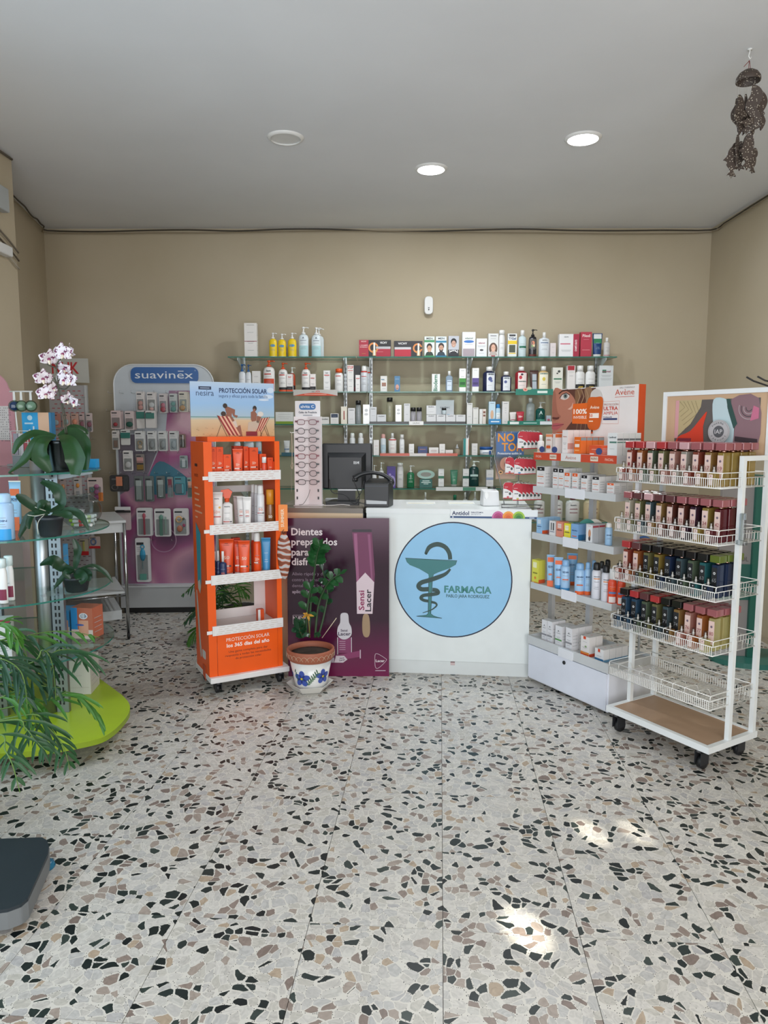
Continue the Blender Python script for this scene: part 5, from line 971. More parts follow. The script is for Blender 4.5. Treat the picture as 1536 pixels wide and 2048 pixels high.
def earplugs():
    y0 = 4.60; p = at(1030, 1008, y0); t = thing('wire_rack', 'grey wire stand holding the red earplug packs', 'rack', (p.x, y0, ZC+.0005)); w = MB(); m = M('#8b8d90', .35, 'm'); q = lambda u, v, dy=0: (at(u, v, y0+dy).x-p.x, dy, max(at(u, v, y0+dy).z-ZC, .004))
    w.tube([(-.10, -.10, .004), (.13, -.14, .004), (.18, .05, .004), (-.07, .1, .004)], .003, m, 6, True); w.tube([(-.06, .05, .004), (-.075, .05, .1), (-.125, .06, .30), (-.125, .06, .47)], .0028, m, 6); w.tube([(.03, .06, .004), (.03, .06, .47), (-.125, .06, .47)], .0028, m, 6); w.tube([(.0, -.06, .004), (.03, .05, .16), (.05, .05, .16)], .0022, m, 5)
    w.build('wire_frame', t)
    for k, (u, v) in enumerate(((1052, 864), (1022, 917), (1018, 965), (1041, 917), (1041, 966))):
        e = q(u, v, .02); MB().tube([(e[0]-.012, -.052, e[2]+.012), (e[0]-.012, -.05, e[2]+.004), (e[0]+.06, .052, e[2]+.004)], .0018, m, 5).build('hook', t)
    a = at(993, 863, y0+.07); b = at(1047, 958, y0+.07); s = thing('poster', 'blue and orange earplug header card behind the red packs', 'sign', (a.x, y0+.075, b.z), 0)
    W_, H_ = b.x-a.x, a.z-b.z; MB().slab([(0, 0), (W_*.72, 0), (W_*.75, H_*.5), (W_*1.0, H_*.5), (W_, H_), (0, H_)], 0, .003, gradmat('card_print', [(0, '#a98a72'), (.25, '#7c5a4a'), (.45, '#3a4652'), (.55, '#25588f'), (1, '#2a5f98')], 2, .4)).build('card', s)
    m = MB(); m.text('NO', W_*.06, H_*.79, H_*.17, '#e3901c', -.0012, al='l', w=W_*.6, bold=True); m.text('TON', W_*.2, H_*.59, H_*.17, '#e3901c', -.0012, al='l', w=W_*.78, bold=True); m.text('Protectores auditivos', W_*.06, H_*.52, H_*.045, '#dfe3e6', -.0012, al='l', w=W_*.85, bold=True)
    m.oval(W_*.35, H_*.32, W_*.2, H_*.14, '#c8937c', -.0008); m.oval(W_*.4, H_*.31, W_*.1, H_*.08, '#8e5548', -.0010)
    for k in range(3): m.oval(W_*(.18+.22*k), H_*.14, W_*.08, H_*.04, '#d9a870', -.0011); m.oval(W_*(.18+.22*k), H_*.14, W_*.04, H_*.018, '#40302a', -.0013)
    m.build('print', s)
    g = 'red and white earplug packs'
    def pack(u, v0, v1, y, wp, label, acc):
        a = at(u, v0, y); b = at(u+wp, v1, y); w = b.x-a.x; h = a.z-b.z
        t = thing('earplug_pack', label, 'pack', (a.x+w/2, y, b.z), .06, g); m = MB(); m.slab([(-w/2, 0), (w/2, 0), (w/2, h*.86), (w*.3, h), (-w*.3, h), (-w/2, h*.86)], 0, .010, '#e4e2e1'); m.build('card', t)
        m = MB(); m.poly([(-w/2, h*.62), (-w*.2, h*.6), (w*.2, h*.48), (w/2, h*.33), (w/2, h*.86), (w*.3, h), (-w*.3, h), (-w/2, h*.86)], '#b9182e', -.0006); m.rect(-w/2, w/2, 0, h*.05, '#b9182e', -.0006); m.oval(w*.22, h*.3, w*.13, h*.09, '#3c4a48', -.0008, 12); m.oval(w*.0, h*.1, w*.14, h*.05, acc, -.0008, 8); m.rect(-w*.35, w*.05, h*.38, h*.42, '#3b3b40', -.0008); m.rect(-w*.4, -.02*w, h*.7, h*.73, '#e0a8ae', -.0009); m.build('print', t)
        m = MB(); m.ring(0, h*1.0, w*.10, w*.15, '#c9c6c6', .004, 12, 0, PI); m.build('hang_loop', t); return t
    spec = [((1036, 863, 898), 19, 5, 7.5, .02, 'upper row', '#3b6a4a'), ((1011, 915, 947), 17, 1, 0, .0, 'middle row, left column', '#c04a58'), ((1029, 917, 949), 20, 4, 7.5, .02, 'middle row, right column', '#3f86b4'), ((1007, 965, 997), 18, 2, 3, .0, 'lower row, left column', '#c04a58'), ((1026, 967, 1001), 19, 6, 7.5, .02, 'lower row, right column', '#b9b44a')]
    for (u, v0, v1), wp, n, du, dy, rn, acc in spec:
        for k in range(n): pack(u+du*k, v0+(.5*k), v1-(.3*k), y0-.07+.022*k+dy*.0, wp, f"red and white earplug pack, {rn}, {'frontmost' if k == 0 else ORD[k]+' from the front'}", acc)
earplugs()
# ------------------------------------------------------------------ white sun care gondola by the counter
AF = Fr(.896, 4.349, -60.8); AL = .65; AD = .31; SH = '#d3d6d8'
def gondola():
    t = thing('shelf_rack', 'white and grey gondola rack with sun care products beside the counter', 'rack', AF.p(0, 0, 0), AF.a)
    wm = M('#e3e5ec', .35); gm = M('#c9cccd', .4)
    MB().box(.0, AL, 0.002, .33, .018, .236, wm).build('cabinet', t); MB().box(.006, AL-.008, -.010, .0015, .03, .232, M('#dfe3ee', .35)).build('cabinet_door', t)
    MB().lathe([(.011, 0), (.011, .004)], '#14161a', 18).build('finger_hole', t, loc=(AL*.49, -.0105, .205), rot=(PI/2, 0, 0))
    b = MB(); b.box(-.006, AL+.004, -.012, 0, .2375, .289, gm); b.box(-.006, .0, 0, .335, .2375, .289, gm); b.box(AL-.002, AL+.004, 0, .335, .2375, .289, gm); b.box(0, AL, .329, .335, .2375, .289, gm); b.box(0, AL-.002, 0, .329, .2375, .270, gm); b.build('cabinet_tray', t)
    for x in (.06, AL-.06):
        for y in (.05, .28): MB().cyl(.014, 0.0, .018, '#2a2b2d', 12, x, y).build('foot', t)
    pm = M('#c6c7ca', .4)
    for x, d in ((AF.hit(1105, 1000, .335)[0], .335), (AF.hit(1182, 1000, .335)[0], .335)):
        p = MB(); p.box(x-.018, x+.018, d+.002, d+.03, .018, 1.56, pm)
        for k in range(40 if x > .3 else 0):
            z = .45+.027*k
            for dx in (-.006, .006): p.rect(x+dx-.002, x+dx+.002, z, z+.016, '#3a3c3f', d+.0014)
        p.build('post', t)
    for i, (z0, z1, fc) in enumerate(((.582, .620, None), (.887, .927, None), (1.168, 1.207, None), (1.366, 1.41, '#c9492b'))):
        b = MB(); y1 = .334
        b.box(0, AL, 0, .006, z0, z1, gm); b.box(0, .006, .006, y1, z0, z1, gm); b.box(AL-.006, AL, .006, y1, z0, z1, gm); b.box(.006, AL-.006, .006, y1, z1-.012, z1-.005, gm) ; s = b.build('shelf', t)
        m = MB()
        if fc:
            m.rect(0.001, AL-.001, z0, z1-.001, fc, -.0008); m.rect(AL*.36, AL*.60, z0+.001, z1-.001, '#dfdddb', -.0012); m.text('Avène', AL*.48, z0+.012, .02, '#b5624c', -.0016, w=.085); m.text('FACIAL', AL*.07, z0+.014, .013, '#e6b9a8', -.0012, w=.05, bold=True); m.text('FACIAL', AL*.92, z0+.014, .013, '#e6b9a8', -.0012, w=.06, bold=True)
            for x in (.26, .755): m.rect(AL*x-.028, AL*x+.028, z0+.008, z1-.010, '#e3d6c4', -.0012); m.text('NUEVO', AL*x, z0+.016, .012, '#8a4a30', -.0016, w=.046, bold=True)
        if m.v: m.build('print', s)
        if not fc: MB().box(AL*(.43 if i == 2 else .42), AL*(.66 if i == 2 else .60), -.006, -.0005, z0-.008, z1+.008, '#e3e5ea').build('price_card', s)
    MB().box(AL*.42, AL*.60, -.018, -.0125, .235, .285, '#e3e5ea').build('price_card', t)
gondola()
def avene_header():
    s0, _ = AF.hit(1106, 820, .235); s1, zt = AF.hit(1278, 768, .235); _, zb = AF.hit(1278, 868, .235); w = s1-s0; h = zt-1.406
    t = thing('header_board', 'sun care header board with a close-up woman face and orange tube', 'sign', AF.p(s0, .2356, 1.4060), AF.a); k = w/172.; hh = h
    MB().box(0, w, 0, .05, 0, h, M('#e0dcd9', .4)).build('board', t); MB().box(w+.0005, w+.004, 0, .05, 0.0, h, M('#cf4f22', .4)).build('orange_edge', t)
    # drawing units of the photo crop: x 600..1430, y 75..500
    hb = zb-1.406; hp = zt-zb
    kx = w/830.; q = lambda x, y: ((x-600)*kx, hb+hp*(1-(y-62)/452.)); m = MB(); P = lambda pts, c, y: m.poly([q(*a) for a in pts], c, y)
    P([(600, 70), (1040, 70), (1025, 495), (600, 495)], '#5a3529', -.0006)
    P(spline([(600, 75), (700, 72), (770, 100), (830, 170), (850, 260), (830, 360), (770, 440), (730, 490), (660, 500), (600, 500)], 4), '#b0735e', -.0009)
    P(spline([(600, 90), (625, 100), (635, 200), (655, 300), (690, 340), (660, 365), (600, 370)], 4), '#9c6250', -.0011)
    P(spline([(600, 345), (640, 350), (672, 345), (660, 370), (600, 365)], 3), '#5c2e26', -.0013)
    P(spline([(597, 420), (640, 408), (690, 412), (725, 420), (690, 450), (650, 478), (597, 470)], 4), '#b0565a', -.0012); m.stroke([q(600, 438), q(650, 434), q(725, 421)], .003, '#5c2a2c', -.0014)
    P(spline([(675, 150), (700, 118), (740, 108), (775, 130), (760, 160), (715, 172)], 4), '#d2c3bb', -.0012); m.oval(*q(733, 135), 22*kx, hp*24/452, '#6a7a78', -.0014); m.oval(*q(733, 133), 9*kx, hp*11/452, '#1c1816', -.0016)
    m.stroke([q(672, 155), q(695, 118), q(740, 102), (q(780, 128))], .005, '#2c1915', -.0015); m.stroke([q(660, 108), q(700, 80), q(760, 74)], .009, '#4a2a20', -.0015)
    P([(760, 270), (800, 240), (815, 200), (822, 250), (790, 275)], '#d3a896', -.0013)
    P(spline([(840, 75), (900, 72), (900, 130), (870, 200), (890, 260), (850, 250), (835, 150)], 4), '#7c5a3e', -.0012); P(spline([(930, 75), (1000, 72), (1010, 200), (980, 300), (950, 200)], 4), '#8c6c50', -.0012)
    for x in (860, 900, 945): m.stroke([q(x, 80), q(x+25, 150), q(x-5, 230), q(x+20, 300), q(x, 480)], [.004, .007, .006, .005, .002], '#a58566', -.0013)
    P([(600, 495), (1025, 495), (1025, 514), (600, 514)], '#c9562c', -.0008); m.build('face_picture', t)
    m = MB(); P = lambda pts, c, y: m.poly([q(*a) for a in pts], c, y)
    P([(815, 218), (975, 212), (975, 420), (812, 415)], '#d8621c', -.0018); m.text('100%', *q(893, 318), hp*.105, '#f3ece2', -.0022, w=135*kx, bold=True); m.text('INVISIBLE', *q(893, 366), hp*.062, '#f3ece2', -.0022, w=132*kx); m.build('orange_panel', t)
    m = MB(); P = lambda pts, c, y: m.poly([q(*a) for a in pts], c, y)
    P(spline([(990, 165), (1000, 110), (1045, 80), (1090, 110), (1105, 165)], 5, False), '#c9c4bf', -.0024)
    P(spline([(972, 175), (1045, 160), (1112, 175), (1108, 330), (1080, 465), (985, 465), (962, 330)], 5), '#c75a18', -.0026); m.text('Avène', *q(1037, 272), hp*.065, '#f0d9c4', -.0030, w=90*kx, bold=True); P([(988, 315), (1080, 315), (1080, 362), (988, 362)], '#ece3da', -.0030); m.text('50', *q(1003, 352), hp*.065, '#d0561c', -.0034, w=34*kx, bold=True)
    m.rect(q(985, 0)[0], q(1025, 0)[0], q(0, 398)[1], q(0, 388)[1], '#ecd9c4', -.0031); m.build('tube_picture', t)
    m = MB(); m.text('Avène', *q(1308, 152), hp*.12, '#c4553c', -.0010, w=170*kx); m.rect(q(1222, 0)[0], q(1395, 0)[0], q(0, 172)[1], q(0, 168)[1], '#c4553c', -.0010); m.text('EAU THERMALE', *q(1330, 92), hp*.03, '#8a8480', -.0010, w=130*kx)
    m.text('PROTECCIÓN', *q(1190, 246), hp*.042, '#a0503c', -.0010, w=130*kx); m.text('ULTRA', *q(1187, 290), hp*.075, '#c2402c', -.0010, w=132*kx, bold=True); m.text('AMPLIA', *q(1187, 332), hp*.066, '#c2402c', -.0010, w=132*kx); m.rect(q(1120, 0)[0], q(1250, 0)[0], q(0, 384)[1], q(0, 366)[1], '#33406c', -.0010); m.text('TriAsorB', *q(1160, 362), hp*.028, '#33406c', -.0010, w=80*kx, bold=True)
    for a, b in (((1113, 208), (1265, 206)), ((1265, 206), (1262, 418)), ((1262, 418), (1108, 418)), ((1108, 418), (1113, 208))): m.stroke([q(*a), q(*b)], .0015, '#d08a78', -.0010)
    m.build('lettering', t)
avene_header()
GA = 'sun care on the gondola, top shelf'
fr_items(AF, 1.4055, [
 ('b', 1072, 1085, 870, '#e3dedb', 'slim white bottle with orange print, leftmost on the red-edged shelf', {'cr': .5, 'ch': .3, 'y': .04, 'b': [(.1, .3, '#e6b08a')], 'd': .028}),
 ('c', 1092, 1104, 868, '#e6dad2', 'white-orange carton second from left on red-edged shelf', {'y': .03, 'b': [(.25, .4, '#d9602c', .1, .8), (.85, .98, '#e08a5c')], 'n_deep': 2, 'd': .04, 't': [('Avène', .66, .06, '#c46a4c', .7)], 's': [(.82, 1, '#c9642c')]}),
 ('c', 1106, 1111, 868, '#d9cfca', 'slim white-orange carton third from left on red-edged shelf', {'y': .03, 'n_deep': 2, 'd': .05, 's': [(.82, 1, '#c9642c')], 'l': []}),
 ('c', 1125, 1136, 860, '#e6dfdc', 'tall white-pink carton fronting a deep row on red-edged shelf', {'y': .03, 'n_deep': 4, 'd': .042, 't': [('Avène', .7, .05, '#c0705c', .7)], 's': [(.2, .45, '#c99a90')]}),
 ('c', 1149, 1162, 874, '#e06a1e', 'orange carton fronting a deep row on red-edged shelf', {'y': .02, 'n_deep': 4, 'd': .042, 't': [('Avène', .78, .06, '#f3ddc8', .7)], 'b': [(.42, .6, '#ecdcd0', .1, .8), (.2, .28, '#f0a060', .1, .8)], 's': [(.8, .98, '#8b8f90'), (0, .05, '#7c3a1c')], 'l': []}),
 ('c', 1179, 1203, 891, '#d8522a', 'squat orange carton between the orange row and white cartons', {'y': .012, 'd': .06, 't': [('', .55, .1, '#f0cfc0', .8)], 'b': [(.02, .2, '#ecd8cf', .05, .4)]}),
 ('c', 1216, 1235, 866, '#e0e2e1', 'white sun cream carton with green print, front of right row', {'y': .03, 'n_deep': 4, 'd': .042, 't': [('Ladival', .78, .07, '#33464c', .75)], 'b': [(.56, .63, '#4a7a6c', .2, .95)], 's': [(.57, .62, '#5f8a7c'), (.68, .76, '#6a6f74')], 'l': [(.3, .5)]}),
], GA)
for i, u in enumerate((1083, 1108, 1197)):
    p = AF.p(AF.hit(u, 905, .006)[0], .008, 1.4055); tag(MB().slab([(.022*math.cos(2*PI*j/20), .022+.018*math.sin(2*PI*j/20)) for j in range(20)], 0, .003, '#3a4a7c').build('shelf_tag', loc=(p.x, p.y, 1.4058), rot=AF.a), ('small oval navy shelf tag at left end of the red-edged shelf', 'small oval navy shelf tag below the slim white-orange carton', 'small oval navy shelf tag before the squat orange carton')[i], 'tag', 'oval navy shelf tags')
HB = lambda c: {'y': .02, 'd': .045, 'b': [(.8, .98, c, .05, .95), (.5, .54, '#d9763c', .1, .85), (.18, .21, '#c0564a', .1, .9)], 'l': [(.62, .6), (.4, .4)], 'o': [(0, .88, .12, .03, '#e6e6e6')]}
BKK, ORR = '#1c1d20', '#e2602a'
fr_items(AF, 1.2025, [
 ('c', 1074, 1090, 933, '#e3e2e1', 'black-topped white carton at left end of gondola second shelf', dict(HB(BKK), n_deep=3)),
 ('c', 1106, 1116.5, 936, '#e3e2e1', 'black-topped white carton, left of the touching pair', dict(HB(BKK), n_deep=3)),
 ('c', 1117.5, 1128, 937, '#e3e2e1', 'black-topped white carton, right of the touching pair', dict(HB(BKK), n_deep=3)),
 ('c', 1129, 1140, 945, '#e3e2e1', 'orange-topped white carton, left of the two orange-topped rows', dict(HB(ORR), n_deep=2)),
 ('c', 1144.5, 1156, 946, '#e3e2e1', 'orange-topped white carton, right of the two orange-topped rows', dict(HB(ORR), n_deep=3)),
 ('c', 1162.5, 1175, 950, '#e3e2e1', 'black-topped white carton right of the orange-topped rows', dict(HB(BKK), n_deep=3)),
 ('c', 1184.5, 1199, 953, '#e3e2e1', 'black-topped white carton fronting the longest second-shelf row', dict(HB(BKK), n_deep=4)),
 ('c', 1214, 1228.5, 966, '#e3e2e1', 'small orange-topped white carton at the gondola second shelf end', dict(HB(ORR), n_deep=3)),
], 'sun care on the gondola, second shelf')
BL = '#93bcdf'
fr_items(AF, .9225, [
 ('c', 1073.5, 1085, 1036, BL, 'light blue sun cream carton starting the gondola third shelf', {'y': .02, 'd': .045, 'n_deep': 3, 't': [('ISDIN', .42, .07, '#26426a', .7)], 'b': [(.62, .9, '#c9d9e6', .15, .75)], 's': [(0, .22, '#d9572c')], 'l': [(.3, .6)]}),
 ('c', 1099, 1111, 1042, '#dfdedd', 'white carton showing compact cases on gondola third shelf', {'y': .02, 'd': .045, 't': [('ISDIN', .25, .07, '#26426a', .7)], 'b': [(.38, .88, '#4c504f', .25, .42), (.38, .88, '#4c504f', .58, .8)], 'l': []}),
 ('c', 1113, 1126.5, 1043, '#d98a72', 'coral pink carton on the gondola third shelf', {'y': .02, 'd': .045, 't': [('ISDIN', .42, .07, '#5a2c2c', .7)], 'b': [(.58, .86, '#e6cfc6', .2, .75)]}),
 ('c', 1128.5, 1141.5, 1047, '#e8da3a', 'yellow carton on the gondola third shelf', {'y': .02, 'd': .045, 't': [('ISDIN', .38, .08, '#3a3c22', .7)], 'b': [(.55, .86, '#f0ecc8', .15, .7)]}),
 ('c', 1142.5, 1157, 1048, '#7fabd8', 'blue carton right of the yellow one on gondola third shelf', {'y': .018, 'd': .045, 'n_deep': 2, 't': [('ISDIN', .55, .08, '#26426a', .7)], 'b': [(0, .06, '#3a8ac0'), (.22, .27, '#d9643c', .15, .8)], 's': [(0, .35, '#2b6fa0')]}),
 ('c', 1172.5, 1186, 1048, '#b9bcc0', 'grey carton picturing a lipstick on the gondola third shelf', {'y': .012, 'd': .045, 'n_deep': 2, 'o': [(.05, .5, .2, .22, '#c9906c'), (.05, .25, .16, .14, '#4a3c3a')], 'b': [(.05, .95, '#dfe1e3', .05, .95)], 'l': [(.88, .5, '#c0303c')], 's': [(.82, .92, '#a83a48')]}),
 ('s', 1206, 1220.5, 1046, '#9cc2e2', 'light blue sun spray can with white cap, right end of third shelf', {'y': .03, 't': [('ISDIN', .55, .06, '#26426a', .6)], 'lc': '#5f7fa0'}),
], 'sun care on the gondola, third shelf')
for u0, c, lb, dd in ((1175, '#1f7a6c', 'half-round teal display card behind the blue cartons', .09), (1190, '#d9d3c6', 'half-round cream display card behind the teal one', .12)):
    s, z = AF.hit(u0, 1032, dd); o = MB().slab([(.07*math.cos(PI*j/20), .001+.118*math.sin(PI*j/20)) for j in range(21)], 0, .004, c).build('display_card', loc=AF.p(s, dd+.0, .9225), rot=AF.a+.8); tag(o, lb, 'display card')
fr_items(AF, .6155, [
 ('c', 1064.5, 1078, 1120, '#ddd84e', 'yellow sun stick carton at the left end of lowest gondola shelf', {'y': .02, 'd': .05, 't': [('ISDIN', .4, .06, '#3a3c22', .6)], 'b': [(.66, .9, '#f0eec0', .15, .7), (0, .04, '#e08a2c')], 'o': [(0, .22, .15, .06, '#e08a2c')], 's': [(0, .16, '#d9572c'), (.16, 1, '#d5cf52')], 'l': []}),
 ('t', 1089.5, 1105, 1110, BL, 'light blue sun tube with orange shoulder, left one', {'y': .02, 'cap': '#e2622a', 'b': [(.8, .95, '#e2622a'), (.0, .2, '#e2622a'), (.38, .42, '#e2622a', .2, .8)], 't': [('ISDIN', .62, .06, '#26426a', .75)], 'd': .035}),
 ('t', 1104.5, 1122, 1115, BL, 'light blue sun tube with orange shoulder, right one', {'y': .012, 'cap': '#3a8ac0', 'b': [(.8, .93, '#e2622a'), (.36, .4, '#e2622a', .2, .8)], 't': [('ISDIN', .6, .06, '#26426a', .75)], 'd': .035}),
 ('t', 1130, 1151, 1107, '#6fa6cf', 'blue sun tube with orange shoulder standing at the back', {'y': .15, 'cap': '#e2622a', 'b': [(.84, .96, '#e2622a')], 't': [('ISDIN', .64, .05, '#26426a', .7)]}),
 ('s', 1115.5, 1134.5, 1120, '#a4c8e8', 'light blue spray can with rounded blue cap, left one of lowest shelf', {'y': .02, 'cap': '#8db8e0', 't': [('ISDIN', .72, .07, '#26426a', .6)], 'b': [(0, .1, '#3a8ac0'), (.42, .47, '#e2622a', .2, .8)]}),
 ('s', 1143, 1163.5, 1127, '#a4c8e8', 'light blue spray can with orange foot, middle of lowest shelf', {'y': .014, 'cap': '#8db8e0', 't': [('ISDIN', .68, .07, '#26426a', .6)], 'b': [(0, .14, '#e2622a'), (.36, .41, '#e2622a', .2, .8)]}),
 ('s', 1165.5, 1178.5, 1125, '#a4c8e8', 'narrow light blue spray can with orange foot, beside white cans', {'y': .05, 'cap': '#8db8e0', 't': [('ISDIN', .66, .07, '#26426a', .6)], 'b': [(0, .14, '#e2622a')]}),
 ('s', 1179, 1190, 1121, '#a4c8e8', 'light blue spray can hidden behind the white cans', {'y': .16, 'cap': '#8db8e0'}),
 ('s', 1178, 1197, 1126, '#dadbe2', 'front white spray can with black cap, left one', {'y': .012, 'cap': '#17181a', 'b': [(.7, .73, '#e0862c', .2, .8)], 't': [('', .76, .06, '#55585c', .4)]}),
 ('s', 1197.5, 1216, 1131, '#dadbe2', 'front white spray can with black cap, right one', {'y': .012, 'cap': '#17181a', 'b': [(.68, .71, '#e0862c', .2, .8)], 't': [('', .74, .06, '#55585c', .4)]}),
 ('s', 1194, 1206, 1123, '#cfd0d6', 'rear white spray can with black cap, left one', {'y': .10, 'cap': '#17181a'}),
 ('s', 1204, 1218, 1120, '#cfd0d6', 'rear white spray can with black cap, right one', {'y': .15, 'cap': '#17181a'}),
 ('b', 1212.5, 1230.5, 1138, '#dd4a26', 'orange-red sun bottle with white nozzle, left one', {'y': .010, 'cr': .7, 'ch': .3, 'd': .034, 'b': [(.06, .3, '#e8ddd8', .12, .88), (.42, .5, '#5b7fb0', .1, .9)], 'l': [(.7, .6, '#f0b8a0'), (.62, .5, '#f0a040')]}),
 ('b', 1231.5, 1248, 1138, '#dd4a26', 'orange-red sun bottle with white nozzle, right one', {'y': .030, 'cr': .7, 'ch': .3, 'd': .034, 'b': [(.06, .3, '#e8ddd8', .12, .88), (.42, .5, '#5b7fb0', .1, .9)], 'l': [(.7, .6, '#f0b8a0'), (.62, .5, '#f0a040')]}),
 ('s', 1226, 1242, 1127, '#cfd0d6', 'white spray can with black cap behind the orange-red bottles', {'y': .13, 'cap': '#17181a'}),
], 'sun care on the gondola, lowest shelf')
CB = lambda c, **k: dict({'y': .03, 'd': .05, 't': [('', .62, .045, '#45484e', .7)], 'b': [(0, .05, '#8c2440'), (.28, .36, c, 0, 1)], 'o': [(0, .76, .08, .025, '#2e3034')]}, **k)
fr_items(AF, .2705, [
 ('c', 1084, 1094, 1240, '#e2e1e3', 'white carton with burgundy foot, first on the cabinet top', CB('#8b8b90', n_deep=1)),
 ('c', 1095, 1105, 1243, '#e2e1e3', 'white carton with burgundy foot, second on the cabinet top', CB('#8b8b90', n_deep=2)),
 ('c', 1111, 1124, 1252, '#e2e1e3', 'white carton with green band on the cabinet top', CB('#5f9a58', n_deep=2)),
 ('c', 1132, 1144.5, 1256, '#e2e1e3', 'white carton with grey band, right of the green-banded one', CB('#8b8b90', n_deep=3)),
 ('c', 1162, 1179, 1273, '#e3dfdc', 'white carton with orange foot and orange tab on cabinet top', {'y': .03, 'd': .05, 'n_deep': 2, 'b': [(0, .12, '#d9481c'), (.12, .22, '#e08a3c'), (.86, 1, '#d9481c', .3, .6)], 'o': [(.1, .5, .12, .05, '#7fa06a')], 's': [(0, .16, '#c9421c')]}),
 ('c', 1190, 1207.5, 1298, '#e3e2e2', 'low white carton with blue foot, front of the rightmost row', {'y': .03, 'd': .045, 'n_deep': 4, 'b': [(0, .25, '#2c6f9c'), (.75, 1, '#c9421c', .35, .6)], 's': [(0, .2, '#5f8fae')]}),
], 'cartons on the gondola cabinet')
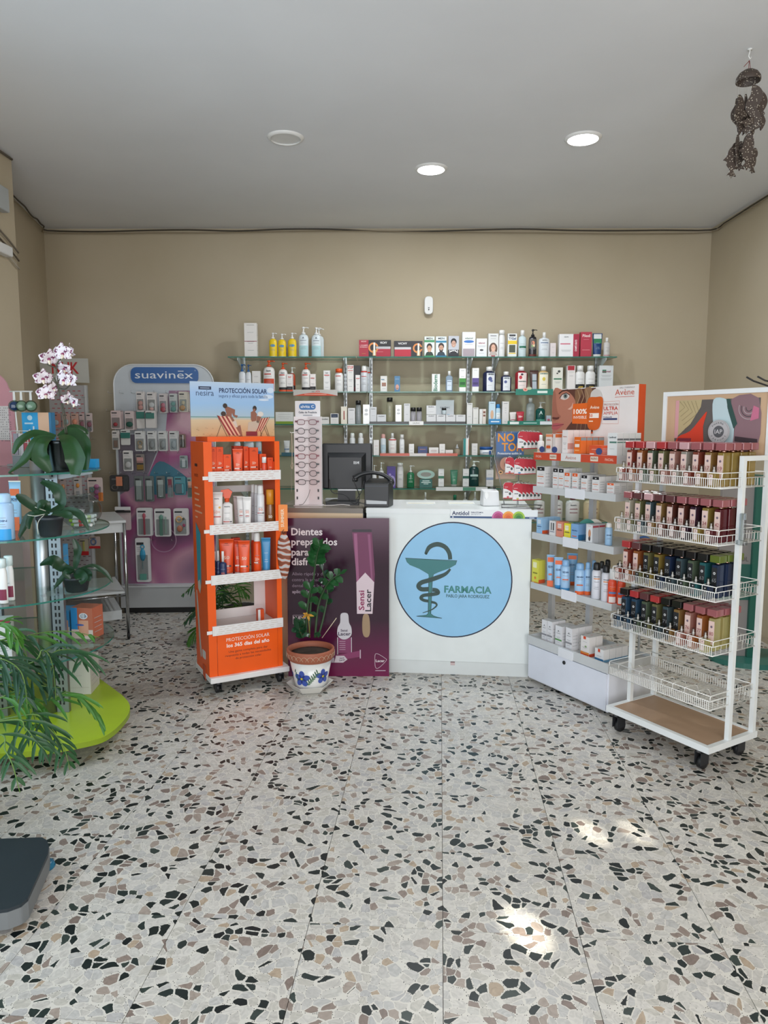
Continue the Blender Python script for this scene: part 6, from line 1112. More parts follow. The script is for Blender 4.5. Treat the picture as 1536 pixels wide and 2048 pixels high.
# ------------------------------------------------------------------ perfume trolley
PF = Fr(1.163, 3.612, -59.2); PL = .575; PD = .335
BZ = (1.29, 1.04, .79, .545, .295)
def perfume_rack():
    t = thing('perfume_rack', 'white wheeled wire-basket rack filled with perfume bottles', 'rack', PF.p(0, 0, 0), PF.a); wm = M('#e2e6e6', .35)
    b = MB(); b.box(-.006, PL+.012, -.012, .012, .098, .128, wm); b.box(-.006, PL+.012, PD-.006, PD+.018, .098, .128, wm); b.box(-.006, .018, .0125, PD-.0065, .098, .128, wm); b.box(PL-.012, PL+.012, .0125, PD-.0065, .098, .128, wm); b.build('base_frame', t)
    MB().box(.0185, PL-.0125, .0125, PD-.0065, .108, .1255, M('#a88a70', .45)).build('base_panel', t)
    for x, y in ((.05, .0), (PL-.045, .0), (.05, PD-.06), (PL-.045, PD-.06)): caster(t, x, y, .098, .032)
    posts = [(PL-.002, .145, 1.43), (PL-.002, PD-.005, 1.735), (.012, .145, 1.43), (.012, PD-.005, 1.735)]
    for x, y, z in posts: MB().box(x-.011, x+.011, y-.011, y+.011, .1285, z, wm).build('post', t)
    for x in (PL-.002, .012): MB().box(x-.011, x+.011, .1565, PD-.0165, 1.408, 1.43, wm).build('top_bar', t)
    MB().box(.0235, PL-.0135, PD-.016, PD+.006, 1.713, 1.735, wm).build('top_rail', t)
    # header panel with agate artwork and round emblem
    hp = MB().box(.0235, PL-.0135, PD-.010, PD+.0, 1.42, 1.7125, M('#c4a483', .45)).build('header_panel', t)
    m = MB(); x0, x1, z0, z1 = .075, PL-.05, 1.455, 1.69; y = PD-.0105; m.rect(x0, x1, z0, z1, '#5c5652', y-.0004)
    X = lambda f: x0+(x1-x0)*f; Z = lambda f: z0+(z1-z0)*f; P = lambda pts, c, k: m.poly([(X(a), Z(b)) for a, b in pts], c, y-.0006-.0004*k)
    P([(0, .2), (.045, .2), (.045, 1), (0, 1)], '#cf9a9c', 1); P([(.045, .25), (.2, .5), (.32, .85), (.33, 1), (.045, 1)], '#b5a67c', 1)
    for k in range(5): m.stroke([(X(.05+.05*k), Z(.98)), (X(.12+.05*k), Z(.85-.05*k)), (X(.05+.02*k), Z(.75-.09*k))], .0016, '#6b5e3e', y-.0016)
    P(spline([(.045, .0), (.35, .0), (.36, .45), (.4, .75), (.33, .62), (.2, .35), (.045, .22)], 3), '#cf3a1c', 2); P([(.045, .0), (.2, .0), (.22, .2), (.045, .2)], '#7c2030', 3)
    P(spline([(.47, .99), (.62, .99), (.64, .8), (.72, .55), (.7, .0), (.52, .0), (.48, .5)], 4), '#b9ced2', 2); P([(.62, 1), (.66, 1), (.76, .5), (.72, .4), (.65, .75)], '#2b4a44', 3)
    P(spline([(.68, .99), (.98, .99), (.99, .02), (.72, .02), (.74, .5)], 3), '#86686e', 1)
    for k in range(4): m.ring(X(.88), Z(.8), .012+.012*k, .016+.012*k, ('#4a4246', '#a89a9c')[k % 2], y-.0014-.0001*k, 20, PI*.9, PI*1.9)
    P([(.9, .55), (.99, .6), (.99, .8), (.93, .85)], '#c06c88', 4); P([(.74, .25), (.99, .2), (.99, .1), (.74, .15)], '#3a2a30', 5); m.build('agate_artwork', hp)
    # emblem disc standing forward
    cx, cz = X(.58), 1.535; e = MB(); e.slab([(cx+.056*math.cos(2*PI*i/40), cz+.056*math.sin(2*PI*i/40)) for i in range(40)], y-.022, y-.018, '#b3b3b3'); e.oval(cx, cz, .028, .028, '#55575a', y-.0224, 28); e.ring(cx, cz, .0505, .0515, '#6a6a6a', y-.0222)
    e.text('IAP', cx, cz-.010, .021, '#d8d8d8', y-.0228, w=.04)
    for s, a0, sg in (('PHARMA', 140, -1), ('PARFUMS', 212, 1)):
        for i, c in enumerate(s):
            a = math.radians(a0+sg*(i*(80/(len(s)-1)) if sg < 0 else i*(116/(len(s)-1)))); r_ = .037 if sg < 0 else .0455; e.text(c, cx+r_*math.cos(a), cz+r_*math.sin(a), .009, '#4c4c4e', y-.0228, rot=(a-PI/2) if sg < 0 else (a+PI/2))
    e.build('emblem', hp)
    # baskets
    wc = M('#e6e6e2', .35)
    vert = MB().box(-.0011, .0011, -.0011, .0011, 0, .043, wc); vme = None; dv = None
    for bi, z in enumerate(BZ):
        f = MB(); r = .0022; w0, w1 = -.002, PL-.0; d0, d1 = -.004, PD+.03 if False else PD-.025
        for zz in (z+.001, z+.043): f.tube([(w0, d0, zz), (w1, d0, zz), (w1, d1, zz), (w0, d1, zz)], r, wc, 5, True)
        f.tube([(w0, d0, z+.068), (w1, d0, z+.068)], r, wc, 5); f.tube([(w1, d0, z+.043), (w1, d0, z+.062), (w1, d0+.006, z+.068), (w1, d1-.006, z+.068), (w1, d1, z+.062), (w1, d1, z+.043)], r, wc, 5); f.tube([(w0, d0, z+.043), (w0, d0, z+.062), (w0, d0+.006, z+.068), (w0, d1-.006, z+.068), (w0, d1, z+.062), (w0, d1, z+.043)], r, wc, 5); f.tube([(w0, d1, z+.068), (w1, d1, z+.068)], r, wc, 5)
        bk = f.build('basket', t)
        for k in range(56):
            x = w0+.006+(w1-w0-.012)*k/55
            if vme is None: o = vert.build('wire', bk); vme = o.data
            else: o = bpy.data.objects.new('wire', vme); COL.objects.link(o); o.parent = bk
            o.location = (x, d0, z)
        g = MB()
        for k in range(45): x = w0+.005+(w1-w0-.01)*k/44; g.tube([(x, d0, z+.003), (x, d1, z+.003)], .0011, wc, 4)
        for k in range(44): x = w0+.006+(w1-w0-.012)*k/43; g.box(x-.0011, x+.0011, d1-.001, d1+.001, z, z+.043, wc)
        for k in range(8): y = d0+(d1-d0)*(k+.5)/8; g.tube([(w1, y, z+.0), (w1, y, z+.043)], .001, wc, 4)
        g.build('floor_wires', bk, kind='stuff')
        for k in range(1, 9):
            x = w0+(w1-w0)*k/9-.004; q = MB(); q.tube([(0, 0, .043), (0, 0, .064), (0, .005, .0685), (0, .07, .0685)], .0016, wc, 4)
            if bi == 4: q.tube([(0, .07, .0685), (0, .09, .06), (0, .12, .004)], .0016, wc, 4)
            if dv is None or bi == 4: o = q.build('divider', bk); dv = dv or o.data
            else: o = bpy.data.objects.new('divider', dv); COL.objects.link(o); o.parent = bk
            o.location = (x, d0, z)
perfume_rack()
def perfumes():
    LQ = dict(red='#bc6a58', orange='#d08a54', amber='#c8a468', gold='#ccb464', green='#84967c', olive='#a6a474', plum='#5c3c50', brown='#925848', navy='#405278', blue='#567c9c', teal='#4a9498', clear='#d8d4c8', pink='#e0b0a2', yellow='#dcd69a', wine='#86303a', grey='#6c848c')
    CP_ = dict(r='#a8383a', m='#95585c', p='#c0989b', k='#1d1c1d', g='#5c6a2c', w='#5f3a3c', s='#9c8c90')
    rows = [
     [('1', 'red', 'r'), ('3', 'orange', 'r'), ('7', 'green', 'p'), ('9', 'olive', 'r'), ('10', 'pink', 'm'), ('14', 'clear', 'p'), ('16', 'red', 'm'), ('17', 'amber', 'm'), ('19', 'gold', 'm')],
     [('21', 'clear', 'm'), ('22', 'olive', 'w'), ('23', 'grey', 'p'), ('30', 'amber', 'w'), ('31', 'brown', 'w'), ('32', 'brown', 'm'), ('33', 'plum', 'm'), ('34', 'gold', 'm'), ('42', 'wine', 'm')],
     [('43', 'red', 'r'), ('60', 'orange', 'w'), ('52', 'olive', 'k'), ('53', 'gold', 'k'), ('55', 'navy', 'k'), ('60', 'grey', 'k'), ('62', 'green', 'k'), ('63', 'teal', 'k'), ('65', 'navy', 'g')],
     [('66', 'blue', 'k'), ('67', 'blue', 'r'), ('69', 'green', 'w'), ('70', 'olive', 'r'), ('71', 'grey', 'k'), ('74', 'amber', 'k'), ('76', 'pink', 'm'), ('77', 'orange', 'm'), ('80', 'yellow', 'm')]]
    CN = dict(r='red', m='rose-red', p='pale pink', k='black', g='olive green', w='dark maroon', s='grey'); BN = ['top', 'second', 'third', 'fourth']
    glass = M('#e8e6e2', 0, 'g'); cache = {}
    def mesh_of(key, fn):
        if key not in cache: o = fn().build(key); cache[key] = o.data; bpy.data.objects.remove(o)
        return cache[key]
    def part(name, me, par): o = bpy.data.objects.new(name, me); COL.objects.link(o); o.parent = par; return o
    def big():
        pass
    for bi, row in enumerate(rows):
        z = BZ[bi]+.0045
        for ci, (num, lq, cp) in enumerate(row):
            dark = (bi == 2 and ci >= 2) or (bi == 3 and ci <= 5); s = .026+.0624*ci; liq = LQ[lq]
            for r in range(4 if bi == 0 else 3):
                w, d, h = .030, .046, .150; p = PF.p(s, .052+.0635*r, z)
                random.seed(bi*100+ci*10+r); 
                lab = f"{CN[cp]}-capped {lq} perfume bottle labelled {num}, {ORD[ci]} from left, front row, {BN[bi]} basket" if r == 0 else f"{lq} perfume bottle, {ORD[r]} row, behind the {ORD[ci]} from left in {BN[bi]} basket"
                t = bpy.data.objects.new('perfume_bottle', None); COL.objects.link(t); t.location = p; t.rotation_euler = (0, 0, PF.a+random.uniform(-.03, .03)); tag(t, lab, 'bottle', 'large perfume bottles in the wire baskets')
                part('body', mesh_of('body'+lq, lambda: MB().rbox(-w/2, w/2, 0, d, 0, h, M(liq, .32, 'l'), .002)), t)
                part('cap', mesh_of('cap'+cp, lambda: MB().rbox(-.025, .025, -.003, .049, h+.010, h+.042, M(CP_[cp], .15), .002)), t)
                part('collar', mesh_of('collar', lambda: MB().lathe([(.009, h), (.009, h+.0098)], M('#e0b0a0', .15, 'm'), 12, 0, .022)), t)
                if r == 0:
                    def lbl():
                        m = MB(); m.rect(-w/2+.001, w/2-.001, .03, h-.012, '#1b1c1e' if dark else '#d9bdb4', -.0008); m.oval(0, h-.038, .006, .006, '#d8d8d8' if dark else '#8a7076', -.0012, 14); m.oval(0, h-.038, .003, .003, '#1b1c1e' if dark else '#4a4a66', -.0016, 10)
                        m.text(num, 0, h-.078, .017, '#8f9296' if dark else '#8a2c3c', -.0012, w=.008*len(num)+.004); return m
                    part('label', mesh_of('label'+num+str(dark), lbl), t)
            # tester in front
            p = PF.p(s-.008, .007, z); t = bpy.data.objects.new('perfume_tester', None); COL.objects.link(t); t.location = p; t.rotation_euler = (0, 0, PF.a)
            tag(t, f"small {lq} tester with clear cap, {ORD[ci]} from left along {BN[bi]} basket front", 'bottle', 'small perfume testers along the basket fronts')
            part('body', mesh_of('tb'+lq, lambda: MB().rbox(-.0165, .0165, 0, .032, 0, .060, M(liq, .32, 'l'), .0015)), t)
            part('cap', mesh_of('tc', lambda: MB().lathe([(.008, .062), (.0085, .064), (.0085, .095), (0, .095)], glass, 12, 0, .016)), t)
            part('sprayer', mesh_of('ts', lambda: MB().lathe([(.005, .060), (.005, .075), (.003, .076), (.003, .088), (0, .088)], M('#d9d9d9', .3), 10, 0, .016)), t)
            def tl():
                m = MB(); m.rect(-.013, .007, .008, .056, '#1b1c1e' if dark else '#dcc6bf', -.0008); m.oval(-.003, .048, .003, .003, '#d8d8d8' if dark else '#8a7076', -.0012, 10); m.text(num, -.003, .030, .009, '#9a9da0' if dark else '#a0909a', -.0012, w=.012); return m
            part('label', mesh_of('tl'+num+str(dark), tl), t)
perfumes()
# ------------------------------------------------------------------ baby care panel at the back left
SX, SY, SR = -2.215, 6.02, 3.0
SF = Fr(SX, SY, SR)
def printmat(name, cols, sc=2.2, r=.3):
    m, nt, b, N, L = newmat(name); tc = N('ShaderNodeTexCoord'); no = N('ShaderNodeTexNoise'); no.inputs['Scale'].default_value = sc; no.inputs['Detail'].default_value = .6; no.inputs['Distortion'].default_value = .9
    L(tc.outputs['Object'], no.inputs['Vector']); cr = N('ShaderNodeValToRGB'); e = cr.color_ramp.elements; n = len(cols)
    e[0].position = .3; e[0].color = lin(cols[0]); e[1].position = .7; e[1].color = lin(cols[-1])
    for i in range(1, n-1): q = e.new(.3+.4*i/(n-1)); q.color = lin(cols[i])
    L(no.outputs[0], cr.inputs[0]); L(cr.outputs[0], b.inputs['Base Color']); b.inputs['Roughness'].default_value = r; return m
def hook(par, s, z, n=.11, tagcol='#2a2b2e'):
    b = MB(); b.tube([(s, 0, z), (s, -n, z), (s, -n-.006, z+.010), (s-.0, -n+.002, z+.018)], .0016, M('#cfd2d2', .3, 'm'), 4); return b
def baby_panel():
    t = thing('baby_care_display', 'tall grey-white baby care panel with blue SUAVINEX sign and hooks'.replace('SUAVINEX ', ''), 'display stand', SF.p(0, 0, 0), SF.a)
    w = .81; h = 2.07; r = .16; P = [(0, .24), (w, .24)]+arc(w-r, h-r, r, 0, 90, 8)+arc(r, h-r, r, 90, 180, 8)
    b = MB(); b.slab(P, .0, .03, M('#bdc4ca', .4)); b.build('panel', t); P2 = [(-.006, .24)]+[(a-.003*(a < w/2)+.003*(a > w/2), z+.003) for a, z in P[2:]][::-1][:0]
    e = MB(); ed = [(0, .0, .24)]+[(a, .0, z) for a, z in reversed(P[2:])]+[(w, .0, .24)]; e.tube(ed, .006, M('#d5d8da', .3), 6); e.build('edge_trim', t)
    m = MB(); pm = printmat('baby_photo_print', ['#5a3a58', '#94547c', '#b98a9c', '#8c6a84', '#a04c7e', '#c9a0ac'], 1.7)
    n = 8; m.poly([(.015, .245), (w-.015, .245), (w-.015, 1.86), (w*.55, 1.86), (w*.5, 1.5), (w*.3, 1.15), (.015, 1.0)], pm, -.0008); m.poly([(.015, 1.0), (w*.3, 1.15), (w*.45, 1.45), (w*.3, 1.5), (.015, 1.5)], '#77707c', -.0007)
    m.poly(spline([(.35, 1.28), (.5, 1.2), (.62, 1.1), (.75, 1.02), (.5, 1.03), (.3, 1.0), (.26, 1.15)], 4), '#3c7488', -.0012); m.ring(.36, .62, .10, .108, '#b08aa4', -.0012, 32); m.build('photo_print', t)
    s0, z0 = SF.hit(262, 766, -.012); s1, z1 = SF.hit(396, 738, -.012); z1 += .0; b = MB(); b.slab(rrect(s0, s1, z0, z0+.128, .045, 6), -.012, -.001, M('#2f5f9e', .35)); sg = b.build('sign_plate', t)
    m = MB(); m.text('suavinex', (s0+s1)/2-.004, z0+.038, .062, '#dfe4ea', -.0126, w=(s1-s0)*.86); m.rect(s0+(s1-s0)*.70, s0+(s1-s0)*.785, z0+.094, z0+.100, '#dfe4ea', -.0126); m.ring(s1-.024, z0+.103, .004, .006, '#9fb6d0', -.0126, 16); m.build('lettering', sg)
    b = MB(); b.box(0, w+.01, -.05, .03, .05, .225, M('#a9abac', .4)); b.box(-.002, w+.012, -.055, .03, .2252, .2395, M('#c9cccd', .4)); b.build('plinth', t); MB().box(.02, w-.01, -.03, .02, 0.0, .0495, '#0e0e0f').build('plinth_foot', t)
    rows = [(787, [225, 247, 270, 292, 315, 338, 359, 383]), (823, [222, 250, 275, 296, 316, 338, 361, 383]), (864, [226, 243, 270, 293, 316, 339, 360, 384]), (905, [228, 250, 271, 293, 316, 339, 361, 384]), (946, [228, 250, 272, 294, 316, 340, 362, 384]), (1078, [240, 310, 350])]
    for v, us in rows:
        for u in us:
            s, z = SF.hit(u, v, 0); hook(t, s, z).build('hook', t)
baby_panel()
CLR = M('#e6e8e8', 0, 'g')
def blister(F, u0, u1, v0, v1, lb, card, accents=(), dd=-.10, n=1, group='baby care packs on the hooks', clear=True, hang=True, name='blister_pack'):
    s0, zt = F.hit(u0, v0, dd); s1, zb = F.hit(u1, v1, dd); w = s1-s0; h = zt-zb; first = None
    for k in range(n):
        L_ = lb if k == 0 else f"{lb}, {ORD[k]} on its hook"; p = F.p((s0+s1)/2+.004*k, dd+.020*k, zb)
        if first is None:
            t = thing(name, L_, 'pack', p, F.a, group); m = MB(); m.slab(rrect(-w/2, w/2, 0, h, w*.12, 3), 0, .002, card); m.build('card', t)
            m = MB(); m.rect(-w*.42, w*.1, h*.84, h*.90, '#26282c', -.0006)
            for q in range(3): m.rect(-w*.4, w*(.0+.1*q), h*(.78-.04*q), h*(.79-.04*q), '#8f9296', -.0006)
            m.build('print', t); A = MB()
            for (kind, cx, cz, rx, rz, c) in accents:
                if kind == 'o': A.T = Matrix.Translation((cx*w, -.006, cz*h)) @ Matrix.Rotation(PI/2, 4, 'X'); A.lathe([(rx*w, -.004), (rx*w, .003), (rx*w*.6, .006)], c, 16, 0, 0, rz*h/(rx*w)); A.T = None
                elif kind == 'r': A.T = Matrix.Translation((cx*w, -.005, cz*h)) @ Matrix.Rotation(PI/2, 4, 'X'); A.lathe([(rx*w*.6, -.003), (rx*w, -.003), (rx*w, .003), (rx*w*.6, .003), (rx*w*.6, -.003)], c, 18, 0, 0, rz*h/(rx*w)); A.T = None
                else: A.rbox(cx*w-rx*w, cx*w+rx*w, -.011, -.0012, cz*h-rz*h, cz*h+rz*h, M(c, .35), .0015)
            if A.v: A.build('product', t)
            if clear: MB().rbox(-w*.38, w*.38, -.016, -.0008, h*.06, h*.62, CLR, .003).build('clear_shell', t)
            first = t
        else: clone(first, p, None, L_)
    return first
W1 = '#cfcac8'
B = blister
B(SF, 272, 290, 783, 823, 'pack with pale pink soother, first in the top hook row', W1, [('o', 0, .42, .28, .12, '#d8a49c'), ('o', 0, .2, .3, .13, '#cf9a94')], n=2)
B(SF, 293, 313, 784, 824, 'pack with shiny white soother, top hook row', W1, [('o', 0, .35, .3, .14, '#dcdcdc'), ('o', 0, .15, .22, .09, '#e4b8b0')], n=2)
B(SF, 317.5, 335, 787, 826, 'pack with raspberry red soother, top hook row', '#c4bcbc', [('o', 0, .4, .26, .12, '#c86a7c'), ('o', 0, .18, .32, .14, '#b93a4c')], n=2)
B(SF, 338, 355, 787, 825, 'pack with two sea-green soothers, top hook row', '#b9bdbc', [('o', 0, .45, .28, .11, '#5a9484'), ('o', 0, .18, .32, .14, '#3c8070')], n=2)
B(SF, 357, 376, 783, 824, 'pack with mustard soother, last in the top hook row', '#c9c4b8', [('o', -.1, .2, .32, .13, '#c0862c'), ('o', 0, .45, .2, .1, '#cdbb90')], n=3)
B(SF, 221, 243, 821, 858, 'pack with red teat, leftmost in the second hook row', '#c8b4b2', [('o', -.05, .25, .2, .1, '#b8404a')], n=3)
B(SF, 249, 269, 822, 860, 'pack with a dark green toy, second hook row', '#c9b9b8', [('o', 0, .3, .36, .14, '#1f5c50')], n=3)
B(SF, 272.5, 290, 823, 857, 'teal-topped white carton pack, left of the pair in second hook row', '#c9c5c2', [('b', 0, .78, .5, .2, '#2f6c60')], clear=False)
B(SF, 290.5, 312, 821, 856, 'teal-topped white carton pack, right of the pair in second hook row', '#c9c5c2', [('b', -.05, .7, .42, .16, '#2f6c60')], clear=False, n=2, dd=-.12)
B(SF, 223.5, 240, 861, 899, 'pack with three brown dots, leftmost in the third hook row', '#c6c2be', [('b', 0, .3, .25, .18, '#8c7468')])
B(SF, 241, 261, 859, 890, 'teal and white cardboard pack in the third hook row', '#c4c5c2', [('b', 0, .62, .5, .18, '#2c6a62')], clear=False)
for i, (u0, u1, lb) in enumerate([(269, 291, 'round-cornered pack with a beige ring soother, third hook row'), (294, 314, 'grey feeding teat pack, left one of three, third hook row'), (316, 335, 'grey feeding teat pack, middle one of three, third hook row'), (338, 357, 'grey feeding teat pack, right one of three, third hook row')]):
    B(SF, u0, u1, 862, 902, lb, '#cccdcc', [('o', 0, .32, .26, .2, '#9fa3a4')] if i else [('r', 0, .4, .25, .13, '#b09a7c'), ('o', 0, .2, .2, .1, '#cbb8a0')], n=2)
B(SF, 358, 372, 868, 896, 'brown-backed slim brush pack, third hook row', '#7c645a', [('b', .1, .5, .06, .42, '#dcdcda')])
B(SF, 245.5, 267, 901, 942, 'white pack with bright animal soother, fourth hook row', '#cfcdcb', [('o', 0, .3, .3, .16, '#d6d3d2')])
B(SF, 271, 290, 908, 943, 'clear pack with pink cup over a gold lid, fourth hook row', '#7c7672', [('b', 0, .65, .36, .16, '#b98c88'), ('b', 0, .25, .36, .14, '#9c7a3c')])
B(SF, 359, 376, 911, 937, 'small clear pack hanging alone in the fourth hook row', '#8f9c9c', [('b', 0, .4, .2, .3, '#c4c9c9')])
B(SF, 219, 259, 950, 983, 'dark tray pack with a peach-coloured cup', '#2d2d2e', [('b', 0, .62, .16, .28, '#c07a5c'), ('r', -.25, .25, .2, .18, '#4a4644'), ('b', .33, .5, .12, .4, '#3a3c3e')], clear=False)
for i, (u0, u1, v1, lb) in enumerate([(268, 288, 1003, 'tall clear empty-looking pack, left one of three in the fifth hook row'), (289, 309, 1003, 'tall clear empty-looking pack, middle one of three in the fifth hook row'), (312, 331, 997, 'tall clear empty-looking pack, right one of three in the fifth hook row')]):
    B(SF, u0, u1, 952, v1, lb, '#5c6462', [('b', 0, .45, .3, .38, '#9aa4a2'), ('b', 0, .1, .12, .03, '#e0e4e2')])
B(SF, 334, 347, 954, 995, 'narrow pack with dark red brush, fifth hook row', '#8a8d8b', [('b', 0, .7, .3, .2, '#7c2c3c')])
B(SF, 348, 372, 953, 990, 'pack with teal scissors on a teal card, fifth hook row', '#4a8c98', [('b', -.1, .35, .3, .25, '#3a3f42'), ('b', .25, .35, .08, .25, '#2fa0ac')])
B(SF, 374, 386, 955, 996, 'pack with peach sponge next to the orange stand, fifth hook row', '#8a9c9a', [('b', 0, .65, .3, .15, '#cf9c86')])
t = B(SF, 230, 263, 1014, 1060, 'zipped pack with a printed animal pattern beside the trolley', '#b9a8aa', [('b', 0, .94, .5, .07, '#d0d0d0'), ('b', 0, .8, .5, .04, '#222324')], clear=False)
B(SF, 272.5, 305, 1016, 1072, 'white pack with dusty pink spoon, sixth hook row', '#c9c9c9', [('o', .0, .72, .1, .1, '#a84c5c'), ('b', .0, .35, .06, .3, '#a84c5c')], n=2)
B(SF, 308, 343, 1017, 1073, 'rounded white pack with green spoon and fork, sixth hook row', '#d2d3d1', [('o', -.08, .68, .13, .1, '#5f8c7c'), ('b', -.1, .32, .09, .28, '#5f8c7c'), ('b', .18, .4, .05, .3, '#9ab0a6')])
B(SF, 346.5, 377, 1017, 1071, 'white pack with orange rattle and dark beads, sixth hook row', '#cfcdcd', [('r', -.12, .6, .24, .13, '#d8a86c'), ('o', -.08, .26, .2, .12, '#cf7c58'), ('o', .2, .62, .08, .05, '#5c5c48'), ('o', .22, .38, .1, .06, '#b0285c')], n=2)
B(SF, 270, 301, 1076, 1164, 'longest white pack, turquoise training brush, lowest hook row', '#cfcfcf', [('r', .02, .8, .16, .05, '#2c8fb0'), ('o', .02, .62, .2, .14, '#2f8fb4'), ('b', .0, .42, .02, .12, '#6f8c90'), ('b', 0, .12, .24, .07, '#6fb0a0')], n=2)
# ------------------------------------------------------------------ second baby panel in the corner
NF = Fr(-2.66, 5.96, 6.)
def nuk_panel():
    t = thing('corner_display', 'narrow grey panel with red dashes and white header in the far left corner', 'display stand', NF.p(0, 0, 0), NF.a)
    s0, z1 = NF.hit(115, 770, 0); s1, _ = NF.hit(168, 770, 0); s0 = -.06; MB().box(s0, s1, 0, .03, .02, z1, M('#a3a1a3', .45)).build('panel', t); b = MB(); b.box(s1+.0005, s1+.02, -.004, .03, .02, z1, M('#b9bcbd', .35)); b.build('edge_trim', t)
    m = MB()
    for r in range(44):
        for c in range(6):
            x = s0+.02+c*(s1-s0-.03)/6+(r % 2)*.02; z = z1-.05-r*.035; m.rect(x, x+.022, z, z+.006, '#a83a3c' if r < 24 else '#5c4648', -.0006)
    m.build('dash_print', t)
    a, zt = NF.hit(79, 716, -.02); c, zb = NF.hit(179, 766, -.02); hd = MB().slab([(a, zb+.01), (c, zb), (c-.004, zt), (a, zt)], -.022, -.014, '#b3b3ac').build('header', t); m = MB(); m.text('NUK', NF.hit(132, 760, -.02)[0], zb+.075, .09, '#b3242a', -.0226, w=.21, bold=True); m.build('lettering', hd)
    for u, v in ((185, 825), (190, 878), (170, 795)):
        s, z = NF.hit(u, v, 0); hook(t, s, z, .09).build('hook', t)
    b = MB(); b.box(s0, s1+.02, -.06, .03, .0, .22, M('#98999a', .4)); b.build('plinth', t)
nuk_panel()
GN = 'baby packs on the corner panel'
for i, (u0, u1, v0, v1, card, ac, lb) in enumerate([
 (103, 122, 827, 855, '#b07a70', [('o', 0, .35, .3, .2, '#8f9ea4')], 'salmon-headed soother pack beside the blue plaster box'),
 (124, 141, 827, 855, '#b89a92', [('o', 0, .4, .3, .2, '#8fa6a8')], 'salmon-headed soother pack second along the corner panel'),
 (142, 158, 827, 855, '#c09a8c', [('o', 0, .4, .3, .2, '#cf8a70')], 'salmon-headed soother pack with orange soother on the corner panel'),
 (158, 170, 826, 862, '#b9a4a2', [('o', 0, .4, .36, .14, '#a06474'), ('r', 0, .15, .36, .14, '#8a9096')], 'soother pack with red lettering, left of the overhanging pair'),
 (172, 186, 826, 864, '#c2b2b0', [('o', 0, .4, .36, .14, '#a06474'), ('r', 0, .15, .36, .14, '#8a9096')], 'soother pack with red lettering, right of the overhanging pair'),
 (120, 133, 956, 990, '#a89a98', [('o', 0, .5, .3, .14, '#c48a5c')], 'small pack hanging just under the upper glass shelf, left one'),
 (147, 165, 956, 993, '#b8b4b2', [('o', 0, .6, .2, .12, '#d08a3c'), ('b', 0, .2, .2, .1, '#8c8f92')], 'white pack with orange badge hanging under the upper glass shelf'),
 (174, 207, 955, 1003, '#c9b9b4', [('r', -.2, .5, .13, .1, '#6fa49a'), ('o', .1, .62, .16, .1, '#a8688c'), ('o', .1, .4, .18, .1, '#b06c94'), ('o', .08, .18, .2, .1, '#9c4c7c'), ('b', .35, .2, .15, .18, '#cf7a3c')], 'teether pack with mauve ring toy and green ring'),
 (178, 201, 1073, 1096, '#b9a8a0', [('r', -.1, .55, .28, .3, '#5a6c8c'), ('b', 0, .08, .5, .1, '#b3242a')], 'pack with blue ring and red foot under the white trolley top'),
 (158, 178, 1078, 1110, '#a9a08c', [('b', 0, .12, .5, .12, '#b3242a'), ('b', .0, .55, .1, .3, '#a09c5a')], 'cream pack with dark red foot seen through the middle glass shelf')]):
    B(NF, u0, u1, v0, v1, lb, card, ac, dd=-.07, group=GN, clear=i in (3, 4, 7))
# ------------------------------------------------------------------ white trolley with chrome legs
def trolley():
    c = gnd(258, 1278, 0); a = 27.0; F = Fr(c.x, c.y, a); t = thing('trolley', 'white two-shelf trolley with chrome legs and black castors', 'trolley', F.p(0, 0, 0), F.a)
    w, d = .44, .60; wm = M('#c3c6c6', .35); cm = M('#b9bcbe', .18, 'm')
    MB().rbox(-w, .012, -.012, d+.012, .868, .888, wm, .003).build('top', t); MB().box(-w+.02, -.012, .0, d, .80, .867, wm).build('apron', t); b = MB(); b.rbox(-w, -.012, -.0, d, .345, .362, wm, .003); b.build('lower_shelf', t)
    b = MB(); b.box(-w, -.03, .1, d, .13, .20, wm); b.build('bottom_box', t)
    for x in (-.001, -w+.012):
        for y in (-.0, d-.006):
            MB().cyl(.012, .055, .866, cm, 12, x, y).build('leg', t); q = MB(); q.lathe([(.012, -.010), (.026, -.008), (.026, .008), (.012, .010)], M('#0f0f10', .5), 18); q.build('castor', t, loc=(x, y, .027), rot=(0, PI/2, 0))
    b = MB(); b.tube([(-.0, .0, .33), (-.0, d, .33)], .006, cm, 6); b.tube([(-.0, .0, .33), (-w, .0, .33)], .006, cm, 6); b.build('rail', t)
trolley()
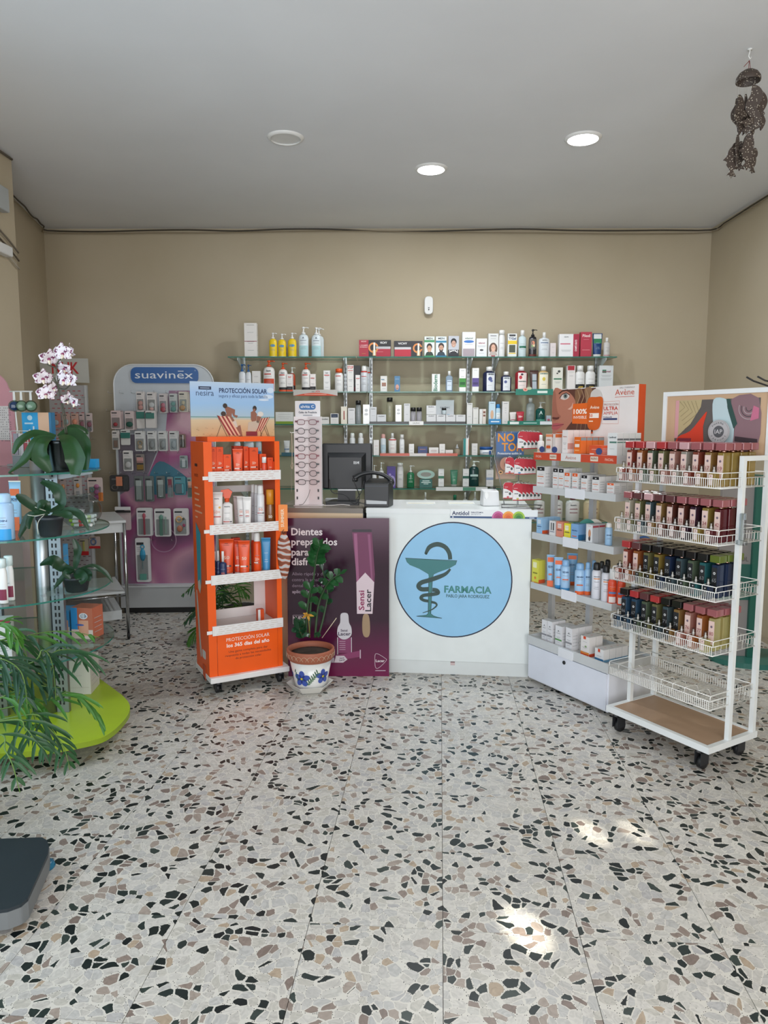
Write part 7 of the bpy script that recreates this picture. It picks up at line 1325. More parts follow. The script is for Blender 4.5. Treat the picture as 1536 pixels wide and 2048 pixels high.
# ------------------------------------------------------------------ round glass stand on the green base
CX, CY = -1.89, 3.55; GZ = {1: 1.349, 2: 1.062, 3: .773, 4: .483}; BZT = .12
def round_stand():
    t = thing('round_stand', 'round glass-shelved stand on a lime green base at the left', 'display stand', (CX, CY, 0)); R = .50
    pts = [gnd(u, v, BZT) for u, v in ((183, 1345), (243, 1389), (256, 1403), (260, 1415), (256, 1429), (243, 1446), (223, 1464), (195, 1478), (129, 1492), (57, 1503), (0, 1507))]; L_ = [(p.x-CX, p.y-CY) for p in pts]
    L_ = [L_[0]]+spline(L_[1:], 4, False)+[(-.34, -.40), (-.40, .1), (-.1, .72)]
    b = MB(); b.prism(L_, BZT-.026, BZT, M('#a6c028', .3), M('#869e1c', .4)); b.build('base', t); b = MB()
    for x, y in ((.35, -.1), (-.2, .35), (-.15, -.3)): b.cyl(.03, 0, BZT-.0265, '#1a1b1d', 14, x, y)
    MB().cyl(.2, .02, BZT-.0265, '#24262a', 24, 0, .05).build('base_plinth', t)
    for i, (x, y) in enumerate(((.38, -.1), (-.1, .42), (-.15, -.32))): MB().cyl(.025, 0, BZT-.0265, '#1a1b1d', 14, x, y).build('foot', t)
    al = M('#b4b9be', .42, 'm'); ch = M('#9aa0a4', .5, 'm')
    for x, y in ((.195, .0), (-.09, -.05)):
        MB().cyl(.036, BZT+.0005, 1.46, al, 20, x, y).build('column', t); b = MB(); b.box(x+.038, x+.098, y-.012, y+.012, BZT+.0005, 1.44, ch)
        for k in range(37):
            z = BZT+.04+.035*k
            for dx in (.056, .074): b.rect(x+dx-.0045, x+dx+.0045, z, z+.021, '#0e0f10', y-.0125)
        b.build('slotted_channel', t)
    for n, z in GZ.items():
        b = MB(); q = 48; RR = R if n > 1 else .47; glass_board(b, [(RR*math.cos(2*PI*i/q), RR*math.sin(2*PI*i/q)) for i in range(q)], z-.008, z); b.build('glass_shelf', t)
        b = MB(); b.slab([(0, -.010), (.0, -.045), (.02, -.045), (.17, -.018), (.17, -.010)], -.003, .003, M('#9fa5a8', .35)); o = b.build('bracket', t, loc=(.293, 0, z)); o2 = bpy.data.objects.new('bracket', o.data); COL.objects.link(o2); o2.parent = t; o2.location = (.26, -.013, z); o2.rotation_euler.z = -PI/2
round_stand()
LEAF = M('#20421f', .3, 'f'); LEAF2 = M('#1c3a22', .32, 'f')
def leafmesh(b, P, W_, m, fold=.25, n=5):
    """broad leaf: spine points, half widths, slight v-fold"""
    S_ = [Vector(p) for p in spline([tuple(p) for p in P], n, False)]; K = len(S_); v = []; f = []
    for i, p in enumerate(S_):
        t = (S_[min(i+1, K-1)]-S_[max(i-1, 0)]).normalized(); sd = t.cross(Vector((0, -.75, .66))); sd = sd.normalized() if sd.length > .05 else Vector((1, 0, 0)); up = sd.cross(t); k = i/(K-1)*(len(W_)-1); j = min(int(k), len(W_)-2); w = W_[j]*(1-(k-j))+W_[j+1]*(k-j)
        for q in (-1, -.5, 0, .5, 1): v.append(p+sd*w*q+up*abs(q)*w*fold)
    for i in range(K-1):
        for j in range(4): f.append((i*5+j, i*5+j+1, i*5+6+j, i*5+5+j))
    return b.add(v, f, m, True)
def pot(t, r0, r1, h, m, rim=.004):
    MB().lathe([(r0*.9, 0), (r0, .003), (r1-.003, h-.012), (r1, h-.012), (r1, h), (r1-rim, h), (r1-rim*1.5, h-.02), (0, h-.022)], m, 28).build('pot', t)
    b = MB(); b.lathe([(r1-rim*1.8, h-.0195), (r1*.5, h-.012), (0, h-.010)], M('#4a3a2c', .9), 20); b.build('soil', t)
def orchids():
    def L(y, pts): return [at(u, v, y+dy) for u, v, dy in pts]
    y = 3.43; c = at(118, 945, y); t = thing('potted_orchid', 'potted orchid with purple-speckled white flowers in a chrome pot', 'plant', (c.x, y, GZ[1]+.0008)); O = t.location
    r = 25/FPX*y; h = at(118, 881, y).z-O.z; MB().lathe([(r*.88, 0), (r*.9, .004), (r, h-.016), (r*1.03, h-.014), (r*1.03, h), (r*.94, h), (r*.92, h-.03), (0, h-.03)], M('#3c4244', .25, 'm'), 28).build('pot', t)
    MB().lathe([(r*.9, h-.028), (0, h-.015)], M('#4a3a2c', .9), 18).build('soil', t)
    lv = [([(112, 872, 0), (70, 868, -.02), (40, 885, -.04), (27, 908, -.05)], [.006, .024, .026, .006]), ([(110, 874, -.02), (75, 880, -.06), (50, 920, -.09), (15, 948, -.10)], [.006, .022, .025, .004]), ([(108, 876, -.03), (88, 885, -.08), (82, 915, -.09), (100, 944, -.09)], [.008, .03, .04, .012]),
      ([(120, 872, -.02), (138, 885, -.08), (152, 920, -.11), (152, 950, -.11)], [.008, .034, .046, .022]), ([(118, 870, 0), (145, 866, .03), (168, 890, .02), (172, 940, -.02)], [.008, .03, .034, .012]), ([(116, 872, .02), (145, 855, .1), (168, 862, .14), (176, 868, .15)], [.006, .02, .018, .004]), ([(108, 874, -.01), (80, 890, -.05), (66, 912, -.06), (70, 922, -.06)], [.006, .02, .022, .006])]
    for P, w in lv: b = MB(); leafmesh(b, [p-O for p in L(y, P)], w, LEAF); b.build('leaf', t)
    b = MB(); P = [p-O for p in L(y, [(113, 940, .045), (130, 920, .04), (165, 945, .0)])]
    for sp in ([(131, 868, 0), (126, 830, 0), (118, 780, 0), (113, 735, 0), (120, 720, 0), (127, 712, 0)], [(134, 868, .01), (130, 830, .01), (120, 790, .01), (112, 765, 0), (108, 755, 0)], [(113, 735, 0), (104, 733, 0), (95, 729, 0)], [(118, 776, 0), (130, 778, -.01), (140, 770, -.01)], [(117, 762, 0), (126, 750, .0), (135, 752, 0)], [(123, 801, 0), (132, 802, 0), (139, 796, 0)]):
        b = MB(); b.tube([tuple(Vector(p)) for p in spline([tuple(q-O) for q in L(y, sp)], 5, False)], .0028, '#3a3c2c', 6); b.build('stem', t)
    m, nt, bs, N, Lk = newmat('speckled_petal'); tc = N('ShaderNodeTexCoord'); no = N('ShaderNodeTexNoise'); no.inputs['Scale'].default_value = 75; no.inputs['Detail'].default_value = 2; Lk(tc.outputs['Object'], no.inputs['Vector']); cr = N('ShaderNodeValToRGB'); e = cr.color_ramp.elements; e[0].color = lin('#e3dbe0'); e[0].position = .52; e[1].color = lin('#6a1f4c'); e[1].position = .6; Lk(no.outputs[0], cr.inputs[0]); Lk(cr.outputs[0], bs.inputs['Base Color']); bs.inputs['Roughness'].default_value = .5
    def flower(u, v, k, az, tilt, dy=0):
        f = MB(); 
        for i, (a, ln, wd) in enumerate(((90, 1, .5), (215, .95, .5), (325, .95, .5), (170, 1, .8), (10, 1, .8))):
            a = math.radians(a); R1 = .036*k*ln; W2 = .018*k*wd*1.35; d = Vector((math.cos(a), 0, math.sin(a))); n = Vector((-math.sin(a), 0, math.cos(a))); vs = []; K = 6
            for j in range(K+1):
                s = j/K; ww = W2*math.sin(PI*min(.98, .12+s*.88))**.8
                for q in (-1, 0, 1): vs.append(d*R1*s+n*ww*q+Vector((0, -.006*k*math.sin(PI*s)+.004*s*s-.003*abs(q), 0)))
            f.add(vs, [(j*3+q, j*3+q+1, j*3+4+q, j*3+3+q) for j in range(K) for q in (0, 1)], m, True)
        o = f.build('flower', t, loc=at(u, v, y+dy)-O, rot=(math.radians(tilt), 0, math.radians(az)))
        g = MB(); g.lathe([(.001, -.012*k), (.005*k, -.008*k), (.006*k, 0), (.002, .004)], M('#8c2a5c', .4), 10); g.tube([(0, 0, 0), (.0, -.004, -.012*k), (0, -.012*k, -.016*k)], [.005*k, .005*k, .003*k], M('#e8dcc8', .4), 8); g.build('lip', o, loc=(0, -.006, -.004))
    for a in ((126, 705, 1.35, -5, 10), (98, 715, 1.3, 40, 30), (145, 702, 1.05, -60, 20, .02), (86, 755, 1.25, 35, 20), (92, 787, 1.25, 20, -5), (128, 758, 1.3, -20, 15), (142, 760, 1.25, -30, 0), (134, 797, 1.0, 50, 25, .01), (148, 802, 1.1, -40, 30), (128, 735, 1.1, -20, 40, .02), (106, 775, .8, 60, 0)): flower(*a)
    # second orchid
    for (cu, cv, yy, zn, u0, u1, vt, lb, lvs) in [
     (102, 1078, 3.28, 2, 76, 129, 1033, 'small orchid without flowers in black plastic pot, middle glass shelf', [([(100, 1025, 0), (75, 1018, -.02), (45, 998, -.04), (32, 990, -.05)], [.01, .022, .022, .006]), ([(102, 1022, 0), (122, 1012, -.02), (115, 980, -.02), (83, 963, 0)], [.01, .026, .026, .01]), ([(98, 1022, -.03), (92, 1010, -.05), (82, 1008, -.06), (76, 1018, -.06)], [.01, .02, .02, .006]), ([(105, 1026, -.02), (135, 1022, -.05), (160, 1030, -.07), (177, 1060, -.08)], [.006, .02, .018, .003]), ([(104, 1028, -.03), (125, 1028, -.08), (138, 1032, -.1), (145, 1036, -.1)], [.008, .018, .018, .005]), ([(96, 1030, -.02), (70, 1026, -.04), (58, 1045, -.05), (58, 1058, -.05)], [.006, .016, .016, .004]), ([(94, 1030, .0), (60, 1030, .03), (48, 1055, .03), (36, 1080, .03)], [.006, .018, .02, .005])]),
     (155, 1198, 3.42, 3, 127, 181, 1152, 'small orchid with drooping leaves in dark pot, third glass shelf', [([(148, 1140, 0), (125, 1135, 0), (105, 1122, -.02), (80, 1130, -.02)], [.008, .026, .03, .006]), ([(150, 1138, 0), (154, 1120, .02), (156, 1100, .02), (147, 1078, .02)], [.008, .018, .02, .006]), ([(148, 1142, -.02), (132, 1150, -.04), (118, 1165, -.05), (108, 1178, -.05)], [.006, .016, .014, .003]), ([(150, 1142, -.03), (158, 1148, -.08), (165, 1158, -.1), (160, 1166, -.1)], [.008, .024, .028, .01]), ([(152, 1142, 0), (165, 1142, -.02), (176, 1150, -.04), (178, 1162, -.04)], [.008, .02, .022, .006]), ([(150, 1141, -.02), (138, 1142, -.06), (132, 1148, -.07), (140, 1158, -.07)], [.006, .016, .016, .005]), ([(155, 1140, .0), (185, 1132, .06), (210, 1145, .08), (226, 1165, .08)], [.004, .012, .012, .002])])]:
        c = at(cu, cv, yy); t = thing('potted_orchid', lb, 'plant', (c.x, yy, GZ[zn]+.0008)); O = t.location; r1 = (u1-u0)/2/FPX*yy; h = at(cu, vt, yy).z-O.z; pot(t, r1*.76, r1, h, M('#2a3036', .45))
        O = t.location.copy()
        for P, w in lvs: b = MB(); leafmesh(b, [p-O for p in L(yy, P)], w, LEAF2); b.build('leaf', t)
        if zn == 2:
            for P in ([(90, 1028, -.04), (70, 1032, -.06), (55, 1030, -.07)], [(88, 1030, -.04), (76, 1045, -.07), (76, 1068, -.07)], [(92, 1022, -.03), (80, 1018, -.05), (70, 1014, -.05)]):
                b = MB(); b.tube(spline([tuple(p-O) for p in L(yy, P)], 4, False), .002, '#b9bcae', 5); b.build('air_root', t)
orchids()
GS = 'things on the round glass stand'
def stand_item(kind, u0, u1, vt, vb, zn, col, lb, y, **o):
    a = at(u0, vb, y); b = at(u1, vb, y); z = (GZ[zn] if zn else BZT)+.0008; h = at((u0+u1)/2, vt, y).z-z; return product(kind, ((a.x+b.x)/2, y, z), o.pop('rz', 0), b.x-a.x, h-(.006 if kind == 't' else 0), col, lb, o, o.get('d'), GS)
stand_item('s', -12, 21, 988, 1080, 2, '#a4c4e4', 'pale blue spray can at the picture edge on the middle glass shelf'.replace('picture edge', 'far left'), 3.14, cap='#a9c9e6', b=[(0, .3, '#2f9ad8')], t=[('ISDIN', .5, .05, '#26426a', .6)])
stand_item('t', 20, 44, 962, 1082, 2, '#9cc8ea', 'orange and pale blue sun tube beside pale blue spray can', 3.45, cap='#e0662a', b=[(.72, .86, '#e0662a'), (0, .28, '#e0662a')], t=[('ISDIN', .62, .05, '#26426a', .9)], crimp='#e6e2da')
stand_item('b', -6, 14, 1118, 1208, 3, '#e6e6e4', 'left white bottle with burgundy label on third glass shelf', 3.16, cap='#dff0f2', cr=.9, ch=.2, b=[(.1, .4, '#7c2440')], l=[])
stand_item('b', 10, 28, 1112, 1211, 3, '#e6e6e4', 'right white bottle with burgundy label on third glass shelf', 3.22, cap='#dff0f2', cr=.9, ch=.22, b=[(.1, .42, '#7c2440')], l=[(.5, .3)])
stand_item('c', -8, 24, 1240, 1335, 4, '#dcdedf', 'white carton with burgundy top corner on lowest glass shelf', 3.2, b=[(.86, 1, '#8c2440', .2, 1)], l=[(.3+.05*i, .6) for i in range(9)], d=.08, rz=.3)
stand_item('c', 93, 128, 1092, 1205, 3, '#4aa0dc', 'sky blue and white carton behind the drooping orchid', 3.72, b=[(0, .55, '#9cc4d8'), (.55, .6, '#e2e6e8')], d=.08, l=[(.8, .4, '#dfe9f0')])
stand_item('c', 95, 142, 1222, 1318, 4, '#3f92cc', 'blue carton with baby photo, left one on the lowest glass shelf', 3.62, d=.12, b=[(0, .4, '#c9d6dc'), (.2, .65, '#c9a08c', .6, .95)], o=[(.2, .78, .2, .05, '#4c3c78')], l=[], rz=.05)
stand_item('c', 144, 190, 1216, 1312, 4, '#b0644c', 'blue and terracotta nappy carton with round blue logo', 3.60, d=.10, b=[(0, .3, '#cfc0b8'), (.3, 1, '#2f86c4', 0, .3), (.1, .6, '#cf9a80', .35, .8)], o=[(.08, .74, .2, .1, '#d8dce4'), (.08, .74, .15, .075, '#2a4c9c'), (-.1, .45, .2, .03, '#3a5ca8')], l=[], rz=-.15)
stand_item('c', 116, 181, 1322, 1384, 0, '#cfccc6', 'large plain beige-white carton standing on the lime base', 3.78, d=.16, l=[(.55, .5, '#b9b6ae'), (.2, .9, '#bab5aa')], rz=.1)
def bowl():
    y = 3.56; c = at(170, 1072, y); t = thing('fish_bowl', 'tilted clear round bowl full of small stick tubes', 'bowl', (c.x-.0, y, GZ[2]+.001)); r = .098
    b = MB(); prof = [(.05, 0)]+[(r*math.sin(a), r*.86-r*.86*math.cos(a)) for a in [math.radians(q) for q in range(36, 150, 8)]]; b.lathe(prof+[(r*.52, r*1.68), (r*.50, r*1.66)]+[(a*.975, z*.98+.002) for a, z in reversed(prof)], M('#f0f4f4', 0, 'g'), 28); o = b.build('glass', t, rot=(0, math.radians(-8), 0))
    
    q = MB(); q.ring(0, 0, r*.5, r*.56, M('#dfe9ea', .1), 0, 36); k = q.build('rim', t, loc=(-.022, 0, r*1.67), rot=(PI/2, 0, 0))
    random.seed(12); g = 'small stick tubes in the clear bowl'
    POS = [(x, yy, z) for z in (.016, .036, .056) for x, yy in ((-.045, -.02), (-.02, -.035), (.008, -.028), (.034, -.02), (-.01, .015), (.03, .02))]
    WORD = ['bottom', 'middle', 'upper']
    for i, (x, yy, z) in enumerate(POS):
        c1 = ('#a9c43c', '#e2e2e0', '#8f9a9a', '#c9d9a0', '#c43a3a', '#dfdfdd')[(i*5) % 6]; c2 = '#e6e6e4'; s = .8 if z < .02 else 1
        cn = {'#a9c43c': 'lime', '#e2e2e0': 'white', '#8f9a9a': 'grey', '#c9d9a0': 'pale green', '#c43a3a': 'red', '#dfdfdd': 'off-white'}[c1]
        t2 = thing('stick_tube', f"{cn} stick tube in clear bowl, {WORD[i//6]} layer, {ORD[i % 6]} from left", 'tube', (t.location.x+x*s, t.location.y+yy*s, t.location.z+z), random.uniform(-.8, .8), g); e = bpy.data.objects; 
        m = MB(); m.T = Matrix.Rotation(PI/2, 4, 'Y') @ Matrix.Translation((0, 0, -.022)); m.lathe([(.0075, 0), (.008, .001), (.008, .028)], c1, 12); m.build('body', t2)
        m = MB(); m.T = Matrix.Rotation(PI/2, 4, 'Y') @ Matrix.Translation((0, 0, -.022)); m.lathe([(.0082, .0285), (.0082, .043), (.007, .044)], c2, 12); m.build('cap', t2)
bowl()
def left_counter():
    # plaster display and strip rack on a grey base behind the stand, tall pink panel further left
    y = 3.98; a = at(28, 945, y); b = at(80, 945, y); t = thing('plaster_display', 'bright blue plaster display with a skin photo strip', 'display', (0, 0, 0)); 
    x0, x1 = at(46, 880, y).x, at(78, 880, y).x; x2, x3 = x1+.0005, at(104, 880, y).x; zt = at(60, 825, y).z; zb = GZ[1]+.002; t.location = (x0, y, zb); h = zt-zb
    MB().box(0, x1-x0, 0, .05, 0, h, M('#1f9fdc', .35)).build('blue_board', t); m = MB()
    for i in range(3): m.rect(.014+.022*i, .022+.022*i, h*.45, h*(.62+.06*i), '#dfeaf2', -.0006)
    m.rect(.014, .06, h*.78, h*.81, '#bfe0f2', -.0006); m.oval((x1-x0)/2, h*.9, .014, .014, '#bfe0f2', -.0006, 14); m.build('print', t)
    MB().box(x2-x0, x3-x0-.012, 0, .05, 0, h, M('#e2b99a', .4)).build('skin_photo', t); MB().box(x3-x0-.0115, x3-x0, 0, .05, 0, h, M('#2f78a4', .4)).build('blue_edge', t)
    y = 3.9; x0 = at(20, 800, y).x; x1 = at(66, 800, y).x; zr = at(40, 783, y).z; t = thing('hook_rack', 'white hook bar holding clear tape rolls', 'rack', (x0, y, GZ[1]+.002)); zr -= GZ[1]+.002
    b = MB(); b.tube([(0, 0, zr), (x1-x0, 0, zr)], .004, '#dadcda', 6); b.tube([(.02, .0, zr), (.03, .0, zr*.5), (.012, .0, 0)], .004, '#dadcda', 6); b.box(-.02, .06, -.03, .03, 0, .01, '#9a9ea0'); b.build('frame', t)
    for i, (u, c) in enumerate(((29, '#2a4c9c'), (43, '#d6d4c4'), (62, '#cfd6cc'))):
        p = at(u, 812, y-.03); r = .030; t2 = thing('tape_roll', ('clear tape roll case with a blue core on the hook bar', 'clear tape roll case with a cream core on the hook bar', 'clear tape roll case with a speckled core on the hook bar')[i], 'tape roll', (p.x, y-.03, p.z), .5, 'tape rolls on the hook bar')
        m = MB(); m.lathe([(r, -.012), (r, .012), (r*.96, .013), (0, .013)], M('#b9cfc4', 0, 'g'), 20); m.build('case', t2, rot=(PI/2, 0, 0)); m = MB(); m.lathe([(0, -.010), (r*.78, -.010), (r*.78, .010), (0, .010)], c, 18); m.build('roll', t2, rot=(PI/2, 0, 0)); m = MB(); m.slab([(-.006, r), (.006, r), (.005, r+.045), (-.005, r+.045)], -.001, .001, '#d2d4d2'); m.build('hang_tab', t2)
    # white wire card rack
    y = 3.78; x0 = at(24, 900, y).x; x1 = at(57, 900, y).x; z0 = GZ[1]+.0015; zt = at(40, 862, y).z-z0; zb = at(40, 908, y).z-z0; t = thing('card_rack', 'small white card rack on grey block, left of the big orchid', 'rack', (x0, y, z0)); w = x1-x0
    b = MB(); b.box(0, w, 0, .08, 0, .06, M('#7f858a', .5)); b.build('block', t); b = MB()
    for z in (zt, (zt+zb)/2, .0605): b.tube([(0, -.002, z), (w, -.002, z), (w, .05, z), (0, .05, z)], .002, '#cfd2d0', 5, True)
    for x in (0, w/2, w): b.tube([(x, -.002, .0605), (x, -.002, zt)], .002, '#cfd2d0', 5)
    b.build('wire_frame', t)
    for i, c in enumerate(('#8f8c96', '#c9c6cc', '#a8424c')): MB().box(w*(.06+.31*i), w*(.33+.31*i), .01, .03, .0605, zt*.93, c).build('card', t)
    # tall pink panel
    y = 4.25; x1 = at(26, 800, y).x; zt = at(0, 745, y).z; P = [(-.35, .9), (0, .9), (0, zt-.12)]+[(-.02-.1*(1-math.cos(PI/2*i/6)), zt-.12+.12*math.sin(PI/2*i/6)) for i in range(1, 7)]+[(-.35, zt+.02)]
    t = thing('rounded_sign', 'pale pink rounded panel with a white number chart at the far left', 'sign', (x1, y, 0)); MB().slab(P, 0, .012, M('#cf9aa8', .4)).build('panel', t); MB().box(-.30, 0.0, .0125, .10, 0, .95, M('#b9aeb0', .5)).build('support', t)
    a = at(0, 880, y-.01); b = at(15, 812, y-.01); cz = MB(); cz.box(-.12, b.x-x1, -.004, -.001, a.z, b.z, '#d9d9dc'); c = cz.build('chart', t); m = MB(); random.seed(2)
    for r in range(15):
        for k in range(9):
            if random.random() < .8: m.rect(-.11+.011*k, -.106+.011*k, b.z-.014-.0135*r, b.z-.009-.0135*r, '#6c6c74', -.0046)
    m.build('chart_print', c)
    p = at(180, 935, 3.72); q = at(194, 926, 3.72); tag(MB().box(0, .085, 0, .05, 0, .045, M('#1f97d4', .35)).build('card_holder', loc=(q.x-.085, 3.70, GZ[1]+.001)), 'small bright blue card box behind the big orchid leaf', 'box')
left_counter()
# ------------------------------------------------------------------ painted pot with the glossy plant before the poster
def zz_plant():
    y = 4.20; c = at(622, 1360, y); O = Vector((c.x, y, .0)); k = y/FPX
    s = thing('saucer', 'white hexagonal saucer under the painted flower pot', 'saucer', (O.x-.006, y, 0)); P = [(.142*math.cos(math.radians(a)), .142*math.sin(math.radians(a))) for a in range(10, 370, 60)]; b = MB()
    n = 6; q = [(.72, .002), (1, .046), (.96, .046), (.70, .008)]; v = []
    for f, z in q: v += [(x*f, yy*f, z) for x, yy in P]
    b.add(v, [(r*6+i, r*6+(i+1) % 6, r*6+6+(i+1) % 6, r*6+6+i) for r in range(3) for i in range(6)]+[tuple(range(5, -1, -1)), tuple(range(18, 24))], M('#dcdad3', .3)); b.build('dish', s)
    t = thing('potted_plant', 'glossy green plant in a white pot painted with blue flowers', 'plant', (O.x, y, .009)); rt = 48*k; hh = .245; W2 = M('#e3e3e0', .25)
    MB().lathe([(rt*.62, 0), (rt*.66, .004), (rt*.90, hh-.065)], W2, 36).build('pot', t)
    b = MB(); b.lathe([(rt*.93, hh-.0645), (rt*1.0, hh-.05), (rt*1.02, hh-.004), (rt*1.0, hh), (rt*.93, hh), (rt*.90, hh-.03), (rt*.93, hh-.0645)], M('#9c5a42', .6), 36); rim = b.build('terracotta_rim', t)
    b = MB()
    for i in range(26):
        a0 = -PI+2*PI*i/26; Q = []
        for j in range(9):
            a = a0+(j/8)*2*PI/26*1.6; z = hh-.045+.026*math.sin(PI*j/8); r = rt*1.015+.0015; Q.append((r*math.cos(a), r*math.sin(a), z))
        b.tube(Q, .0009, '#d8c3a8', 4)
    b.build('arch_pattern', rim, kind='stuff')
    MB().lathe([(rt*.895, hh-.032), (rt*.5, hh-.022), (0, hh-.02)], M('#33281f', .95), 24).build('soil', t)
    # painted flowers on the white wall (wrapped on the cone)
    p = MB(); z0 = hh-.065
    def pt(x, z): r = rt*(.66+(.90-.66)*(z/z0))+.0012; a = x/r; return (r*math.sin(a), -r*math.cos(a), z)
    def blob(cx, cz, rx, rz, rot, m, off=0):
        Q = []; ca, sa = math.cos(rot), math.sin(rot)
        for i in range(14):
            a = 2*PI*i/14; dx, dz = rx*math.cos(a), rz*math.sin(a); x, yy, z = pt(cx+dx*ca-dz*sa, cz+dx*sa+dz*ca); n = 1+off*.004; Q.append((x*n, yy*n, z))
        p.add(Q, [tuple(range(14))], m)
    for cx, cz, sc in ((-.045, .085, 1.3), (.088, .095, 1.2), (-.17, .09, 1.2)):
        for i in range(5): a = 2*PI*i/5+.3; blob(cx+.021*sc*math.cos(a), cz+.021*sc*math.sin(a), .019*sc, .014*sc, a, '#3f56a8', .3+.1*i)
        for i in range(5): a = 2*PI*i/5+.9; blob(cx+.012*sc*math.cos(a), cz+.012*sc*math.sin(a), .010*sc, .005*sc, a, '#27387c', 1+.1*i)
        blob(cx, cz, .008, .007, 0, '#d8c43c', 2); blob(cx+.006, cz-.004, .004, .005, 0, '#4a7a3c', 2.3)
    for i in range(7): blob(-.012+.010*i, .062+.012*i, .014, .0035, 1.9, '#2f5c3c', .5); blob(-.005+.010*i, .052+.011*i, .013, .0035, .2, '#3c6a40', .6)
    for i in range(4): blob(-.092+.006*i, .13-.018*i, .012, .004, 1.3, '#2f5c3c', .5)
    p.build('painted_flowers', t)
    LG = M('#1f4a26', .22, 'f'); LD = M('#163a22', .25, 'f'); T = t.location
    def L3(u, v, dy): return at(u, v, y+dy)-T
    stems = [([(618, 1275, 0), (622, 1200, .02), (628, 1150, .02), (634, 1110, .0), (640, 1092, -.02)], 15, .066, 6, LG), ([(630, 1275, .02), (636, 1215, .04), (648, 1180, .03), (662, 1160, .0), (680, 1148, -.02)], 9, .058, 3, LG), ([(612, 1272, -.02), (614, 1230, -.03), (618, 1192, -.04), (622, 1176, -.05)], 7, .068, 2, LG), ([(636, 1275, .03), (648, 1230, .05), (655, 1185, .07), (645, 1140, .08)], 6, .05, 4, LD), ([(606, 1275, -.03), (600, 1262, -.05), (596, 1250, -.06)], 4, .045, 1, LD)]
    random.seed(9)
    for sp, n, ln, st, m in stems:
        C_ = [Vector(q) for q in spline([tuple(L3(*q)) for q in sp], 8, False)]; K = len(C_)
        MB().tube([tuple(q) for q in C_], [.0065*(1-.6*i/K)+.001 for i in range(K)], M('#2f4a2a', .5), 7).build('stem', t)
        for i in range(n):
            f = (st/10+(1-st/10)*i/n); j = min(int(f*(K-1)), K-2); p0 = C_[j]; tg = (C_[j+1]-C_[j]).normalized(); sd = tg.cross(Vector((0, -1, 0))).normalized()*(1 if i % 2 else -1)
            dr = (sd*.85+tg*.55+Vector((0, random.uniform(-.4, .2), random.uniform(-.1, .2)))).normalized(); l = ln*random.uniform(.85, 1.15)
            b = MB(); leafmesh(b, [p0, p0+dr*l*.35+Vector((0, 0, .004)), p0+dr*l*.75, p0+dr*l+Vector((0, 0, -.008))], [.003, .020, .019, .001], m, .2, 3); b.build('leaf', t)
        e = C_[-1]; b = MB(); leafmesh(b, [e, e+(C_[-1]-C_[-2]).normalized()*.03, e+(C_[-1]-C_[-2]).normalized()*.055], [.003, .014, .001], m, .2, 3); b.build('leaf', t)
    for i in range(5):
        a = L3(616, 1228, -.07); d = Vector((random.uniform(-.03, .03), -.01, random.uniform(-.03, .035))); b = MB(); leafmesh(b, [a, a+d*.6+Vector((0, -.01, 0)), a+d*1.3], [.002, .008, .001], M('#b9862c', .6, 'f'), .2, 3); b.build('withered_leaf', t)
    MB().tube([tuple(L3(616, 1228, -.06)), tuple(L3(620, 1275, -.03))], .002, '#9c8a3c', 5).build('thin_stem', t)
    for P in ([(597, 1260, -.06), (588, 1240, -.08)], [(600, 1265, -.06), (612, 1250, -.10)], [(628, 1268, -.07), (642, 1272, -.1)], [(620, 1268, -.07), (605, 1274, -.1)]):
        a, c2 = L3(*P[0]), L3(*P[1]); b = MB(); leafmesh(b, [a, (a+c2)/2+Vector((0, 0, .004)), c2], [.002, .017, .002], LD, .2, 3); b.build('leaf', t)
    MB().tube([tuple(L3(644, 1276, -.03)), tuple(L3(673, 1236, -.02))], .0022, '#c9b9a0', 5).build('support_stick', t)
zz_plant()
# ------------------------------------------------------------------ palms
PG = [M('#3a6e22', .5, 'f'), M('#1f4a24', .45, 'f'), M('#193f26', .45, 'f')]
def frond(t, P, n, ln, m, droop=.5, sub=True, wid=.0066):
    C_ = [Vector(q) for q in spline([tuple(q) for q in P], 6, False)]; K = len(C_); st = MB().tube([tuple(q) for q in C_], [.0035*(1-.75*i/K)+.0004 for i in range(K)], M('#5a7a34', .5), 5).build('frond', t)
    big = MB()
    for i in range(n):
        f = .18+.82*(i//2)/(n/2); j = min(int(f*(K-1)), K-2); p0 = C_[j].lerp(C_[j+1], .5); tg = (C_[j+1]-C_[j]).normalized(); sd = tg.cross(Vector((0, 0, 1))); sd = sd.normalized() if sd.length > .1 else Vector((1, 0, 0)); sd = sd*(1 if i % 2 else -1)
        l = ln*math.sin(PI*min(1, .25+f*.72))*random.uniform(.8, 1.15); dr = (sd*.8+tg*.75+Vector((random.uniform(-.15, .15), random.uniform(-.15, .15), -droop*.5))).normalized()
        b = MB() if sub else big; leafmesh(b, [p0, p0+dr*l*.45, p0+dr*l*.85+Vector((0, 0, -droop*l*.28)), p0+dr*l+Vector((0, 0, -droop*l*.5))], [.0015, wid, wid*.7, .0004], m, .25, 2)
        if sub: b.build('leaflet', st)
    if not sub: big.build('leaflets', st, kind='stuff')
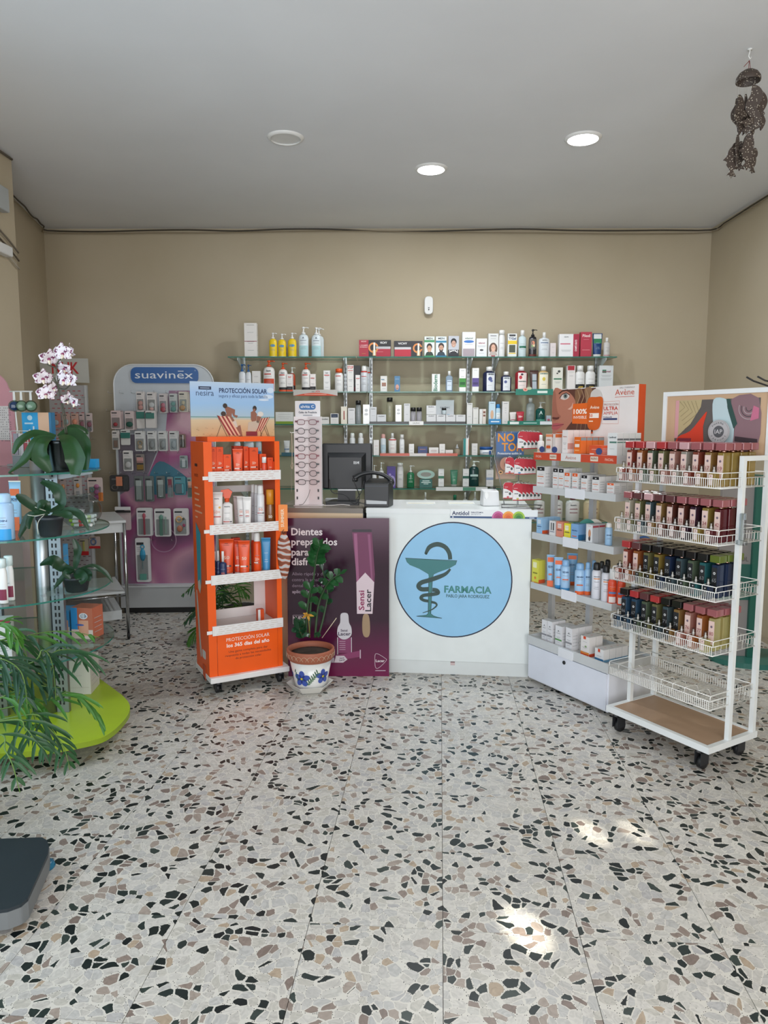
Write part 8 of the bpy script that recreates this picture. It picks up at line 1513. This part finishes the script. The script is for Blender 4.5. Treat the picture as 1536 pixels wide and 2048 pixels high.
def palms():
    random.seed(21); bx, by = -1.74, 2.66
    t = thing('parlour_palm', 'large feathery palm spilling over the lime green base', 'plant', (bx-.02, by, 0)); O = t.location; pot(t, .10, .15, .28, M('#5c4a3e', .6), .006)
    C0 = Vector((0, 0, .27)); L = lambda u, v, yy: at(u, v, yy)-O
    F = [([C0, Vector((-.0, .04, .75)), L(20, 1285, 2.75), L(60, 1270, 2.85), L(130, 1262, 2.95), L(200, 1275, 3.0)], 20, .17), ([C0, Vector((.02, .02, .7)), L(60, 1320, 2.7), L(120, 1300, 2.75), L(165, 1305, 2.8), L(160, 1330, 2.82)], 18, .20), ([C0, Vector((.03, -.02, .6)), L(50, 1330, 2.55), L(85, 1300, 2.55), L(105, 1330, 2.55), L(112, 1400, 2.55)], 18, .17),
         ([C0, Vector((.05, 0, .42)), L(90, 1400, 2.6), L(140, 1385, 2.65), L(185, 1415, 2.7), L(208, 1458, 2.72)], 26, .15), ([C0, Vector((.04, -.05, .38)), L(50, 1430, 2.45), L(90, 1450, 2.45), L(125, 1490, 2.42), L(140, 1540, 2.4)], 22, .14), ([C0, Vector((.02, -.06, .4)), L(20, 1440, 2.4), L(50, 1455, 2.36), L(70, 1480, 2.32), L(90, 1500, 2.3)], 18, .16),
         ([C0, Vector((0, -.06, .3)), L(-10, 1470, 2.3), L(10, 1500, 2.2), L(25, 1530, 2.15), L(40, 1585, 2.12)], 14, .12), ([C0, Vector((-.02, 0, .8)), L(-10, 1280, 2.6), L(20, 1270, 2.6), L(50, 1300, 2.6), L(60, 1370, 2.6)], 20, .17), ([C0, Vector((0, .02, .6)), L(0, 1350, 2.6), L(40, 1340, 2.6), L(80, 1370, 2.6), L(120, 1375, 2.62)], 22, .16),
         ([C0, Vector((0, 0, .5)), L(-20, 1400, 2.5), L(20, 1390, 2.5), L(60, 1410, 2.5), L(75, 1470, 2.48)], 22, .16), ([C0, Vector((-.02, .03, .5)), L(-20, 1370, 2.7), L(30, 1375, 2.75), L(70, 1400, 2.78), L(100, 1440, 2.8)], 20, .15), ([C0, Vector((0, -.03, .7)), L(-30, 1320, 2.45), L(10, 1320, 2.42), L(45, 1350, 2.4), L(55, 1420, 2.4)], 20, .16),
         ([C0, Vector((-.02, -.03, .85)), L(-30, 1260, 2.5), L(0, 1245, 2.5), L(25, 1262, 2.5), L(45, 1300, 2.5)], 16, .14)]
    for i, (P, n, ln) in enumerate(F): frond(t, P, n, ln, PG[i % 3] if i < 4 or i > 6 else PG[1], .55)
    t = thing('parlour_palm', 'smaller feathery palm on the floor behind the orange stand', 'plant', (-1.05, 5.25, 0)); O = t.location; pot(t, .09, .13, .24, M('#3c3a38', .6), .005); C0 = Vector((0, 0, .24)); L = lambda u, v, yy: at(u, v, yy)-O
    for i, P in enumerate([[C0, Vector((-.1, 0, .6)), L(420, 1150, 5.2), L(395, 1165, 5.15), L(362, 1192, 5.1)], [C0, L(440, 1220, 5.2), L(400, 1215, 5.15), L(365, 1250, 5.1)], [C0, L(440, 1250, 5.2), L(400, 1255, 5.1), L(372, 1290, 5.05)], [C0, L(450, 1170, 5.2), L(480, 1130, 5.2), L(505, 1160, 5.2)], [C0, L(440, 1170, 5.2), L(440, 1140, 5.2), L(420, 1160, 5.2)], [C0, L(460, 1200, 5.15), L(470, 1170, 5.1), L(500, 1195, 5.1)], [C0, L(440, 1210, 5.15), L(435, 1180, 5.1), L(450, 1205, 5.05)], [C0, L(430, 1190, 5.3), L(460, 1150, 5.3), L(490, 1150, 5.3)]]):
        frond(t, P, 26, .16, PG[(i+1) % 3], .5, False, .006)
palms()
# ------------------------------------------------------------------ weighing platform
def scale():
    t = thing('platform_scale', 'dark-topped floor scale platform with grey rim and blue feet', 'scale', (-1.36, 2.20, 0), 0); pts = [(.155, .30), (.165, .27), (.215, .02), (.235, -.10), (.215, -.155), (.16, -.17), (-.30, -.165), (-.30, .31), (.12, .31)]
    t.location = (-1.37, 2.17, 0); far = gnd(97, 1682, .09); a = [(far.x+.0, far.y-.008), (gnd(99, 1705, .09).x, gnd(99, 1705, .09).y)]
    P = [gnd(*q, .085) for q in ((0, 1681), (84, 1678), (94, 1684), (98, 1695), (96, 1712), (56, 1800), (42, 1812), (15, 1822), (0, 1824))]; P = [(p.x+1.37, p.y-2.17) for p in P]
    Q = P+[(P[-1][0]-.22, P[-1][1]), (P[0][0]-.22, P[0][1])]; ccw = Q[::-1]
    MB().prism(ccw, .082, .092, M('#232c32', .42)).build('rubber_top', t, bev=.004)
    cx = sum(p[0] for p in ccw)/len(ccw); cy = sum(p[1] for p in ccw)/len(ccw); o = [(cx+(p[0]-cx)*1.012, cy+(p[1]-cy)*1.012) for p in ccw]; MB().prism(o, .026, .0815, M('#6f7375', .45)).build('body', t, bev=.006)
    for u, v in ((30, 1838), (93, 1742), (-60, 1740), (-90, 1838)):
        g = gnd(u, v, 0.0); MB().lathe([(.030, 0), (.033, .006), (.028, .020), (.020, .0255)], M('#1f6a8c', .25), 20).build('foot', t, loc=(g.x+1.37-.012, g.y-2.17+.02, 0))
scale()
# ------------------------------------------------------------------ wind chime
def chime():
    p = gnd(1500, 98, 3.239); t = thing('wind_chime', 'brown carved wooden wind chime hanging from the ceiling at the right', 'wind chime', (p.x, p.y, 3.239)); y = p.y; K = y/FPX
    D = M('#4c4039', .6); m, nt, bs, N, Lk = newmat('dotted_wood'); tc = N('ShaderNodeTexCoord'); vo = N('ShaderNodeTexVoronoi'); vo.inputs['Scale'].default_value = 110; Lk(tc.outputs['Object'], vo.inputs['Vector']); cr = N('ShaderNodeValToRGB'); cr.color_ramp.interpolation = 'CONSTANT'; e = cr.color_ramp.elements; e[0].color = lin('#cfc6b4'); e[1].color = lin('#453a33'); e[1].position = .22; Lk(vo.outputs['Distance'], cr.inputs[0]); Lk(cr.outputs[0], bs.inputs['Base Color']); bs.inputs['Roughness'].default_value = .6
    q = lambda u, v, dy=0: tuple(at(1420+u/7.31, 80+v/7.31, y+dy)-t.location)
    MB().tube([(0, 0, 0), (0, 0, -.012), (-.004, 0, -.03), (.002, 0, -.042), (.010, 0, -.034)], .0028, '#e2e2e0', 6).build('ceiling_hook', t); MB().lathe([(.011, -.004), (.011, 0)], '#e2e2e0', 12).build('hook_plate', t)
    MB().tube([q(575, 300), q(560, 320), q(495, 390)], .0016, '#7c3030', 5).build('cord_end', t); MB().tube([q(575, 300), q(562, 440)], .0012, '#7c3030', 4).build('cord', t); MB().tube([q(578, 300), q(592, 440)], .0012, '#7c3030', 4).build('cord', t)
    c = q(558, 600); r = 162/7.31*K; b = MB(); b.lathe([(r*.97, -.004), (r, 0), (r*.97, r*.28), (r*.75, r*.62), (r*.4, r*.85), (0, r*.92), (0, r*.86), (r*.38, r*.79), (r*.7, r*.55), (r*.9, r*.25), (r*.92, -.002), (r*.97, -.004)], m, 28, c[0], c[1]); b.build('dome', t, loc=(0, 0, c[2]))
    sh = {'eel': [(0, 0), (.3, -.1), (.5, -.45), (.4, -.8), (.25, -1.1), (.45, -1.5), (.2, -2), (.1, -1.6), (-.2, -1.2), (-.25, -.8), (-.05, -.4)], 'fish': [(0, 0), (.25, -.25), (.35, -.7), (.28, -1.1), (.1, -1.4), (.3, -1.75), (.1, -1.7), (0, -1.85), (-.12, -1.65), (-.3, -1.7), (-.1, -1.38), (-.32, -1.1), (-.38, -.85), (-.55, -.8), (-.36, -.6), (-.25, -.25)], 'bird': [(-.9, -.2), (-.4, .1), (.1, .3), (.6, .5), (.9, .3), (1.05, .05), (.7, -.1), (.1, -.25), (-.2, -.5), (-.4, -.2)], 'ball': [(.4*math.cos(a*PI/5), -.5+.5*math.sin(a*PI/5)) for a in range(10)]}
    for (kind, u, v, s, rz, dy) in [('bird', 480, 1080, 170, .5, -.02), ('bird', 600, 1120, 180, -.4, .02), ('eel', 460, 900, 260, .1, .02), ('eel', 600, 860, 290, .5, .01), ('fish', 330, 1560, 250, .1, -.02), ('fish', 560, 1420, 260, .1, -.04), ('fish', 450, 1480, 240, -.2, .03), ('eel', 420, 800, 300, .5, -.03), ('eel', 380, 860, 260, -.4, .0), ('eel', 520, 790, 280, .9, .02), ('eel', 620, 665, 330, -.3, -.02), ('eel', 680, 700, 240, 1.2, .03), ('eel', 725, 745, 300, .2, 0), ('bird', 550, 1200, 170, .2, -.03), ('bird', 560, 1300, 150, -.3, -.01), ('fish', 410, 1380, 240, .9, -.03), ('fish', 370, 1500, 220, .4, 0), ('fish', 480, 1530, 120, .2, .02), ('fish', 570, 1360, 230, -.5, -.02), ('fish', 630, 1640, 170, .3, 0), ('ball', 655, 1580, 150, .4, .01)]:
        P = spline(sh[kind], 3); k = s/7.31*K*(.86 if kind == 'eel' else .9); b = MB(); b.slab([(x*k, z*k) for x, z in P][::-1], -.003, .003, m); b.build('carved_fish' if kind != 'ball' else 'carved_disc', t, loc=q(u, v, dy), rot=rz)
    for u, v0, v1 in ((400, 640, 860), (430, 650, 800), (510, 650, 790), (540, 660, 800), (625, 660, 700), (690, 650, 720), (725, 640, 745), (650, 1300, 1510), (430, 1330, 1380)): MB().tube([q(u, v0), q(u, v1)], .0006, '#b9b6b0', 3).build('thread', t)
chime()
# ------------------------------------------------------------------ right side behind the perfume rack
def right_side():
    x0 = 2.05; t = thing('rounded_display', 'dark green and grey display unit behind the perfume rack', 'display stand', (2.36, 4.74, 0), -.1)
    b = MB(); P = [(.12+.28*math.cos(2*PI*i/40), .20*math.sin(2*PI*i/40)) for i in range(40)]; b.prism(P, .0, .035, M('#2f6a60', .35)); b.build('oval_base', t)
    MB().box(-.14, .06, -.02, .02, .036, 1.22, M('#8a8583', .5)).build('grey_panel', t); MB().box(.0605, .10, -.05, .05, .036, 1.25, M('#0f5a4c', .4)).build('green_side', t); MB().box(-.14, .06, -.026, -.0205, .42, .66, M('#1d5a50', .4)).build('green_band', t)
    m = MB(); m.text('OL', .02, .68, .03, '#5a5654', -.0265, w=.05); m.build('lettering', t)
    p = at(1290, 1082, 4.6); o = MB().slab([(.06*math.cos(PI*i/16), .06*math.sin(PI*i/16)) for i in range(17)], 0, .004, M('#1f5fa8', .4)).build('sign_disc'); 
    t2 = thing('pavement_sign', 'thin grey pole sign with blue half disc behind the perfume rack', 'sign', (p.x+.0, 4.62, 0)); o.parent = t2; o.location = (0, 0, p.z-.03); MB().cyl(.008, .02, p.z-.03, M('#c9cccd', .4), 10, 0, .012).build('pole', t2); MB().cyl(.10, 0, .0195, M('#8f9496', .4), 24, 0, .012).build('foot_plate', t2)
    # clothes hooks reaching in from the right wall
    y = 3.3; t = thing('coat_hooks', 'black metal hooks reaching in from the wall at the right edge', 'hook', (2.7995-.02, y+.25, 1.72)); q = lambda u, v, dy=0: tuple(at(u, v, y+dy)-t.location)
    for a in (((1493, 754), (1507, 762), (1536, 772), (1580, 778)), ((1515, 753), (1530, 761), (1560, 768), (1600, 775))): MB().tube([q(*p) for p in a]+[(0, 0, -.0)], .004, '#1c1a19', 6).build('hook_arm', t)
    MB().box(0.0, .012, -.06, .06, -.05, .05, '#1c1a19').build('wall_plate', t)
    p = PF.p(PL-.0, .145, 1.02); t = thing('plastic_clip', 'clear plastic clip hanging on the front post of the perfume rack', 'clip', (p.x-.004, p.y-.030, 1.06), PF.a); MB().rbox(-.012, .012, -.010, .010, 0, .12, M('#e2e6e8', 0, 'g'), .003).build('holder', t); MB().rbox(-.022, .022, -.012, .012, -.022, -.0005, M('#e2e6e8', 0, 'g'), .003).build('foot', t); MB().box(-.004, .004, .0105, .018, .09, .118, '#d2d4d6').build('hook', t)
right_side()
